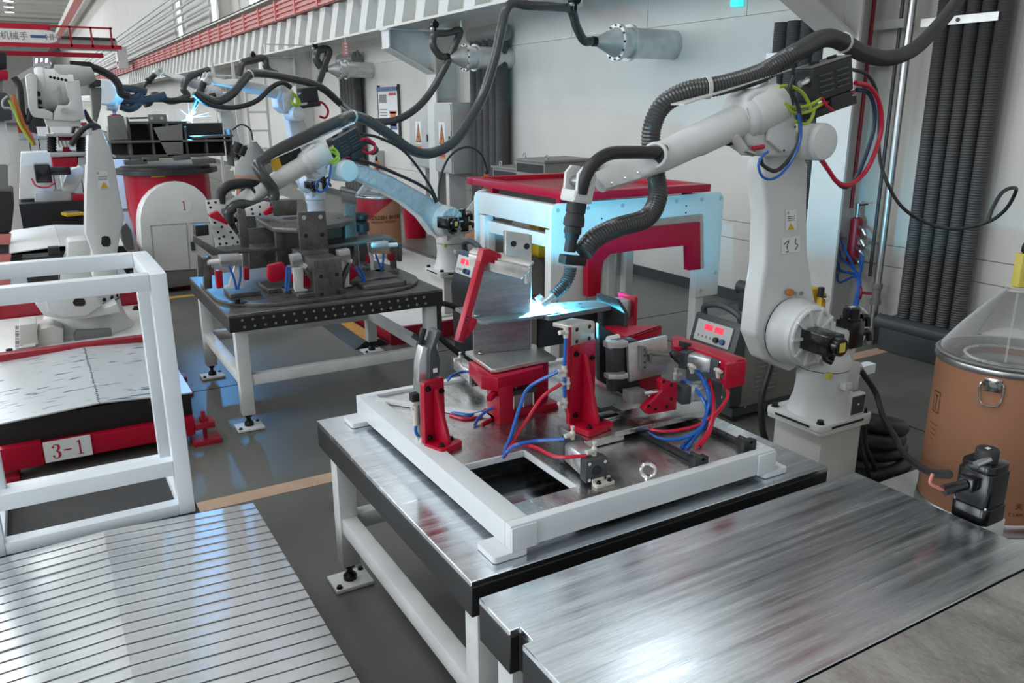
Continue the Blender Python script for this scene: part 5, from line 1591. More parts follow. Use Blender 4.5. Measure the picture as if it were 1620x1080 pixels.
pipe_thing('extraction_hose', 'black hose looping at the furthest duct', [tip3 + V(-0.03, 0, 0)] + A3([(505, 103, 16.5), (500, 90, 16.5), (505, 79, 16.5), (520, 80, 16.5), (514, 100, 16.5), (503, 132, 16.4)]), 0.075, 'hose_black', 'hose', 10)
pipe_thing('extraction_hose', 'black hose hung in an arch above the third robot', A3([(378, 120, 17), (384, 100, 17), (400, 95, 17), (418, 92, 17), (421, 105, 17), (428, 113, 17), (438, 117, 17)]), 0.07, 'hose_black', 'hose', 8)
for i, (x0, x1, y, Y) in enumerate(((902, 920, 7, 7.15), (682, 730, 45, 10.9), (494, 522, 76, 16.5), (396, 420, 91, 17.0))):
    t = thing('hose_hanger', ['steel hose hanger beside the near duct', 'steel hose hanger under the beam by the middle duct', 'steel hose hanger under the beam by the furthest duct', 'steel hose hanger above the arched hose by the third robot'][i], 'hanger', ay(x0, y, Y))
    a, b = ay(x0, y, Y), ay(x1, y, Y)
    b.z = a.z
    MB().bar(a, b, 0.05, 0.03).build('bar', 'galvanised', t)
    MB().cyl(b, V(b.x, b.y, max(3.21, b.z + 0.1)), 0.012, n=6).build('rod', 'zinc', t)
    MB().bar(V(b.x, b.y, max(3.21, b.z + 0.1)), V(5.42, b.y, max(3.21, b.z + 0.1)), 0.03, 0.02).build('beam_hook', 'galvanised', t)
    MB().cyl(a + V(0.05, 0, -0.06), a + V(0.05, 0, 0.12), 0.03, n=10).cyl(a + V(0.05, -0.05, 0.05), a + V(0.05, 0.05, 0.05), 0.05, n=10).build('trolley', 'bolt_black', t)
# red tag hanging under the beam
p = ay(547, 76, 14.5)
t = thing('hanging_tag', 'red tag hanging under the crane beam', 'sign', p)
MB().box(p.x - 0.05, p.x + 0.05, p.y, p.y + 0.01, p.z - 0.13, p.z + 0.10).build('tag_plate', 'rail_red', t)
MB().cyl(p + V(0, 0, 0.1), p + V(0, 0, 0.24), 0.006, n=6).build('hook', 'zinc', t)
for k in range(4):
    MB().box(p.x - 0.025, p.x + 0.025, p.y - 0.003, p.y, p.z + 0.055 - 0.05 * k, p.z + 0.085 - 0.05 * k).build('print', 'paper', t)


def hose_bundle(label, y0, y1, n, z0, z1, X, r, straps, header=False, base=True):
    t = thing('hose_bundle', label, 'hose bundle', (X, (y0 + y1) / 2, 0), 'dark vertical hose bundles')
    h = None
    for i in range(n):
        y = y0 + (y1 - y0) * (i + 0.5) / n
        if h is None:
            h = MB().tube([(X, y, z0), (X, y, z1)], r, 14, 1, smooth=False, corr=(0.02, 0.005)).build('hose', 'hose_grey', t)
            yy0 = y
        else:
            copy_part(h, 'hose', t, (0, y - yy0, 0))
    for (z, a, b) in straps:
        MB().box(X - r - 0.02, X - r - 0.008, a, b, z - 0.03, z + 0.03).build('strap', 'galvanised', t)
        MB().lathe((X - r - 0.02, (a + b) / 2, z), (-1, 0, 0), [(0.015, 0), (0.015, 0.008)], 8).build('strap_bolt', 'bolt_black', t)
    if header:
        MB().cyl((X, y0, z1), (X, y1, z1), r * 1.25, n=16).cyl((X, y0 - 0.05, z1 + 0.15), (X, y0 - 0.05, z1), 0.02, n=6).build('header_pipe', 'mid_grey', t)
    if base:
        MB().box(X - 0.16, X + 0.10, y0 - 0.1, y1 + 0.05, 0.0, z0 + 0.03).build('base_duct', 'charcoal', t, 0.02)
        MB().cyl((X - 0.1, y1 + 0.1, z0 - 0.02), (X - 0.1, y0, z0 - 0.02), 0.07, n=12).build('base_pipe', 'charcoal', t)
    return t


hose_bundle('five dark ribbed hoses standing against the wall on the right', 3.54, 4.12, 5, 0.25, 3.4, 6.22, 0.056, ((2.62, 3.60, 4.2),))
hose_bundle('dark ribbed hoses on the wall behind the front robot arm', 5.12, 5.74, 4, 0.25, 2.75, 6.22, 0.07, ((2.45, 5.3, 5.74),))
hose_bundle('dark hose bundle with header pipe beside the grey cabinet', 10.75, 11.75, 5, 0.25, 3.05, 6.18, 0.10, (), True)
hose_bundle('dark hose bundle behind the furthest conical duct', 16.9, 17.9, 5, 0.25, 3.0, 6.18, 0.10, (), True)
# service pipes and manifolds on the wall behind the front robot
def vpipe(label, x0, y0, x1, y1, X, r, m, zmax=None):
    a, b = ax(x0, y0, X), ax(x1, y1, X)
    yy = (a.y + b.y) / 2
    o = MB().cyl((X, yy, min(a.z, b.z)), (X, yy, max(a.z, b.z)), r, n=12).build('wall_pipe', m, org=(X, yy, min(a.z, b.z)))
    tag(o, label, 'pipe')
    return V(X, yy, min(a.z, b.z))
p0 = vpipe('tall silver pipe left of the dark ribbed hoses', 1440, -40, 1388, 520, 6.15, 0.032, 'zinc')
vpipe('thin dark conduit beside the tall silver pipe', 1416, -40, 1392, 440, 6.25, 0.015, 'charcoal')
pr_ = vpipe('rust red gas pipe feeding the red manifold', 1378, -40, 1356, 330, 6.2, 0.017, 'dark_red')
pg_ = vpipe('silver air pipe feeding the grey manifold', 1336, 60, 1324, 330, 6.2, 0.017, 'zinc')
t = thing('valve_assembly', 'pipe valve with red handwheel low on the wall', 'valve', ax(1388, 480, 6.15))
c = ax(1388, 465, 6.15)
c = V(c.x, p0.y, c.z)
MB().lathe(c, Z_, [(0.045, -0.09), (0.045, -0.05), (0.035, -0.05), (0.035, 0.05), (0.045, 0.05), (0.045, 0.09)], 12).build('valve_body', 'mid_grey', t)
MB().torus(c + V(-0.08, 0.10, 0), (-1, 1, 0), 0.05, 0.010, 16, 6).cyl(c, c + V(-0.08, 0.10, 0), 0.012, n=8).build('handwheel', 'dark_red', t)
MB().tube([c + V(0, 0, -0.08), c + V(0, 0, -0.5), c + V(-0.02, 0, -0.62), c + V(-0.05, -0.12, -0.66), c + V(-0.05, -0.35, -0.66)], 0.03, 10).build('lower_pipe', 'mid_grey', t)
def manifold(label, x, yt, yb, m, X=6.2):
    a, b = ax(x, yt, X), ax(x, yb, X)
    c0, c1 = V(X, a.y, b.z), V(X, a.y, a.z)
    t = thing('air_manifold', label, 'manifold', c0)
    MB().lathe(c0, Z_, [(0.03, 0), (0.05, 0.015), (0.052, 0.03), (0.052, c1.z - c0.z - 0.03), (0.045, c1.z - c0.z - 0.01), (0.02, c1.z - c0.z)], 18).build('tank', m, t)
    MB().cyl(c1, c1 + V(0, 0, 0.12), 0.02, n=10).build('stop_valve', 'zinc', t)
    MB().bar(c1 + V(0, 0, 0.10), c1 + V(-0.02, -0.10, 0.12), 0.02, 0.012).build('valve_lever', 'black', t)
    MB().bar((X - 0.01, a.y + 0.14, (a.z + b.z) / 2), (X - 0.01, a.y - 0.14, (a.z + b.z) / 2), 0.012, 0.05).build('mount_strap', 'galvanised', t)
    for k in range(4):
        q = c0.lerp(c1, 0.18 + 0.22 * k) + V(-0.03, -0.04, 0)
        MB().cyl(q, q + V(-0.04, -0.08, -0.03), 0.013, n=8).cyl(q + V(-0.04, -0.08, -0.02), q + V(-0.04, -0.12, -0.07), 0.016, n=8).build('outlet_tap', 'zinc', t)
    return c0, c1
g0, g1 = manifold('grey air manifold cylinder on the wall', 1321, 346, 432, 'light_grey')
m0_, m1_ = manifold('dark red gas manifold cylinder on the wall', 1356, 343, 420, 'dark_red')
MB_ = 0
for k in range(6):
    q = g0.lerp(g1, 0.2 + 0.22 * (k % 4)) + V(-0.07, -0.14, -0.07) if k < 4 else m0_.lerp(m1_, 0.3 + 0.2 * (k - 4)) + V(-0.07, -0.12, -0.06)
    e1 = ax(1356 + 2 * (k % 3), 440, 6.1)
    e2 = ax(1348 + 3 * (k % 3), 500, 6.05)
    pipe_thing('air_tube', 'thin blue air tube falling from the wall manifolds in a bundle', [q, q + V(-0.02, -0.05, -0.08), e1, e2], 0.011, 'blue_tube', 'air tube', 6, 6, group='blue tubes under the wall manifolds')
for (z, x0, x1) in ((2.64, 1380, 1432), (2.35, 1365, 1408)):
    a, b = ax(x0, 46, 6.22), ax(x1, 42, 6.22)
    o = MB().box(6.2, 6.215, b.y, a.y, z - 0.035, z + 0.035).build('wall_bracket', 'galvanised', org=(6.2, a.y, z))
    tag(o, 'upper flat steel pipe bracket on the wall' if z > 2.5 else 'lower flat steel pipe bracket on the wall', 'bracket')
p = ax(1165, 3, 6.3)
o = MB().box(6.27, 6.345, p.y - 0.05, p.y + 0.05, p.z - 0.04, p.z + 0.08).build('indicator_lamp', 'indicator_cyan', org=p)
tag(o, 'small cyan indicator lamp high on the wall', 'lamp')


# ---- electrical cabinets on the second column
def cabinet(label, y0, y1, z0, z1, x0, x1):
    t = thing('electrical_cabinet', label, 'cabinet', ((x0 + x1) / 2, (y0 + y1) / 2, z0), 'grey wall cabinets')
    MB().box(x0, x1, y0, y1, z0, z1).build('body', 'light_grey', t, 0.006)
    d = MB().box(x0 - 0.02, x0 - 0.001, y0 + 0.02, y1 - 0.02, z0 + 0.02, z1 - 0.02).build('door', 'light_grey', t, 0.004)
    yc = (y0 + y1) / 2 + 0.02
    zc = z0 + (z1 - z0) * 0.48
    MB().prism([(x0 - 0.021, yc - 0.12, zc - 0.10), (x0 - 0.021, yc + 0.12, zc - 0.10), (x0 - 0.021, yc + 0.12, zc + 0.27), (x0 - 0.021, yc - 0.12, zc + 0.27)], (-0.002, 0, 0)).build('sign', 'paper', d)
    MB().prism([(x0 - 0.0235, yc - 0.11, zc - 0.08), (x0 - 0.0235, yc + 0.11, zc - 0.08), (x0 - 0.0235, yc, zc + 0.25)], (-0.002, 0, 0)).build('warning_triangle', 'print_black', d)
    MB().prism([(x0 - 0.026, yc - 0.085, zc - 0.065), (x0 - 0.026, yc + 0.085, zc - 0.065), (x0 - 0.026, yc, zc + 0.20)], (-0.002, 0, 0)).build('warning_triangle', 'orange', d)
    MB().prism([(x0 - 0.029, yc + 0.015, zc + 0.10), (x0 - 0.029, yc - 0.03, zc + 0.0), (x0 - 0.029, yc + 0.005, zc + 0.01), (x0 - 0.029, yc - 0.01, zc - 0.05), (x0 - 0.029, yc + 0.035, zc + 0.03), (x0 - 0.029, yc + 0.0, zc + 0.025)], (-0.001, 0, 0)).build('bolt_sign', 'print_black', d)
    MB().box(x0 - 0.023, x0 - 0.021, yc - 0.11, yc + 0.11, zc - 0.30, zc - 0.14).build('caution_sign', 'orange', d)
    for k in range(2):
        MB().box(x0 - 0.025, x0 - 0.023, yc - 0.09, yc + 0.09, zc - 0.20 - 0.07 * k, zc - 0.165 - 0.07 * k).build('print', 'print_red', d)
    MB().box(x0 - 0.04, x0 - 0.02, y0 + 0.05, y0 + 0.08, zc - 0.06, zc + 0.06).build('handle', 'charcoal', d)
    MB().box(x0 + 0.05, x1 - 0.05, (y0 + y1) / 2 - 0.06, (y0 + y1) / 2 + 0.06, 0, z0).build('stand_post', 'steel_white', t)
    return t
cabinet('grey electrical cabinet left of the second column', 12.9, 13.75, 1.0, 2.05, 5.95, 6.25)
cabinet('grey electrical cabinet right of the second column', 11.85, 12.5, 0.98, 2.08, 5.85, 6.25)
# notice boards
t = thing('notice_board', 'tall notice board with printed sheets on the wall', 'notice board', ax(615, 180, 6.3))
a, b = ax(597, 140, 6.30), ax(632, 222, 6.30)
ya, yb, za, zb_ = a.y, b.y, a.z, b.z
MB().box(6.30, 6.34, yb, ya, zb_, za).build('board', 'paper', t)
MB().box(6.28, 6.30, yb, ya, za - 0.06, za + 0.02).build('top_rail', 'print_blue', t)
for yq in (ya, yb):
    MB().box(6.29, 6.345, yq - 0.012, yq + 0.012, zb_, za + 0.06).build('edge_post', 'charcoal', t)
W_ = ya - yb
for k in range(12):
    MB().box(6.294, 6.299, yb + W_ * 0.56, yb + W_ * 0.92, za - 0.42 - 0.055 * k, za - 0.40 - 0.055 * k).build('print_line', 'mid_grey', t)
MB().box(6.294, 6.299, yb + W_ * 0.56, yb + W_ * 0.92, za - 0.28, za - 0.12).build('picture', 'mid_grey', t)
MB().box(6.294, 6.299, yb + W_ * 0.08, yb + W_ * 0.42, za - 0.14, za - 0.09).build('heading_bar', 'print_red', t)
MB().box(6.294, 6.299, yb + W_ * 0.12, yb + W_ * 0.40, za - 0.72, za - 0.45).build('picture', 'orange', t)
MB().box(6.294, 6.299, yb + W_ * 0.08, yb + W_ * 0.42, zb_ + 0.50, zb_ + 0.55).build('heading_bar', 'print_red', t)
MB().box(6.294, 6.299, yb + W_ * 0.08, yb + W_ * 0.42, zb_ + 0.2, zb_ + 0.4).build('picture', 'print_blue', t)
p = ax(596, 252, 6.25)
t = thing('junction_box', 'small grey junction box on the wall below the notice board', 'junction box', p)
MB().box(6.15, 6.345, p.y - 0.18, p.y + 0.18, p.z - 0.18, p.z + 0.18).build('box', 'light_grey', t, 0.01)
MB().cyl((6.25, p.y + 0.05, p.z - 0.18), (6.25, p.y + 0.05, 0.2), 0.015, n=6).build('conduit', 'light_grey', t)

# ================================================================== PORTAL MACHINE BEHIND THE FIXTURE
pm = thing('portal_machine', 'white and red portal machine behind the front fixture', 'machine', (3.8, 5.1, 0))
x0, x1, ya, yb, zt = 3.0, 4.58, 4.60, 5.70, 1.375
for (yq, nm) in ((ya, 'front_panel'), (yb, 'rear_panel')):
    P = [(x0, yq, 0.55), (x0 + 0.30, yq, 0.55), (x0 + 0.30, yq, 1.06), (x0 + 0.36, yq, 1.12), (x1 - 0.30, yq, 1.12), (x1 - 0.24, yq, 1.06), (x1 - 0.24, yq, 0.57), (x1, yq, 0.57), (x1, yq, zt - 0.04), (x1 - 0.04, yq, zt), (x0 + 0.05, yq, zt), (x0 + 0.015, yq, zt - 0.015), (x0, yq, zt - 0.05)]
    o = MB().prism(P, (0, 0.025, 0)).build(nm, 'panel_white', pm, 0.003)
    if yq == ya:
        for (sx, sz) in ((3.05, 1.33), (3.3, 1.33), (3.6, 1.33), (3.85, 1.33), (4.1, 1.33), (4.35, 1.33), (4.54, 1.33), (4.54, 0.75), (3.05, 0.7), (4.40, 0.62)):
            MB().lathe((sx, yq, sz), (0, -1, 0), [(0.014, 0), (0.014, 0.005)], 10).build('panel_bolt', 'light_grey', o)
        for (sx, sz) in ((3.42, 1.25), (3.42, 1.19), (4.2, 1.29), (4.2, 1.24), (4.2, 1.18)):
            MB().lathe((sx, yq - 0.0005, sz), (0, -1, 0), [(0.007, 0), (0.007, 0.001)], 8).build('panel_hole', 'hole_dark', o)
# side beams
for xx in (x0 + 0.02, x1 - 0.08):
    MB().box(xx, xx + 0.06, ya + 0.026, yb - 0.001, 1.20, zt - 0.01).build('side_beam', 'panel_white', pm, 0.003)
MB().box(x0 + 0.05, x0 + 0.11, ya + 0.026, yb - 0.001, 1.06, 1.15).build('side_beam', 'panel_white', pm, 0.003)
MB().box(x0 + 0.05, x0 + 0.11, yb - 0.12, yb - 0.06, 0.55, 1.06).build('inner_post', 'panel_white', pm, 0.003)
MB().box(x0 + 0.06, x0 + 0.12, yb - 0.1, yb - 0.05, 0.7, 1.19).build('red_edge', 'dark_red', pm, 0.003)
# red inverted U carrier
Yr = 4.53
U = [(950, 372), (1000, 362), (1108, 351), (1109, 426), (1090, 428), (1089, 388), (1000, 397), (966, 402), (956, 412), (952, 428), (950, 468), (930, 470), (930, 392), (936, 380)]
MB().prism([ay(x, y, Yr) for x, y in U], (0, 0.06, 0)).build('red_carrier', 'red', pm, 0.006)
MB().prism([ay(x, y, Yr + 0.02) for x, y in ((1000, 352), (1108, 340), (1108, 350), (1000, 361))], (0, 0.02, 0)).build('slide_strip', 'zinc', pm)
# legs
for (lx, ly) in ((x0 + 0.02, ya + 0.03), (x1 - 0.20, ya + 0.03), (x0 + 0.02, yb - 0.11), (x1 - 0.14, yb - 0.11), (3.65, 5.2), (3.95, 5.2)):
    MB().box(lx, lx + 0.08, ly, ly + 0.08, 0.0, 1.19).build('leg', 'panel_white', pm, 0.005)
MB().box(3.2, 4.3, 5.25, 5.55, 0.35, 0.42).build('inner_shelf', 'mid_grey', pm)
# red roof frame
zr0, zr1 = 1.40, 1.455
a0x, a1x, b0y, b1y = 3.08, 4.32, 4.48, 6.0
for (q0, q1, q2, q3) in ((a0x, a1x, b0y, b0y + 0.10), (a0x, a1x, b1y - 0.10, b1y)):
    MB().box(q0, q1, q2, q3, zr0, zr1).build('roof_bar', 'red', pm, 0.004)
for xx in (a0x, a1x - 0.10):
    MB().box(xx, xx + 0.10, b0y + 0.10, b1y - 0.10, zr0, zr1).build('roof_bar', 'red', pm, 0.004)
MB().box(a0x + 0.1, a1x - 0.1, b0y + 0.1, b1y - 0.1, zr0 + 0.005, zr0 + 0.02).build('roof_sheet', 'dark_red', pm)
for (px_, py_) in ((a0x + 0.02, ya + 0.05), (a1x - 0.08, ya + 0.05), (a0x + 0.02, yb - 0.1), (a1x - 0.08, yb - 0.1)):
    MB().box(px_, px_ + 0.06, py_, py_ + 0.05, zt - 0.02, zr0).build('roof_post', 'red', pm)
for i, (x, y, w, h, lb) in enumerate(((852, 382, 0.16, 0.26, 'yellow plastic box in front inside the portal machine'), (860, 372, 0.14, 0.30, 'taller yellow plastic box behind inside the portal machine'))):
    p = ay(x, y, 5.30 + 0.22 * i)
    t = thing('yellow_box', lb, 'box', p)
    MB().box(p.x, p.x + w, p.y, p.y + 0.15, p.z - h / 2, p.z + h / 2).build('box', 'yellow', t, 0.01)
    MB().box(p.x + 0.07, p.x + 0.14, p.y - 0.003, p.y, p.z - h * 0.4, p.z).build('paper_label', 'paper', t)
    MB().box(p.x + 0.02, p.x + w - 0.02, p.y + 0.01, p.y + 0.14, 0.42, p.z - h / 2).build('stand', 'mid_grey', t)
# beige control cabinets against the wall behind
for i, (xa, xb, y, Y, lb) in enumerate(((862, 910, 258, 8.6, 'beige control cabinet with lifting hooks behind the portal'), (820, 862, 270, 9.4, 'beige control cabinet with dark band behind the portal'))):
    a, b = ay(xa, y, Y), ay(xb, y, Y)
    t = thing('control_cabinet', lb, 'cabinet', (a.x, Y, 0))
    MB().box(a.x, min(b.x + 0.35, 6.28), Y, Y + 0.7, 0.0, a.z).build('body', 'cabinet_grey', t, 0.01)
    MB().box(a.x - 0.02, min(b.x + 0.37, 6.3), Y - 0.02, Y + 0.72, a.z, a.z + 0.03).build('lid', 'cabinet_grey', t, 0.006)
    MB().box(a.x - 0.004, a.x, Y + 0.03, Y + 0.67, a.z - 0.14, a.z - 0.03).build('dark_band', 'black_matt', t)
    for k in (0.08, 0.62):
        MB().torus((a.x + 0.08, Y + k, a.z + 0.06), (1, 0, 0), 0.03, 0.008, 12, 6).build('lifting_eye', 'zinc', t)


# ================================================================== WELDING POWER SOURCES
def power_source(label, c, dims, screen='white', name='EFORT', zc=0.0):
    """c: corner nearest the camera (min x, min y, floor); control face looks towards -x, side face towards -y"""
    L, Wd, H = dims
    c = Vector(c)
    t = thing('welding_power_source', label, 'welder', c, 'welding power sources')
    X0, Y0 = c.x, c.y
    MB().prism([(X0 + 0.10, Y0, 0.10), (X0 + L, Y0, 0.10), (X0 + L, Y0, H - 0.06), (X0 + L - 0.06, Y0, H), (X0 + 0.10, Y0, H)], (0, Wd, 0)).build('body', 'cabinet_grey', t, 0.015)
    bz = MB().prism([(X0, Y0 - 0.01, 0.12), (X0 + 0.11, Y0 - 0.01, 0.12), (X0 + 0.11, Y0 - 0.01, H + 0.03), (X0 + 0.06, Y0 - 0.01, H + 0.06), (X0 - 0.02, Y0 - 0.01, H - 0.22)], (0, Wd + 0.02, 0)).build('front_bezel', 'charcoal', t, 0.02)
    # sloping control panel
    a, b = V(X0 - 0.02, Y0, H - 0.22), V(X0 + 0.06, Y0, H + 0.06)
    d = (b - a).normalized()
    nn = V(-d.z, 0, d.x)
    pc = (a + b) / 2 + V(0, Wd / 2, 0) + nn * 0.006
    pc = pc + d * 0.03
    pn = MB().obox(pc, d, Y_, 0.07, Wd * 0.40, 0.006).build('control_panel', 'paper' if screen == 'white' else 'light_grey', t, 0.003)
    for s_ in (-1, 1):
        MB().obox(pc + d * 0.03 + V(0, s_ * Wd * 0.12, 0) + nn * 0.007, d, Y_, 0.020, Wd * 0.095, 0.001).build('digit_display', 'led_red', pn)
    for k in range(4):
        MB().obox(pc - d * 0.035 + V(0, Wd * (0.30 - 0.09 * k), 0) + nn * 0.007, d, Y_, 0.008, 0.006, 0.001).build('panel_mark', 'mid_grey', pn)
    MB().lathe(pc - d * 0.035 + V(0, -Wd * 0.26, 0) + nn * 0.006, nn, [(0.02, 0), (0.018, 0.02)], 14).build('knob', 'print_blue', pn)
    MB().lathe(pc - d * 0.035 + V(0, -Wd * 0.12, 0) + nn * 0.006, nn, [(0.02, 0), (0.018, 0.02)], 14).build('knob', 'black', pn)
    # handle arch
    y0, y1 = Y0 + 0.03, Y0 + Wd - 0.03
    hx = X0 + 0.10
    MB().tube([(hx, y0, H + 0.02), (hx - 0.02, y0 + 0.02, H + 0.10), (hx - 0.025, (y0 + y1) / 2, H + 0.135), (hx - 0.02, y1 - 0.02, H + 0.10), (hx, y1, H + 0.02)], 0.022, 10).build('handle', 'charcoal', t)
    lv0 = MB().box(X0 + L * 0.24, X0 + L * 0.44, Y0 - 0.006, Y0 + 0.001, H * 0.30, H * 0.30 + 0.012).build('louvre', 'cabinet_grey', t, 0.002)
    for k in range(1, 10):
        copy_part(lv0, 'louvre', t, (0, 0, 0.032 * k))
    lettering(name, (X0 + L * 0.66, Y0 - 0.002, H * 0.62), X_, Z_, 0.115, 'print_red', t, bold=0.002)
    for (sx, sz) in ((0.14, 0.16), (0.14, 0.8), (0.92, 0.16), (0.92, 0.8)):
        MB().lathe((X0 + 0.02 + L * sx, Y0, H * sz), (0, -1, 0), [(0.009, 0), (0.009, 0.004)], 8).build('case_screw', 'zinc', t)
    MB().box(X0 + L * 0.45, X0 + L * 0.75, Y0 + 0.08, Y0 + Wd - 0.06, H, H + 0.002).build('top_label', 'paper', t)
    MB().box(X0 + 0.05, X0 + L, Y0 + 0.01, Y0 + Wd - 0.01, 0.04, 0.10).build('skid', 'charcoal', t)
    for (sx, sy) in ((0.1, 0.04), (0.1, Wd - 0.04), (L - 0.06, 0.04), (L - 0.06, Wd - 0.04)):
        MB().cyl((X0 + sx, Y0 + sy - 0.02, 0.04), (X0 + sx, Y0 + sy + 0.02, 0.04), 0.04, n=12).build('wheel', 'black', t)
    return t


power_source('grey welding power source with red digits behind the front robot', (3.70, 3.55, 0), (0.95, 0.40, 0.62), 'grey')
power_source('grey welding power source with white display between the tables', (2.72, 5.22, 0), (0.62, 0.34, 0.90))
power_source('grey welding power source beside the red positioner', (1.98, 9.2, 0), (0.70, 0.42, 1.02))
power_source('grey welding power source in front of the third robot', (2.86, 10.40, 0), (0.50, 0.3, 0.66))
pipe_thing('welder_cable', 'thick black cable hanging from the grey welder between the tables', [V(2.73, 5.26, 0.50), ay(699, 480, 5.22), ay(695, 508, 5.2), ay(698, 535, 5.15), V(2.66, 5.18, 0.15), V(2.70, 5.12, 0.022)], 0.02, 'rubber', 'cable')
pipe_thing('welder_cable', 'thick black cable in front of the red lettered welder by the robot pedestal', [ay(1228, 545, 3.1), ay(1217, 585, 3.1), ay(1205, 630, 3.1), ay(1206, 675, 3.1), ay(1210, 700, 3.1), V(3.46, 3.12, 0.10), V(3.50, 3.2, 0.022)], 0.02, 'rubber', 'cable')


# ================================================================== WIRE DRUMS
def wire_drum(label, c, r, h, cone_h, style):
    c = Vector(c)
    t = thing('wire_drum', label, 'drum', c, 'welding wire drums')
    MB().lathe(c, Z_, [(r, 0.035), (r * 1.0, h - 0.03), (r * 0.965, h - 0.03), (r * 0.965, 0.06), (0.01, 0.06)], 44, False).build('drum_wall', 'kraft', t)
    MB().lathe(c, Z_, [(0.01, 0.0), (r * 1.015, 0), (r * 1.03, 0.012), (r * 1.015, 0.03), (r * 1.012, 0.055), (r, 0.06)], 44, False).build('bottom_ring', 'zinc', t)
    rim = MB().lathe(c, Z_, [(r * 0.98, h - 0.045), (r * 1.02, h - 0.045), (r * 1.035, h - 0.03), (r * 1.02, h - 0.018), (r * 1.035, h - 0.006), (r * 1.0, h), (r * 0.95, h - 0.002), (r * 0.95, h - 0.05)], 44, False).build('rim_ring', 'zinc', t)
    MB().torus(c + V(0, 0, h - 0.09), Z_, r * 0.62, 0.03, 36, 10).build('wire_coil', 'mid_grey', t)
    MB().torus(c + V(0, 0, h - 0.02), Z_, r * 0.60, 0.007, 36, 8).build('retainer_ring', 'clear_plastic', t)
    cn = MB().lathe(c, Z_, [(r * 0.96, h), (r * 0.95, h + 0.02), (r * 0.72, h + cone_h * 0.38), (r * 0.36, h + cone_h * 0.80), (r * 0.20, h + cone_h * 0.95), (r * 0.16, h + cone_h)], 36, False).build('clear_cone', 'clear_plastic', t)
    for a in (3.6, 4.6, 5.6, 1.0):
        u = V(math.cos(a), math.sin(a), 0)
        MB().tube([c + u * r * 0.95 + V(0, 0, h + 0.02), c + u * r * 0.72 + V(0, 0, h + cone_h * 0.38), c + u * r * 0.36 + V(0, 0, h + cone_h * 0.8), c + u * r * 0.2 + V(0, 0, h + cone_h * 0.95)], 0.004, 6).build('cone_seam', 'clear_plastic', cn)
    top = c + V(0, 0, h + cone_h)
    MB().lathe(top, Z_, [(r * 0.19, -0.01), (r * 0.19, 0.008), (0.02, 0.008)], 18).build('cone_collar', 'clear_plastic', t)
    gm, gs = ('pale_yellow', 1.0) if style == 1 else ('orange', 0.9)
    g = MB().obox(top + V(0.0, 0, 0.085), X_ + Y_ * -0.5, Y_ + X_ * 0.5, 0.026, 0.026, 0.075).build('wire_guide', gm, t, 0.004)
    MB().obox(top + V(-0.004, -0.03, 0.075), X_ + Y_ * -0.5, Y_ + X_ * 0.5, 0.010, 0.012, 0.02).build('guide_lever', 'charcoal', g)
    for k in range(4):
        MB().obox(top + V(0.03, -0.012, 0.03 + 0.033 * k), X_ + Y_ * -0.5, Y_ + X_ * 0.5, 0.006, 0.02, 0.008).build('guide_roller', 'orange', g)
    MB().lathe(top + V(0, 0, 0.16), Z_, [(0.010, 0), (0.018, 0.01), (0.018, 0.03), (0.012, 0.05), (0.010, 0.06)], 12).build('outlet', 'black', t)
    return t, c, top


d1, dc1, dtop1 = wire_drum('brown kraft wire drum with clear cone beside the front robot', (3.80, 1.94, 0.105), 0.29, 0.80, 0.30, 1)
vd = V(-dc1.x, -dc1.y, 0).normalized()       # faces the camera side
vs = V(-vd.y, vd.x, 0)
def on_drum(c, r, ang, z):
    u = vd * math.cos(ang) + vs * math.sin(ang)
    return c + u * r + V(0, 0, z), u, vs * math.cos(ang) - vd * math.sin(ang)
sgn = 1 if on_drum(dc1, 0.29, 0.2, 0)[0].x > on_drum(dc1, 0.29, -0.2, 0)[0].x else -1
p, u, s_ = on_drum(dc1, 0.294, -0.12 * sgn, 0.715)
lt = MB().obox(p, s_, Z_, 0.035, 0.03, 0.006).build('latch_plate', 'chrome', d1, 0.003)
w_ = 0.042
MB().tube([p + s_ * w_ + V(0, 0, 0.01), p + s_ * w_ + V(0, 0, -0.07) + u * 0.008, p + s_ * w_ * 0.5 + V(0, 0, -0.095) + u * 0.008, p - s_ * w_ * 0.5 + V(0, 0, -0.095) + u * 0.008, p - s_ * w_ + V(0, 0, -0.07) + u * 0.008, p - s_ * w_ + V(0, 0, 0.01), p + s_ * w_ + V(0, 0, 0.01)], 0.0045, 8, 3).build('latch_bail', 'chrome', d1)
MB().lathe(p + u * 0.006 + V(0, 0, 0.005), u, [(0.012, 0), (0.012, 0.006)], 10).build('latch_rivet', 'zinc', d1)


def drum_print(parent, c, r, ang, z, w, h, m, name='print', n=6):
    mb = MB()
    for k in range(n):
        a0 = ang + (k / n - 0.5) * w / r
        a1 = ang + ((k + 1) / n - 0.5) * w / r
        P = []
        for a, zz in ((a0, z - h / 2), (a1, z - h / 2), (a1, z + h / 2), (a0, z + h / 2)):
            q, u, s_ = on_drum(c, r + 0.0012, a, zz)
            P.append(q)
        mb.raw(P, [(0, 1, 2, 3)])
    return mb.build(name, m, parent)


A_ = 1.0 * sgn
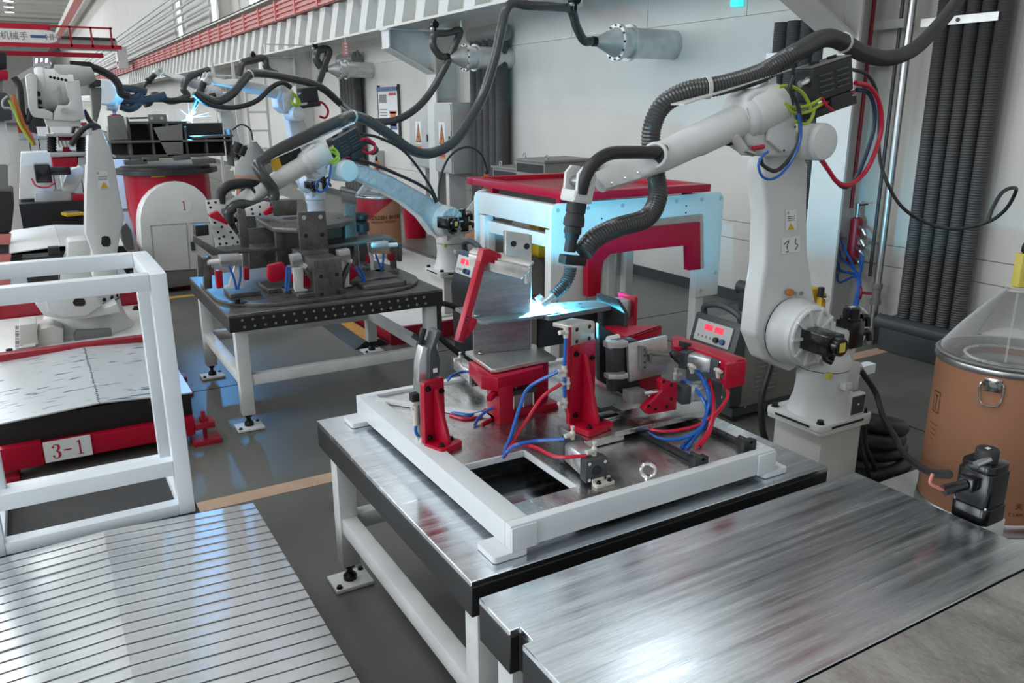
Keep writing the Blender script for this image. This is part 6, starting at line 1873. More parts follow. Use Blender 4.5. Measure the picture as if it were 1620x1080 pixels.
# handling symbol on the left, paper label and maker's lines on the right
for (dz, w, h) in ((0.60, 0.055, 0.005), (0.50, 0.055, 0.005), (0.515, 0.03, 0.004)):
    drum_print(d1, dc1, 0.29, -1.05 * sgn, dz, w, h, 'print_brown', 'handling_symbol')
for da in (-0.095, 0.095):
    drum_print(d1, dc1, 0.29, (-1.05 + da) * sgn, 0.55, 0.004, 0.105, 'print_brown', 'handling_symbol', 1)
drum_print(d1, dc1, 0.29, -1.05 * sgn, 0.55, 0.007, 0.055, 'print_brown', 'handling_symbol', 1)
drum_print(d1, dc1, 0.29, -1.05 * sgn, 0.58, 0.026, 0.008, 'print_brown', 'handling_symbol', 2)
for k in range(4):
    drum_print(d1, dc1, 0.29, -1.02 * sgn, 0.44 - 0.025 * k, 0.07 - 0.012 * k, 0.003, 'print_brown', 'print_line', 3)
drum_print(d1, dc1, 0.29, 0.92 * sgn, 0.36, 0.075, 0.15, 'paper', 'paper_label')
def drum_text(txt, ang, z, size, m, r=0.293):
    p, u, s_ = on_drum(dc1, r, ang, z)
    return lettering(txt, p, s_ * sgn, Z_, size, m, d1, 'lettering', 0.0006)
for i, ch in enumerate('天津大桥'):
    drum_text(ch, (0.52 + 0.13 * i) * sgn, 0.155, 0.034, 'print_brown')
for i, ch in enumerate('TIANJIN BRIDGE'):
    drum_text(ch, (0.40 + 0.058 * i) * sgn, 0.115, 0.021, 'print_brown')
drum_print(d1, dc1, 0.29, 0.55 * sgn, 0.55, 0.02, 0.06, 'rail_red', 'red_mark', 2)

c2 = ay(600, 352, 10.0)
d2_, dc2, dt2 = wire_drum('kraft wire drum with red swoosh below the foil wrapped arm', (c2.x, 10.0, 0.14), 0.28, 0.80, 0.25, 2)
vd = V(-dc2.x, -dc2.y, 0).normalized()
vs = V(-vd.y, vd.x, 0)
sgn = 1 if on_drum(dc2, 0.29, 0.2, 0)[0].x > on_drum(dc2, 0.29, -0.2, 0)[0].x else -1
mb = MB()
for k in range(16):
    f0, f1 = k / 16, (k + 1) / 16
    a0, a1 = (-1.5 + 2.5 * f0) * sgn, (-1.5 + 2.5 * f1) * sgn
    z0a, z0b = 0.05 + 0.72 * min(1, f0 * 1.02) ** 0.55, 0.05 + 0.72 * min(1, f1 * 1.02) ** 0.55
    P = [on_drum(dc2, 0.2815, a, z)[0] for a, z in ((a0, z0a), (a1, z0b), (a1, 0.78), (a0, 0.78))]
    mb.raw(P, [(0, 1, 2, 3)])
mb.build('red_swoosh', 'dark_red', d2_)
for i, ch in enumerate('GOLDEN BRIDGE'):
    p, u, s_ = on_drum(dc2, 0.284, (-0.35 + 0.125 * i) * sgn, 0.52)
    lettering(ch, p, s_ * sgn, Z_, 0.062, 'print_brown', d2_, bold=0.0015)
for i, ch in enumerate('WELDING MATERIALS'):
    p, u, s_ = on_drum(dc2, 0.284, (-0.30 + 0.07 * i) * sgn, 0.465)
    lettering(ch, p, s_ * sgn, Z_, 0.036, 'print_brown', d2_)
for k in range(3):
    drum_print(d2_, dc2, 0.2805, (-0.2 + 0.36 * k) * sgn, 0.20, 0.07, 0.012, 'print_brown', 'handling_symbol', 3)
    drum_print(d2_, dc2, 0.2805, (-0.2 + 0.36 * k) * sgn, 0.14, 0.04, 0.07, 'print_brown', 'handling_symbol', 3)
c3 = ay(770, 300, 7.5)
wire_drum('wire drum with orange guide half hidden behind the portal machine', (c3.x, 7.5, 0.14), 0.28, 0.74, 0.30, 2)
pipe_thing('feeder_cable', 'thin black cable arching above the orange wire guide', A3([(770, 266, 7.5), (762, 245, 7.4), (745, 233, 7.3), (722, 238, 7.2), (705, 258, 7.1), (695, 290, 7.0), (694, 318, 6.9)]), 0.011, 'rubber', 'cable')
pipe_thing('feeder_cable', 'thin black cable sloping from the second robot feeder to its base', [R2.px(572, 212, 0.05), R2.px(600, 218, 0.0), R2.px(640, 240, 0.0), R2.px(675, 285, 0.0), R2.px(692, 318, 0.0)], 0.012, 'rubber', 'cable')
# grey funnel of the drum by the third robot
t = thing('drum_cone', 'grey translucent drum cone behind the red positioner', 'cone', ay(402, 265, 12.3))
p = ay(404, 262, 12.3)
MB().lathe(V(p.x, p.y, p.z), Z_, [(0.30, -0.12), (0.28, 0.0), (0.07, 0.30), (0.05, 0.34)], 28).build('cone', 'cabinet_grey', t)
MB().lathe(V(p.x, p.y, 0.0), Z_, [(0.3, 0), (0.3, p.z - 0.12)], 28).build('drum', 'kraft', t)
pipe_thing('feeder_cable', 'thin black cable looping over the grey drum cone', A3([(400, 222, 12.3), (396, 205, 12.3), (382, 197, 12.2), (368, 205, 12.1)]), 0.012, 'rubber', 'cable')

# ================================================================== PLATFORMS, MOTOR, FLOOR ITEMS
t = thing('robot_platform', 'white floor platform with red edge under the brown drum', 'platform', (3.8, 2.0, 0))
MB().box(3.22, 4.35, 1.58, 2.38, 0.0, 0.10).build('deck', 'panel_white', t, 0.003)
pa = az(1590, 848, 0.13)
MB().bar((3.2, 1.575, 0.125), (4.4, 1.575, 0.125), 0.03, 0.06).build('edge_beam', 'red', t, 0.003)
for k in range(6):
    MB().lathe((3.35 + 0.18 * k, 1.56, 0.125), (0, -1, 0), [(0.012, 0), (0.012, 0.006)], 8).build('edge_bolt', 'bolt_black', t)
t = thing('robot_platform', 'long white floor platform with red sides under the second robot', 'platform', (3.3, 7, 0))
MB().box(2.56, 4.3, 6.45, 10.35, 0.02, 0.14).build('deck', 'panel_white', t, 0.003)
MB().box(2.52, 2.558, 6.45, 10.35, 0.0, 0.15).build('side_beam', 'dark_red', t, 0.003)
MB().box(2.52, 4.3, 6.41, 6.449, 0.0, 0.15).build('side_beam', 'dark_red', t, 0.003)

sm = thing('servo_motor', 'black servo motor standing at the edge of the right table', 'motor', (2.47, 1.26, 0.6))
c = V(2.47, 1.27, 0)
MB().box(c.x - 0.06, c.x + 0.06, c.y - 0.06, c.y + 0.06, 0.30, 0.735).build('gear_housing', 'panel_white', sm, 0.004)
MB().prism([(x, y, 0.735) for x, y in rrect(c.x - 0.06, c.x + 0.06, c.y - 0.06, c.y + 0.06, 0.022)], (0, 0, 0.055)).build('flange', 'motor_black', sm, 0.003)
MB().prism([(x, y, 0.79) for x, y in rrect(c.x - 0.055, c.x + 0.055, c.y - 0.055, c.y + 0.055, 0.014)], (0, 0, 0.115)).build('body', 'motor_black', sm, 0.003)
MB().prism([(x, y, 0.905) for x, y in rrect(c.x - 0.055, c.x + 0.055, c.y - 0.055, c.y + 0.055, 0.03)], (0, 0, 0.025)).build('rear_flange', 'motor_black', sm, 0.003)
MB().lathe((c.x, c.y, 0.93), Z_, [(0.034, 0), (0.034, 0.035), (0.031, 0.039)], 22).build('encoder_cap', 'black_matt', sm)
MB().box(c.x - 0.008, c.x + 0.008, c.y - 0.006, c.y + 0.006, 0.9695, 0.9705).build('cap_label', 'paper', sm)
for (dx, dy) in ((-0.048, -0.048), (0.048, -0.048), (-0.048, 0.048), (0.048, 0.048)):
    MB().lathe((c.x + dx, c.y + dy, 0.79), Z_, [(0.006, 0), (0.006, 0.008)], 8).build('flange_bolt', 'zinc', sm)
side = V(-0.75, 0.30, 0)
MB().box(c.x - 0.09, c.x - 0.055, c.y - 0.02, c.y + 0.03, 0.845, 0.89).build('terminal_box', 'motor_black', sm, 0.004)
MB().tube([(c.x - 0.09, c.y + 0.005, 0.865), (c.x - 0.125, c.y + 0.015, 0.86), (c.x - 0.155, c.y + 0.03, 0.852)], 0.018, 10).build('power_plug', 'motor_black', sm)
MB().cyl((c.x - 0.02, c.y - 0.02, 0.945), (c.x - 0.065, c.y - 0.005, 0.93), 0.012, n=10).build('signal_plug', 'zinc', sm)
pipe_thing('motor_lead', 'pink and brown leads at the black servo motor plug', [V(c.x - 0.155, c.y + 0.03, 0.852), V(c.x - 0.18, c.y + 0.04, 0.865), V(c.x - 0.20, c.y + 0.05, 0.88), V(c.x - 0.195, c.y + 0.05, 0.91)], 0.005, 'rail_red', 'cable')
# coiled hoses behind the pedestal
t = thing('hose_coil', 'coiled thick black hose lying behind the front pedestal', 'hose', (3.86, 2.62, 0))
for i, (R, z, dx, dy) in enumerate(((0.20, 0.05, 0, 0), (0.17, 0.13, 0.03, 0.02), (0.19, 0.21, -0.02, 0.03), (0.15, 0.28, 0.02, 0.0))):
    MB().torus((3.90 + dx, 2.66 + dy, z), (0.12 * (i - 1), 0.1, 1), R, 0.042, 28, 10).build('coil_turn', 'rubber', t)
for i, (x0, x1, lb) in enumerate(((1360, 1378, 'left black cable dropping from the front robot base to the coil'), (1368, 1392, 'right black cable dropping from the front robot base to the coil'))):
    pipe_thing('base_cable', lb, [ay(x0, 672, 2.5), ay(x0 + 2, 705, 2.5), ay((x0 + x1) / 2 + 2, 735, 2.5), ay(x1, 768, 2.5)], 0.012, 'rubber', 'cable')
# yellow service unit behind the front robot
p = ay(1292, 468, 3.3)
t = thing('service_unit', 'yellow air service unit with gauge behind the front robot shoulder', 'air unit', p)
MB().box(p.x - 0.06, p.x + 0.05, p.y, p.y + 0.12, p.z - 0.03, p.z + 0.05).build('yellow_body', 'yellow', t, 0.02)
MB().box(p.x + 0.0, p.x + 0.05, p.y - 0.04, p.y, p.z - 0.09, p.z + 0.02).build('bowl', 'yellow', t, 0.012)
MB().cyl((p.x, p.y - 0.03, p.z), (p.x, p.y - 0.03, p.z + 0.06), 0.02, n=12).build('knob', 'black', t)
MB().lathe((p.x + 0.03, p.y - 0.05, p.z - 0.01), (0, -1, 0), [(0.022, 0), (0.022, 0.012)], 16).build('gauge', 'chrome', t)
MB().box(p.x - 0.02, p.x + 0.03, p.y + 0.02, p.y + 0.08, 0.0, p.z - 0.03).build('post', 'steel_white', t)
p = ay(1372, 585, 2.9)
o = MB().bar(ay(1340, 590, 2.85), ay(1378, 580, 2.85), 0.06, 0.055).build('white_tube', 'paint_white', org=p)
MB().cyl(ay(1345, 589, 2.85), V(ay(1345, 589, 2.85).x, 2.85, 0.0), 0.025, n=8).build('tube_post', 'paint_white', o)
tag(o, 'short white square tube sticking out behind the front robot base', 'tube')
# black and orange cable ramp
t = thing('cable_ramp', 'black and orange cable ramp on the floor under the second table', 'cable ramp', (2.37, 7.0, 0))
MB().prism([(2.20, 6.45, 0), (2.30, 6.45, 0.06), (2.44, 6.45, 0.06), (2.515, 6.45, 0)], (0, 1.1, 0)).build('ramp_body', 'black_matt', t)
MB().box(2.31, 2.43, 6.46, 7.54, 0.06, 0.065).build('lid', 'ramp_orange', t)
# ladder frame on the wall far back and small far things
for i, (x, Y) in enumerate(((362, 20), (410, 19))):
    p = ay(x, 200, Y)
    t = thing('wall_ladder', ['white ladder rack on the far wall left', 'white ladder rack on the far wall right'][i], 'ladder', (p.x, Y, 0))
    for s_ in (-0.22, 0.22):
        MB().box(p.x + s_ - 0.03, p.x + s_ + 0.03, Y, Y + 0.05, 0, 3.0).build('rail', 'steel_white', t)
    for k in range(7):
        MB().box(p.x - 0.19, p.x + 0.19, Y + 0.01, Y + 0.04, 0.3 + 0.4 * k, 0.34 + 0.4 * k).build('rung', 'steel_white', t)
# ================================================================== SECOND FIXTURE ON THE SECOND TABLE
Z2 = 0.78
f2 = thing('rotary_fixture', 'dark steel box fixture on the round plate of the second table', 'fixture', (1.65, 5.7, Z2))
def q2(name, m, Y, pts, th, bev=0.003, parent=None):
    return MB().prism([ay(x, y, Y) for x, y in pts], (0, th, 0)).build(name, m, parent or f2, bev)
P = rrect(0.935, 2.37, 5.10, 6.37, 0.42, 8)
MB().prism([(x, y, Z2 + 0.001) for x, y in P], (0, 0, 0.022)).build('round_plate', 'fixture_steel', f2, 0.003, 1)
zf = Z2 + 0.024
for (x0, x1, y0, y1) in ((1.02, 1.22, 5.40, 5.62), (1.27, 1.45, 5.42, 5.70), (1.40, 1.72, 5.17, 5.32), (1.36, 1.60, 5.35, 5.45), (1.86, 2.16, 5.18, 5.32), (2.0, 2.2, 5.40, 5.70), (1.80, 2.0, 5.36, 5.5), (2.12, 2.30, 5.62, 5.95)):
    MB().box(x0, x1, y0, y1, zf, zf + 0.028).build('spacer_plate', 'fixture_steel', f2, 0.003, 1)
for (x, y) in ((375, 478), (638, 448)):
    p = az(x, y, zf)
    MB().lathe(p, Z_, [(0.06, 0), (0.06, 0.003), (0.02, 0.003), (0.02, 0.022)], 18).build('plate_bolt', 'bolt_black', f2)
blk = q2('front_block', 'fixture_steel', 5.16, [(497, 413), (540, 408), (543, 469), (499, 474)], 0.22)
for (x, y) in ((508, 437), (533, 434), (509, 466), (535, 462)):
    MB().lathe(ay(x, y, 5.1595), (0, -1, 0), [(0.014, 0), (0.014, 0.001)], 14).build('block_hole', 'hole_dark', f2)
q2('rear_block', 'fixture_steel', 5.40, [(472, 398), (520, 394), (524, 450), (478, 455)], 0.16)
q2('upright_plate', 'fixture_steel', 5.46, [(471, 336), (515, 334), (520, 393), (476, 397)], 0.03)
for (x, y, m) in ((484, 373, 'hole_dark'), (510, 371, 'hole_dark'), (481, 344, 'light_grey'), (507, 343, 'light_grey')):
    MB().lathe(ay(x, y, 5.4595), (0, -1, 0), [(0.015, 0), (0.015, 0.001)], 14).build('plate_hole', m, f2)
zo = 1.215
MB().prism([az(x, y, zo) for x, y in ((404, 343), (428, 337), (480, 334), (540, 337), (560, 345), (540, 352), (515, 356), (470, 361), (430, 359))], (0, 0, -0.035)).build('top_plate', 'fixture_steel', f2, 0.003, 1)
MB().lathe(az(462, 345, zo), Z_, [(0.07, 0), (0.07, 0.0015)], 24).build('bore', 'hole_dark', f2)
for (x, y) in ((425, 350), (450, 355), (440, 342), (500, 340), (535, 345)):
    MB().lathe(az(x, y, zo), Z_, [(0.010, 0), (0.010, 0.0012)], 10).build('plate_hole', 'hole_dark', f2)
q2('side_upright', 'fixture_steel', 5.80, [(376, 330), (388, 332), (394, 372), (394, 396), (382, 398)], 0.03)
q2('side_upright', 'fixture_steel', 5.95, [(430, 318), (470, 316), (470, 340), (434, 342)], 0.03)
q2('side_upright', 'fixture_steel', 5.95, [(545, 322), (562, 325), (566, 395), (560, 440), (548, 438)], 0.03)
q2('inner_panel', 'fixture_steel', 6.05, [(393, 362), (548, 350), (548, 410), (395, 425)], 0.02)
q2('mid_post', 'fixture_steel', 5.72, [(436, 362), (452, 362), (454, 425), (440, 428)], 0.06)
q2('mid_shelf', 'fixture_steel', 5.70, [(350, 397), (440, 391), (440, 397), (350, 403)], 0.22)
q2('mid_shelf', 'fixture_steel', 5.75, [(520, 388), (620, 374), (624, 380), (520, 394)], 0.22)
q2('corner_post', 'fixture_steel', 5.62, [(320, 408), (334, 406), (336, 456), (324, 458)], 0.05)
q2('corner_post', 'fixture_steel', 5.78, [(560, 388), (566, 387), (568, 420), (562, 422)], 0.05)
q2('corner_post', 'fixture_steel', 5.78, [(618, 378), (626, 378), (628, 424), (620, 425)], 0.04)
q2('left_rail', 'fixture_steel', 5.64, [(305, 372), (340, 392), (352, 397), (352, 404), (336, 404), (305, 382)], 0.10)
q2('black_pad', 'black', 5.9, [(309, 357), (330, 356), (331, 372), (310, 374)], 0.10)
# white perforated gusset plates with red block
pp = q2('perforated_plate', 'panel_white', 5.98, [(325, 317), (347, 315), (351, 340), (388, 391), (343, 393)], 0.012)
for (x, y) in ((330, 321), (341, 320), (333, 328), (340, 352), (351, 359), (345, 367), (354, 374), (365, 367), (347, 377), (358, 385), (368, 376), (376, 383), (348, 386), (369, 389)):
    MB().lathe(ay(x, y, 5.979), (0, -1, 0), [(0.009, 0), (0.009, 0.001)], 10).build('perforation', 'hole_dark', pp)
pq = q2('perforated_plate', 'panel_white', 6.0, [(388, 330), (418, 318), (428, 320), (426, 338), (404, 342), (388, 342)], 0.012)
for (x, y) in ((400, 338), (411, 339), (398, 331), (411, 327)):
    MB().lathe(ay(x, y, 5.999), (0, -1, 0), [(0.009, 0), (0.009, 0.001)], 10).build('perforation', 'hole_dark', pq)
q2('red_wedge', 'red', 5.90, [(331, 340), (345, 334), (361, 352), (360, 356), (333, 344)], 0.06)
q2('red_wedge', 'red', 5.96, [(418, 336), (431, 326), (431, 338), (420, 341)], 0.04)
# clamp units
def clamp_unit(label, Y, flip, c, rod, pad, brk, reds, tubes):
    t = thing('clamp_unit', label, 'clamp', ay(*brk[0], Y), 'clamps of the second fixture')
    q2('bracket', 'panel_white', Y, brk, 0.035, 0.002, t)
    a, b = ay(*c[0], Y - 0.02), ay(*c[1], Y - 0.02)
    MB().bar(a, b, 0.07, 0.075).build('cylinder', 'silver_al', t, 0.006)
    MB().bar(a + V(0, -0.037, -0.01), b + V(0, -0.037, -0.01), 0.006, 0.02).build('cylinder_slot', 'mid_grey', t)
    MB().cyl(ay(*rod[0], Y - 0.02), ay(*rod[1], Y - 0.02), 0.017, n=12).build('rod', 'paper', t)
    if pad:
        q2('pad', 'fixture_steel', Y - 0.03, pad, 0.05, 0.003, t)
    for r in reds:
        q2('red_stop', 'red', Y + 0.02, r, 0.05, 0.008, t)
    for k, tb in enumerate(tubes):
        MB().tube([ay(x, y, Y - 0.05) for x, y in tb], 0.008, 6).build('air_tube', 'blue_tube', t)
    return t
clamp_unit('left clamp unit with white bracket on the second fixture', 5.45, 1, [(347, 412), (380, 410)], [(328, 415), (347, 413)], [(312, 404), (318, 405), (321, 410), (330, 408), (330, 412), (322, 416), (322, 438), (314, 438)],
           [(378, 403), (384, 402), (385, 455), (356, 457), (356, 453), (362, 452)], [[(341, 429), (352, 428), (354, 455), (344, 457)], [(386, 424), (395, 423), (395, 443), (387, 444)]], [[(362, 420), (370, 440), (374, 458)], [(380, 420), (380, 440), (376, 458)]])
clamp_unit('right clamp unit with white bracket on the second fixture', 5.70, -1, [(585, 391), (612, 388)], [(612, 388), (628, 387)], [(628, 384), (637, 386), (636, 413), (631, 414), (631, 392), (628, 391)],
           [(583, 384), (589, 383), (592, 426), (613, 427), (613, 430), (590, 433)], [[(582, 405), (588, 404), (588, 416), (582, 417)], [(615, 402), (624, 401), (624, 412), (616, 413)]], [[(594, 402), (600, 418), (604, 430)], [(607, 400), (606, 416), (605, 430)]])
clamp_unit('centre clamp unit left of the drilled front block', 5.25, 1, [(460, 412), (476, 408)], [(470, 415), (484, 422)], [(483, 418), (487, 422), (503, 450), (499, 455), (480, 424)],
           [(464, 425), (480, 424), (480, 456), (488, 458), (488, 461), (468, 462), (466, 455)], [[(457, 434), (478, 433), (494, 440), (496, 452), (488, 455), (462, 446)], [(425, 420), (447, 415), (453, 422), (452, 442), (430, 448), (424, 440)]], [[(454, 422), (453, 440), (452, 460)], [(458, 422), (458, 440), (456, 460)]])
clamp_unit('centre clamp unit right of the drilled front block', 5.32, -1, [(534, 404), (552, 401)], [(545, 410), (556, 414)], [(554, 412), (559, 414), (545, 447), (539, 446)],
           [(548, 412), (553, 411), (553, 450), (558, 452), (545, 455)], [[(545, 440), (552, 428), (562, 420), (568, 425), (566, 436), (552, 447)]], [[(560, 422), (570, 436), (575, 446)], [(566, 420), (574, 432), (578, 446)]])
o = MB().lathe(ay(571, 365, 6.25), Z_, [(0.07, 0), (0.07, 0.06), (0.05, 0.08), (0.07, 0.10), (0.07, 0.13), (0.03, 0.15)], 18).build('solenoid_can', 'black', org=ay(571, 365, 6.25))
tag(o, 'glossy black round can beside the red swooshed drum', 'can')
MB().box(o.location.x - 0.04, o.location.x + 0.04, o.location.y - 0.04, o.location.y + 0.04, Z2 + 0.024, o.location.z).build('can_post', 'fixture_steel', o)

# ================================================================== RED POSITIONER MARKED 1
PY = 9.65
def q7(name, m, Y, pts, th, bev=0.004, parent=None):
    return MB().prism([ay(x, y, Y) for x, y in pts], (0, th, 0)).build(name, m, parent, bev)
ps = thing('positioner', 'red rotary positioner with round white housing marked 1', 'positioner', (1.4, 10, 0))
pc = ay(270, 330, 10.25)
zt7 = ay(268, 272, 10.25).z
MB().lathe((pc.x, 10.25, 0.0), Z_, [(0.40, 0), (0.40, 0.5), (0.46, 0.9), (0.46, zt7)], 36).build('red_body', 'red', ps)
MB().lathe((pc.x, 10.25, zt7), Z_, [(0.56, 0.0), (0.56, 0.05), (0.48, 0.05), (0.48, 0.075)], 36).build('rotary_plate', 'plate_dark', ps)
lb = ay(250, 277, 9.775)
MB().box(lb.x - 0.07, lb.x + 0.07, 9.772, 9.785, lb.z - 0.022, lb.z + 0.022).build('type_label', 'yellow', ps)
arch = [(236, 430), (224, 390), (222, 350)]
cx_, cy_, rx_, ry_ = 279, 345, 57, 58
for k in range(13):
    a = math.pi * (1 - k / 12)
    arch.append((cx_ + rx_ * math.cos(a), cy_ - ry_ * math.sin(a)))
arch += [(337, 380), (337, 424)]
hs = q7('white_housing', 'panel_white', PY, arch, 0.45, 0.01, ps)
for a, b in ((((238, 357), (295, 353))), ((295, 353), (300, 424)), ((238, 357), (246, 430)), ((300, 353), (336, 351))):
    MB().bar(ay(*a, PY - 0.002), ay(*b, PY - 0.002), 0.004, 0.006, (0, 1, 0)).build('door_gap', 'mid_grey', hs)
p = ay(291, 325, PY)
MB().lathe(p, (0, -1, 0), [(0.085, 0), (0.085, 0.003)], 28).build('number_badge', 'paper', hs)
numeral_one(p + V(0, -0.0035, 0), X_, Z_, 0.10, 'print_red', hs)
MB().box(ay(302, 389, PY).x, ay(308, 389, PY).x, PY - 0.02, PY, ay(305, 396, PY).z, ay(305, 382, PY).z).build('door_latch', 'charcoal', hs)
q7('plinth', 'mid_grey', PY + 0.02, [(238, 430), (336, 424), (336, 446), (262, 456), (240, 446)], 0.6, 0.004, ps)
wc = thing('white_cabinet', 'plain white cabinet left of the red positioner', 'cabinet', ay(198, 340, 11.3))
a, b = ay(180, 250, 11.3), ay(216, 345, 11.3)
MB().box(a.x, b.x, 11.3, 11.8, 0.05, a.z).build('body', 'panel_white', wc, 0.008)
MB().box(a.x, b.x, 11.28, 11.299, (a.z) * 0.55, (a.z) * 0.56).build('panel_gap', 'mid_grey', wc)
MB().box(a.x, b.x, 11.32, 11.8, 0.0, 0.05).build('plinth', 'charcoal', wc)
# welded lattice workpiece on the positioner
wk = thing('lattice_workpiece', 'dark steel lattice frame welded on the red positioner', 'workpiece', (pc.x, 10.25, zt7 + 0.076))
for (a, b, w, h) in (((200, 194), (292, 193), 0.30, 0.025), ((168, 224), (362, 221), 0.40, 0.025), ((180, 247), (350, 243), 0.40, 0.03), ((300, 217), (364, 214), 0.35, 0.025), ((205, 187), (240, 186), 0.10, 0.02)):
    MB().bar(ay(*a, 10.2), ay(*b, 10.2), w, h).build('shelf_plate', 'steel_grey', wk, 0.003)
for (x, y0, y1) in ((199, 185, 248), (236, 195, 247), (261, 195, 247), (289, 200, 246), (322, 216, 244), (360, 205, 262), (172, 200, 225)):
    a, b = ay(x, y0, 10.2), ay(x, y1, 10.2)
    MB().box(a.x - 0.012, a.x + 0.012, 10.05, 10.35, b.z, a.z).build('rib_plate', 'steel_grey', wk, 0.002)
a, b = ay(170, 196, 10.42), ay(355, 246, 10.42)
MB().box(a.x, b.x, 10.36, 10.375, b.z, a.z).build('back_plate', 'black_matt', wk)
a, b = ay(234, 181, 10.1), ay(265, 193, 10.1)
hd = MB().box(a.x, b.x, 10.1, 10.13, b.z, a.z).build('drilled_plate', 'mid_grey', wk, 0.003)
for x in (240, 256):
    MB().lathe(ay(x, 187, 10.099), (0, -1, 0), [(0.018, 0), (0.018, 0.002)], 10).build('drilled_hole', 'light_grey', hd)
q7('front_plate', 'mid_grey', 10.0, [(170, 183), (195, 183), (203, 220), (172, 222)], 0.03, 0.003, wk)
q7('front_plate', 'mid_grey', 10.0, [(243, 202), (262, 200), (288, 196), (290, 245), (266, 248)], 0.03, 0.003, wk)
for k, (x0, x1, y) in enumerate(((196, 232, 257), (225, 250, 252), (275, 300, 250), (305, 340, 256))):
    a, b = ay(x0, y, 9.9), ay(x1, y - 2, 9.9)
    MB().bar(a, b, 0.12, 0.05).build('hold_down', 'steel_grey', wk, 0.004)
for k, (x, y) in enumerate(((372, 240), (380, 245))):
    a = ay(x, y, 9.9)
    MB().cyl(a, a + V(0.05, 0, 0.10), 0.05, n=12).build('drive_motor', 'black', wk)

# ================================================================== LARGE HANDLING ROBOT ON THE RAIL
BR = thing('handling_robot', 'large white handling robot on the rail with red gripper', 'robot', (0.2, 6.95, 0.36))
def q8(name, m, Y, pts, th, bev=0.01, parent=None):
    return MB().prism([ay(x, y, Y) for x, y in pts], (0, th, 0)).build(name, m, parent or BR, bev)
bc = V(0.21, 6.95, 0)
MB().lathe((bc.x, bc.y, 0.36), Z_, [(0.34, 0), (0.30, 0.05), (0.27, 0.14), (0.265, 0.22)], 36).build('base_casting', 'robot_white', BR)
MB().lathe((bc.x, bc.y, 0.58), Z_, [(0.266, 0), (0.266, 0.008)], 36).build('joint_seam', 'hole_dark', BR)
MB().lathe((bc.x, bc.y, 0.588), Z_, [(0.265, 0), (0.27, 0.05), (0.25, 0.09)], 36).build('turret_ring', 'robot_white', BR)
for k in range(9):
    a = math.pi * (1.15 + 0.7 * k / 8)
    MB().lathe((bc.x + 0.268 * math.cos(a), bc.y + 0.268 * math.sin(a), 0.612), (math.cos(a), math.sin(a), 0), [(0.016, 0), (0.016, 0.006)], 8).build('ring_bolt', 'bolt_black', BR)
q8('front_casting', 'robot_white', 6.55, [(55, 480), (70, 465), (100, 462), (148, 462), (165, 488), (185, 480), (192, 494), (140, 503), (100, 505), (70, 500)], 0.25)
q8('turret_web', 'robot_white', 6.52, [(72, 473), (98, 468), (98, 456), (146, 452), (160, 484), (136, 500), (100, 502), (76, 494)], 0.08)
MB().prism([ay(x, y, 6.515) for x, y in ((117, 474), (120, 472), (132, 472), (135, 476), (135, 481), (131, 484), (119, 484), (115, 479))], (0, 0.004, 0)).build('oval_hole', 'hole_dark', BR)
q8('front_plate', 'mid_grey', 6.58, [(117, 530), (120, 523), (176, 520), (178, 534), (170, 540), (118, 542)], 0.05, 0.01)
cb = q8('connector_box', 'robot_warm', 6.50, [(30, 514), (58, 511), (61, 545), (31, 549)], 0.25)
MB().prism([ay(x, y, 6.499) for x, y in ((36, 545), (56, 542), (56, 547), (36, 550))], (0, -0.003, 0)).build('caution_label', 'paper', cb)
for k in range(3):
    MB().cyl(ay(24, 522 + 12 * k, 6.55), ay(31, 522 + 12 * k, 6.55), 0.03, n=12).build('connector', 'chrome', cb)
q8('side_foot', 'robot_warm', 6.55, [(60, 522), (85, 515), (100, 520), (100, 548), (60, 552)], 0.3)
# lower arm
P = [(140, 192), (150, 190), (160, 202), (170, 225), (181, 256), (188, 300), (197, 345), (190, 372), (186, 400), (186, 440), (160, 455), (147, 440), (146, 400), (135, 370), (136, 300), (138, 240)]
la = q8('lower_arm', 'robot_white', 6.90, P, 0.22, 0.02)
MB().prism([ay(x, y, 6.897) for x, y in ((161, 375), (165, 373), (172, 374), (175, 379), (175, 386), (172, 390), (164, 390), (160, 386))], (0, 0.003, 0)).build('access_hole', 'hole_dark', la)
lb = MB().prism([ay(x, y, 6.898) for x, y in ((152, 270), (170, 270), (174, 297), (156, 299))], (0, -0.002, 0)).build('warning_label', 'paper', la)
MB().prism([ay(x, y, 6.895) for x, y in ((164, 287), (171, 297), (159, 298))], (0, -0.002, 0)).build('warning_triangle', 'yellow', lb)
MB().prism([ay(x, y, 6.895) for x, y in ((155, 271), (157, 275), (152, 275))], (0, -0.002, 0)).build('warning_triangle', 'yellow', lb)
for k in range(3):
    MB().prism([ay(x, y, 6.895) for x, y in ((155, 279 + 2.5 * k), (170, 278 + 2.5 * k), (170, 279 + 2.5 * k), (155, 280 + 2.5 * k))], (0, -0.001, 0)).build('label_line', 'mid_grey', lb)
q8('spring_balancer', 'mid_grey', 7.15, [(190, 360), (200, 352), (208, 365), (213, 395), (200, 397), (193, 380)], 0.12)
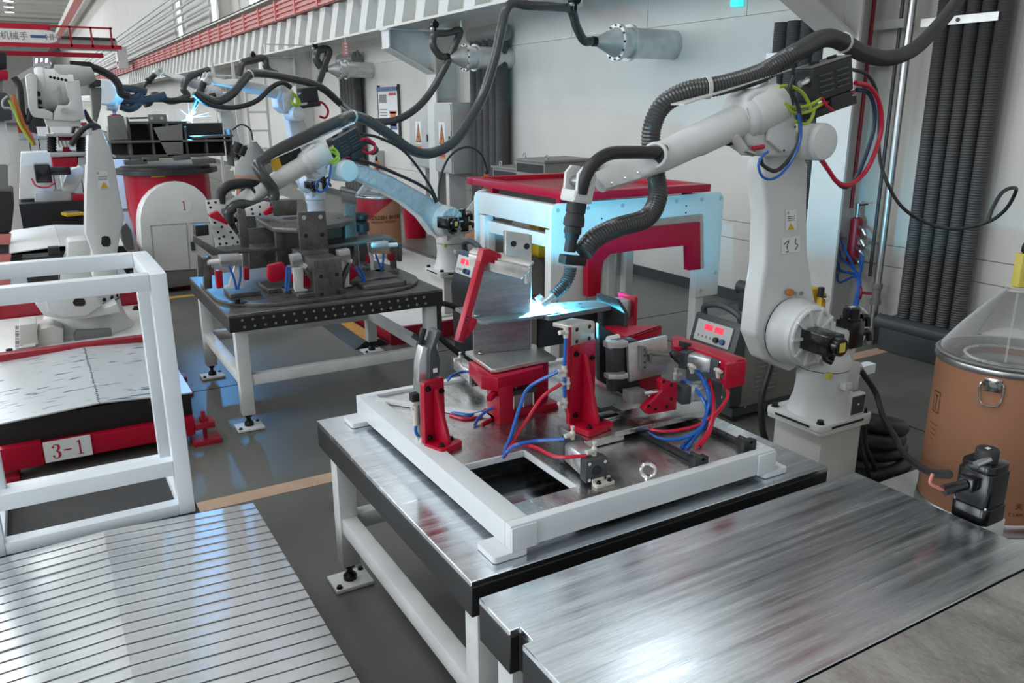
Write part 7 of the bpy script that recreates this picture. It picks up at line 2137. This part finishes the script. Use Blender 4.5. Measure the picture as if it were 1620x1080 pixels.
# fork head and drum
q8('fork_left', 'robot_white', 6.35, [(40, 120), (46, 116), (58, 117), (60, 172), (70, 172), (84, 178), (84, 190), (52, 185), (46, 170)], 0.30)
q8('fork_right', 'robot_white', 6.35, [(104, 128), (126, 127), (130, 160), (135, 188), (118, 192), (84, 190), (86, 178), (92, 166), (108, 166), (112, 160), (107, 150)], 0.30)
a, b = ay(57, 143, 6.62), ay(110, 146, 6.62)
MB().lathe(a, b - a, [(0.145, 0), (0.155, 0.02), (0.155, 0.05), (0.148, 0.055), (0.148, 0.12), (0.115, 0.15), (0.11, 0.22), (0.12, 0.23), (0.12, (b - a).length)], 28).build('wrist_drum', 'robot_white', BR)
for k in range(9):
    an = math.pi * (0.55 + 0.9 * k / 8)
    dq = (b - a).normalized()
    MB().lathe(a + V(0, -0.150 * math.sin(an), 0.150 * math.cos(an)) + dq * 0.02, dq, [(0.016, -0.02), (0.016, 0.0)], 8).build('drum_bolt', 'bolt_black', BR)
for k in range(5):
    MB().lathe(ay(80 + 6 * k, 122 + 1.2 * k, 6.34), (0, -1, 0), [(0.010, 0), (0.010, 0.004)], 8).build('vent_hole', 'hole_dark', BR)
for (x, y) in ((89, 146), (101, 175)):
    MB().lathe(ay(x, y, 6.32), (0, -1, 0), [(0.018, -0.02), (0.018, 0.004), (0.006, 0.004)], 12).build('plug', 'light_grey', BR)
q8('neck', 'robot_white', 6.38, [(70, 186), (128, 186), (128, 202), (76, 204)], 0.25)
pn = ay(102, 207, 6.5)
MB().lathe((pn.x, 6.5, pn.z - 0.03), Z_, [(0.165, 0), (0.165, 0.06)], 30).build('steel_flange', 'chrome', BR)
gp = thing('gripper', 'red and steel gripper hanging from the big robot head', 'gripper', (pn.x, 6.5, pn.z - 0.3))
def q9(name, m, Y, pts, th, bev=0.004):
    return MB().prism([ay(x, y, Y) for x, y in pts], (0, th, 0)).build(name, m, gp, bev)
q9('top_plate', 'zinc', 6.30, [(72, 211), (134, 211), (134, 217), (74, 216)], 0.36)
for x in (82, 128):
    a, b = ay(x, 216, 6.42), ay(x, 241, 6.42)
    MB().tube([a, b], 0.032, 14, 1, smooth=False, corr=(0.018, 0.008)).build('bellows', 'black_matt', gp)
q9('red_core', 'red', 6.42, [(92, 216), (118, 216), (116, 226), (110, 228), (110, 236), (116, 240), (98, 240), (100, 228), (92, 224)], 0.1)
q9('lower_plate', 'zinc', 6.30, [(78, 241), (136, 240), (136, 247), (80, 249)], 0.36)
q9('red_block', 'red', 6.33, [(81, 249), (122, 248), (123, 262), (120, 264), (84, 264)], 0.28)
q9('side_jaw', 'light_grey', 6.33, [(123, 249), (136, 248), (136, 260), (124, 261)], 0.2)
for k in range(4):
    MB().cyl(ay(96 + 6 * k, 222, 6.38), ay(99 + 6 * k, 232, 6.38), 0.02, n=8).build('fitting', 'zinc', gp)
def C8(l, Y):
    return [ay(x, y, Y) for x, y in l]
pipe_thing('gripper_cable', 'thick black cable bowing beside the red gripper', C8([(112, 230), (120, 218), (132, 204), (144, 198), (154, 200), (156, 204)], 6.28), 0.018, 'rubber', 'cable', 10)
pipe_thing('gripper_cable', 'short black cable stub under the right fork of the big robot', C8([(132, 174), (140, 188), (147, 198), (150, 206)], 6.72), 0.018, 'rubber', 'cable', 10)
pipe_thing('gripper_cable', 'thick black cable hanging left of the big robot fork', C8([(22, 122), (30, 135), (33, 160), (36, 185), (44, 193), (48, 180)], 6.40), 0.022, 'rubber', 'cable', 10)
pipe_thing('wire_loom', 'green and brown wire loom falling left of the big robot', C8([(14, 158), (18, 165), (25, 180), (32, 198), (42, 214), (52, 229)], 6.30), 0.009, 'green_tube', 'cable', 8)
pipe_thing('wire_loom', 'brown wire loom beside the green one left of the big robot', C8([(20, 150), (28, 172), (36, 195), (46, 212), (54, 230)], 6.32), 0.014, 'orange', 'cable', 8)
pipe_thing('wire_loom', 'thin pale wire curving at the left edge of the picture', C8([(12, 152), (4, 160), (6, 170), (18, 172), (28, 186)], 6.3), 0.008, 'light_grey', 'cable', 6)
MB().prism([ay(x, y, 7.3) for x, y in ((40, 170), (76, 172), (78, 214), (62, 214), (44, 205))], (0, 0.12, 0)).build('dark_panel', 'black_matt', BR, 0.02)  # plain dark panel standing for the dark clutter behind the head
# equipment on top and behind the head
t = thing('upper_arm_pack', 'silver wrapped pack and grey box on the big robot upper arm', 'cable pack', ay(110, 115, 7.0))
MB().tube(C8([(84, 112), (105, 118), (130, 120), (148, 116)], 7.0), lambda k: 0.045 + 0.03 * math.sin(k * 3.1), 12).build('wrap', 'light_grey', t)
MB().prism([ay(x, y, 7.2) for x, y in ((52, 89), (88, 89), (90, 106), (54, 107))], (0, 0.15, 0)).build('grey_box', 'mid_grey', t, 0.01)
for k in range(3):
    MB().cyl(ay(60 + 8 * k, 96, 7.17), ay(60 + 8 * k, 103, 7.1), 0.022, n=8).build('gland', 'chrome', t)
MB().bar(ay(26, 125, 6.9), ay(72, 99, 6.9), 0.04, 0.035).build('pale_rod', 'light_grey', t)
MB().prism([ay(x, y, 7.3) for x, y in ((110, 96), (144, 98), (144, 111), (112, 110))], (0, 0.2, 0)).build('dark_box', 'black', t)
MB().prism([ay(x, y, 7.25) for x, y in ((108, 124), (150, 122), (152, 150), (110, 152))], (0, 0.2, 0)).build('arm_casting', 'robot_warm', t, 0.02)
MB().prism([ay(x, y, 7.1) for x, y in ((140, 126), (160, 126), (160, 137), (141, 138))], (0, 0.15, 0)).build('blue_grey_box', 'charcoal', t, 0.01)
MB().prism([ay(x, y, 7.12) for x, y in ((143, 139), (161, 138), (160, 170), (152, 200), (147, 190))], (0, 0.1, 0)).build('grey_panel', 'mid_grey', t, 0.01)
pipe_thing('gripper_cable', 'ribbed black hose from the dark box to the small robot head', C8([(140, 104), (160, 112), (178, 122), (188, 135), (192, 148), (205, 152)], 7.4), 0.03, 'rubber', 'cable', 8)
for i, l in enumerate(([(186, 140), (205, 140), (222, 143), (232, 146)], [(178, 150), (210, 155), (222, 150), (218, 165), (205, 172), (190, 168)], [(190, 158), (215, 160), (240, 156), (262, 150)])):
    pipe_thing('dress_hose', ['upper black dress hose reaching right from the small robot head', 'looped black dress hose below the small robot head', 'lower black dress hose reaching the back fixture'][i], C8(l, 11.5), 0.045, 'rubber', 'hose', 8)
t = thing('small_robot_head', 'small white robot wrist with round cover above the red block', 'robot', ay(175, 150, 11.0))
MB().lathe(ay(168, 146, 11.0), (-0.4, -1, 0), [(0.15, -0.2), (0.15, 0.05), (0.13, 0.08)], 24).build('round_cover', 'robot_white', t)
MB().prism([ay(x, y, 11.0) for x, y in ((165, 134), (184, 136), (190, 150), (186, 168), (170, 166))], (0, 0.2, 0)).build('wrist_body', 'robot_white', t, 0.03)
MB().prism([ay(x, y, 11.0) for x, y in ((168, 167), (188, 168), (186, 176), (170, 175))], (0, 0.2, 0)).build('flange', 'zinc', t, 0.01)
MB().prism([ay(x, y, 10.95) for x, y in ((175, 181), (192, 181), (192, 188), (176, 188))], (0, 0.2, 0)).build('red_block', 'red', t, 0.01)
ph = ay(172, 150, 11.2)
MB().bar(ph, ph + V(-0.45, 2.3, 0.02), 0.16, 0.16).build('rear_arm', 'robot_white', t, 0.02)
MB().box(ph.x - 0.58, ph.x - 0.33, 13.4, 13.65, 0, ph.z + 0.08).build('column', 'robot_white', t, 0.02)
MB().prism([ay(x, y, 11.1) for x, y in ((178, 175), (184, 175), (184, 182), (178, 182))], (0, 0.1, 0)).build('stem', 'zinc', t)

# ================================================================== MORE OF THE RAIL BEHIND THE BIG ROBOT
t = thing('robot_carriage', 'white and red carriage plate under the big handling robot', 'machine base', (0.2, 7, 0))
MB().box(-0.38, 0.72, 6.38, 7.6, 0.26, 0.358).build('carriage_plate', 'panel_white', t, 0.006)
MB().box(-0.40, 0.74, 6.40, 7.58, 0.0, 0.259).build('carriage_beam', 'dark_red', t, 0.006)
for (x, y) in ((0.62, 6.46), (0.62, 7.4), (-0.3, 6.46)):
    MB().lathe((x, y, 0.358), Z_, [(0.035, 0), (0.035, 0.008), (0.024, 0.008), (0.024, 0.03)], 6).build('anchor_bolt', 'bolt_black', t)
MB().box(-0.40, 0.76, 7.62, 7.68, 0.3, 0.56).build('end_stop', 'dark_red', t, 0.006)
t = thing('rail_cover', 'white filmed rail cover behind the big handling robot', 'machine cover', (0.2, 8.4, 0))
z9 = 0.40
MB().prism([(-0.36, 7.72, z9), (0.16, 7.72, z9 + 0.04), (0.16, 9.2, z9 + 0.04), (-0.36, 9.2, z9)], (0, 0, -0.01)).build('cover_sheet', 'film', t)
MB().prism([(0.162, 7.72, z9 + 0.04), (0.70, 7.72, z9), (0.70, 9.2, z9), (0.162, 9.2, z9 + 0.04)], (0, 0, -0.01)).build('cover_sheet', 'film', t)
MB().box(-0.36, 0.70, 7.74, 9.2, 0.0, z9 - 0.012).build('side_box', 'black', t)
t = thing('rail_cover', 'beige metal rail cover with a yellow pendant lying on it', 'machine cover', (0.2, 10.3, 0))
zA = 0.60
MB().prism([(-0.5, 9.5, zA), (0.17, 9.5, zA + 0.05), (0.17, 11.3, zA + 0.05), (-0.5, 11.3, zA)], (0, 0, -0.01)).build('cover_sheet', 'panel_white', t)
MB().prism([(0.172, 9.5, zA + 0.05), (0.78, 9.5, zA), (0.78, 11.3, zA), (0.172, 11.3, zA + 0.05)], (0, 0, -0.01)).build('cover_sheet', 'panel_white', t)
MB().box(-0.5, 0.78, 9.53, 11.3, 0.0, zA - 0.012).build('side_box', 'black', t)
pp_ = az(114, 340, zA + 0.06)
t = thing('teach_pendant', 'yellow and black teach pendant lying on the beige cover', 'teach pendant', pp_)
MB().obox(pp_ + V(0, 0, 0.02), X_ + Y_ * 0.25, Y_ - X_ * 0.25, 0.11, 0.15, 0.022).build('grip_shell', 'yellow', t, 0.015)
MB().obox(pp_ + V(0, 0, 0.045), X_ + Y_ * 0.25, Y_ - X_ * 0.25, 0.08, 0.11, 0.006).build('screen', 'mid_grey', t, 0.004)
# white machine body further back with motors
t = thing('rear_machine', 'white rail machine body with black motors behind the big robot', 'machine', ay(60, 310, 12.5))
MB().prism([ay(x, y, 12.5) for x, y in ((33, 242), (78, 240), (82, 262), (86, 312), (30, 315))], (0, 0.5, 0)).build('white_panel', 'panel_white', t, 0.01)
for (x0, y0, x1, y1) in ((57, 258, 78, 288), (80, 262, 110, 276)):
    a, b = ay(x0, y1, 12.3), ay(x1, y0, 12.3)
    MB().box(a.x, b.x, 12.1, 12.45, a.z, b.z).build('motor', 'motor_black', t, 0.02)
MB().prism([ay(x, y, 12.4) for x, y in ((108, 270), (126, 262), (134, 268), (130, 284), (118, 306), (104, 312), (98, 300))], (0, 0.3, 0)).build('casting', 'robot_white', t, 0.03)
MB().prism([ay(x, y, 12.35) for x, y in ((55, 304), (112, 302), (114, 318), (55, 320))], (0, 0.4, 0)).build('base_ring', 'light_grey', t, 0.02)
MB().prism([ay(x, y, 12.3) for x, y in ((115, 308), (138, 307), (138, 320), (115, 321))], (0, 0.2, 0)).build('red_block', 'red', t, 0.01)
MB().box(ay(30, 320, 12.5).x, ay(140, 320, 12.5).x, 12.2, 13.2, 0.0, ay(60, 319, 12.4).z).build('rail_bed', 'black', t)
pipe_thing('red_lead', 'thin red lead sagging under the rear black motors', C8([(50, 282), (58, 294), (75, 296), (88, 288)], 12.05), 0.012, 'red_tube', 'cable', 6)
t = thing('belt_conveyor', 'dark conveyor bed with red side rails far behind the rail', 'conveyor', ay(80, 228, 17))
a, b = ay(30, 215, 17), ay(150, 238, 17)
MB().box(a.x, b.x, 17, 21, b.z + 0.1, a.z).build('bed', 'black_matt', t)
MB().box(a.x, b.x, 16.9, 17, b.z + 0.25, b.z + 0.5).build('side_rail', 'dark_red', t)
MB().box(a.x, b.x, 16.88, 16.99, a.z - 0.05, a.z + 0.05).build('top_rail', 'zinc', t)
for k in range(8):
    x = a.x + (b.x - a.x) * (k + 0.5) / 8
    MB().box(x - 0.08, x + 0.08, 16.9, 17.0, 0.0, b.z + 0.25).build('leg', 'light_grey', t)
# things cut by the left edge
t = thing('black_machine', 'black machine cabinet cut by the left edge', 'machine', ay(5, 380, 8.2))
MB().prism([ay(x, y, 8.2) for x, y in ((-60, 300), (20, 302), (22, 330), (18, 368), (-60, 372))], (0, 0.6, 0)).build('cabinet', 'black_matt', t, 0.02)
MB().prism([ay(x, y, 8.25) for x, y in ((-60, 368), (14, 368), (14, 470), (-60, 470))], (0, 0.5, 0)).build('support', 'charcoal', t)
for (y0, y1) in ((372, 387), (404, 418), (438, 455)):
    MB().prism([ay(x, y, 8.15) for x, y in ((-60, y0), (18, y0 - 1), (16, y1), (-60, y1))], (0, 0.1, 0)).build('red_block', 'rail_red', t, 0.006)
pb = ay(0, 470, 8.3)
MB().box(pb.x - 0.5, pb.x + 0.1, 8.3, 8.7, 0, pb.z).build('pedestal', 'dark_red', t)
t = thing('blue_robot_arm', 'dark blue machine arm and white post at the far left edge', 'machine', ay(8, 200, 10))
MB().prism([ay(x, y, 10) for x, y in ((-30, 146), (10, 146), (18, 160), (20, 190), (-30, 195))], (0, 0.4, 0)).build('dark_body', 'charcoal', t, 0.02)
MB().prism([ay(x, y, 10.1) for x, y in ((-30, 190), (8, 192), (20, 255), (14, 262), (-30, 262))], (0, 0.3, 0)).build('white_post', 'panel_white', t, 0.02)
MB().prism([ay(x, y, 10.1) for x, y in ((-30, 258), (12, 258), (14, 420), (-30, 420))], (0, 0.3, 0)).build('base', 'mid_grey', t, 0.02)
pb = ay(0, 420, 10.1)
MB().box(pb.x - 0.3, pb.x + 0.15, 10.1, 10.4, 0, pb.z + 0.02).build('foot', 'mid_grey', t)
MB().prism([ay(x, y, 10.3) for x, y in ((-30, 80), (10, 82), (11, 108), (-30, 110))], (0, 0.4, 0)).build('black_box', 'black', t, 0.02)
MB().prism([ay(x, y, 10.28) for x, y in ((-30, 111), (13, 111), (14, 126), (-30, 128))], (0, 0.4, 0)).build('red_box', 'red', t, 0.02)
MB().prism([ay(x, y, 10.32) for x, y in ((-30, 128), (4, 128), (4, 146), (-30, 146))], (0, 0.3, 0)).build('link', 'mid_grey', t)
t = thing('small_motor_set', 'small black motor on the white cover left of the big robot arm', 'motor', ay(84, 402, 7.75))
MB().prism([ay(x, y, 7.7) for x, y in ((76, 392), (94, 391), (95, 406), (77, 408))], (0, 0.12, 0)).build('motor', 'black', t, 0.01)
MB().prism([ay(x, y, 7.68) for x, y in ((35, 408), (95, 404), (96, 412), (36, 415))], (0, 0.2, 0)).build('bar', 'black_matt', t)
MB().prism([ay(x, y, 7.66) for x, y in ((40, 432), (92, 428), (93, 446), (45, 450))], (0, 0.2, 0)).build('dark_block', 'black', t)
MB().prism([ay(x, y, 7.60) for x, y in ((107, 382), (138, 378), (145, 400), (146, 470), (94, 470), (96, 430), (106, 405))], (0, 0.3, 0)).build('white_guard', 'robot_white', t, 0.02)
t = thing('red_drum', 'small red bin beside the kraft drum far back', 'bin', ay(657, 350, 12))
p = ay(657, 356, 12.0)
MB().lathe((p.x, 12.0, 0.0), Z_, [(0.17, 0), (0.2, 0.55), (0.21, 0.56), (0.21, 0.6)], 20).build('bin_body', 'red', t)
MB().lathe((p.x, 12.0, 0.6), Z_, [(0.19, -0.02), (0.19, 0.002)], 20).build('bin_lid', 'dark_red', t)
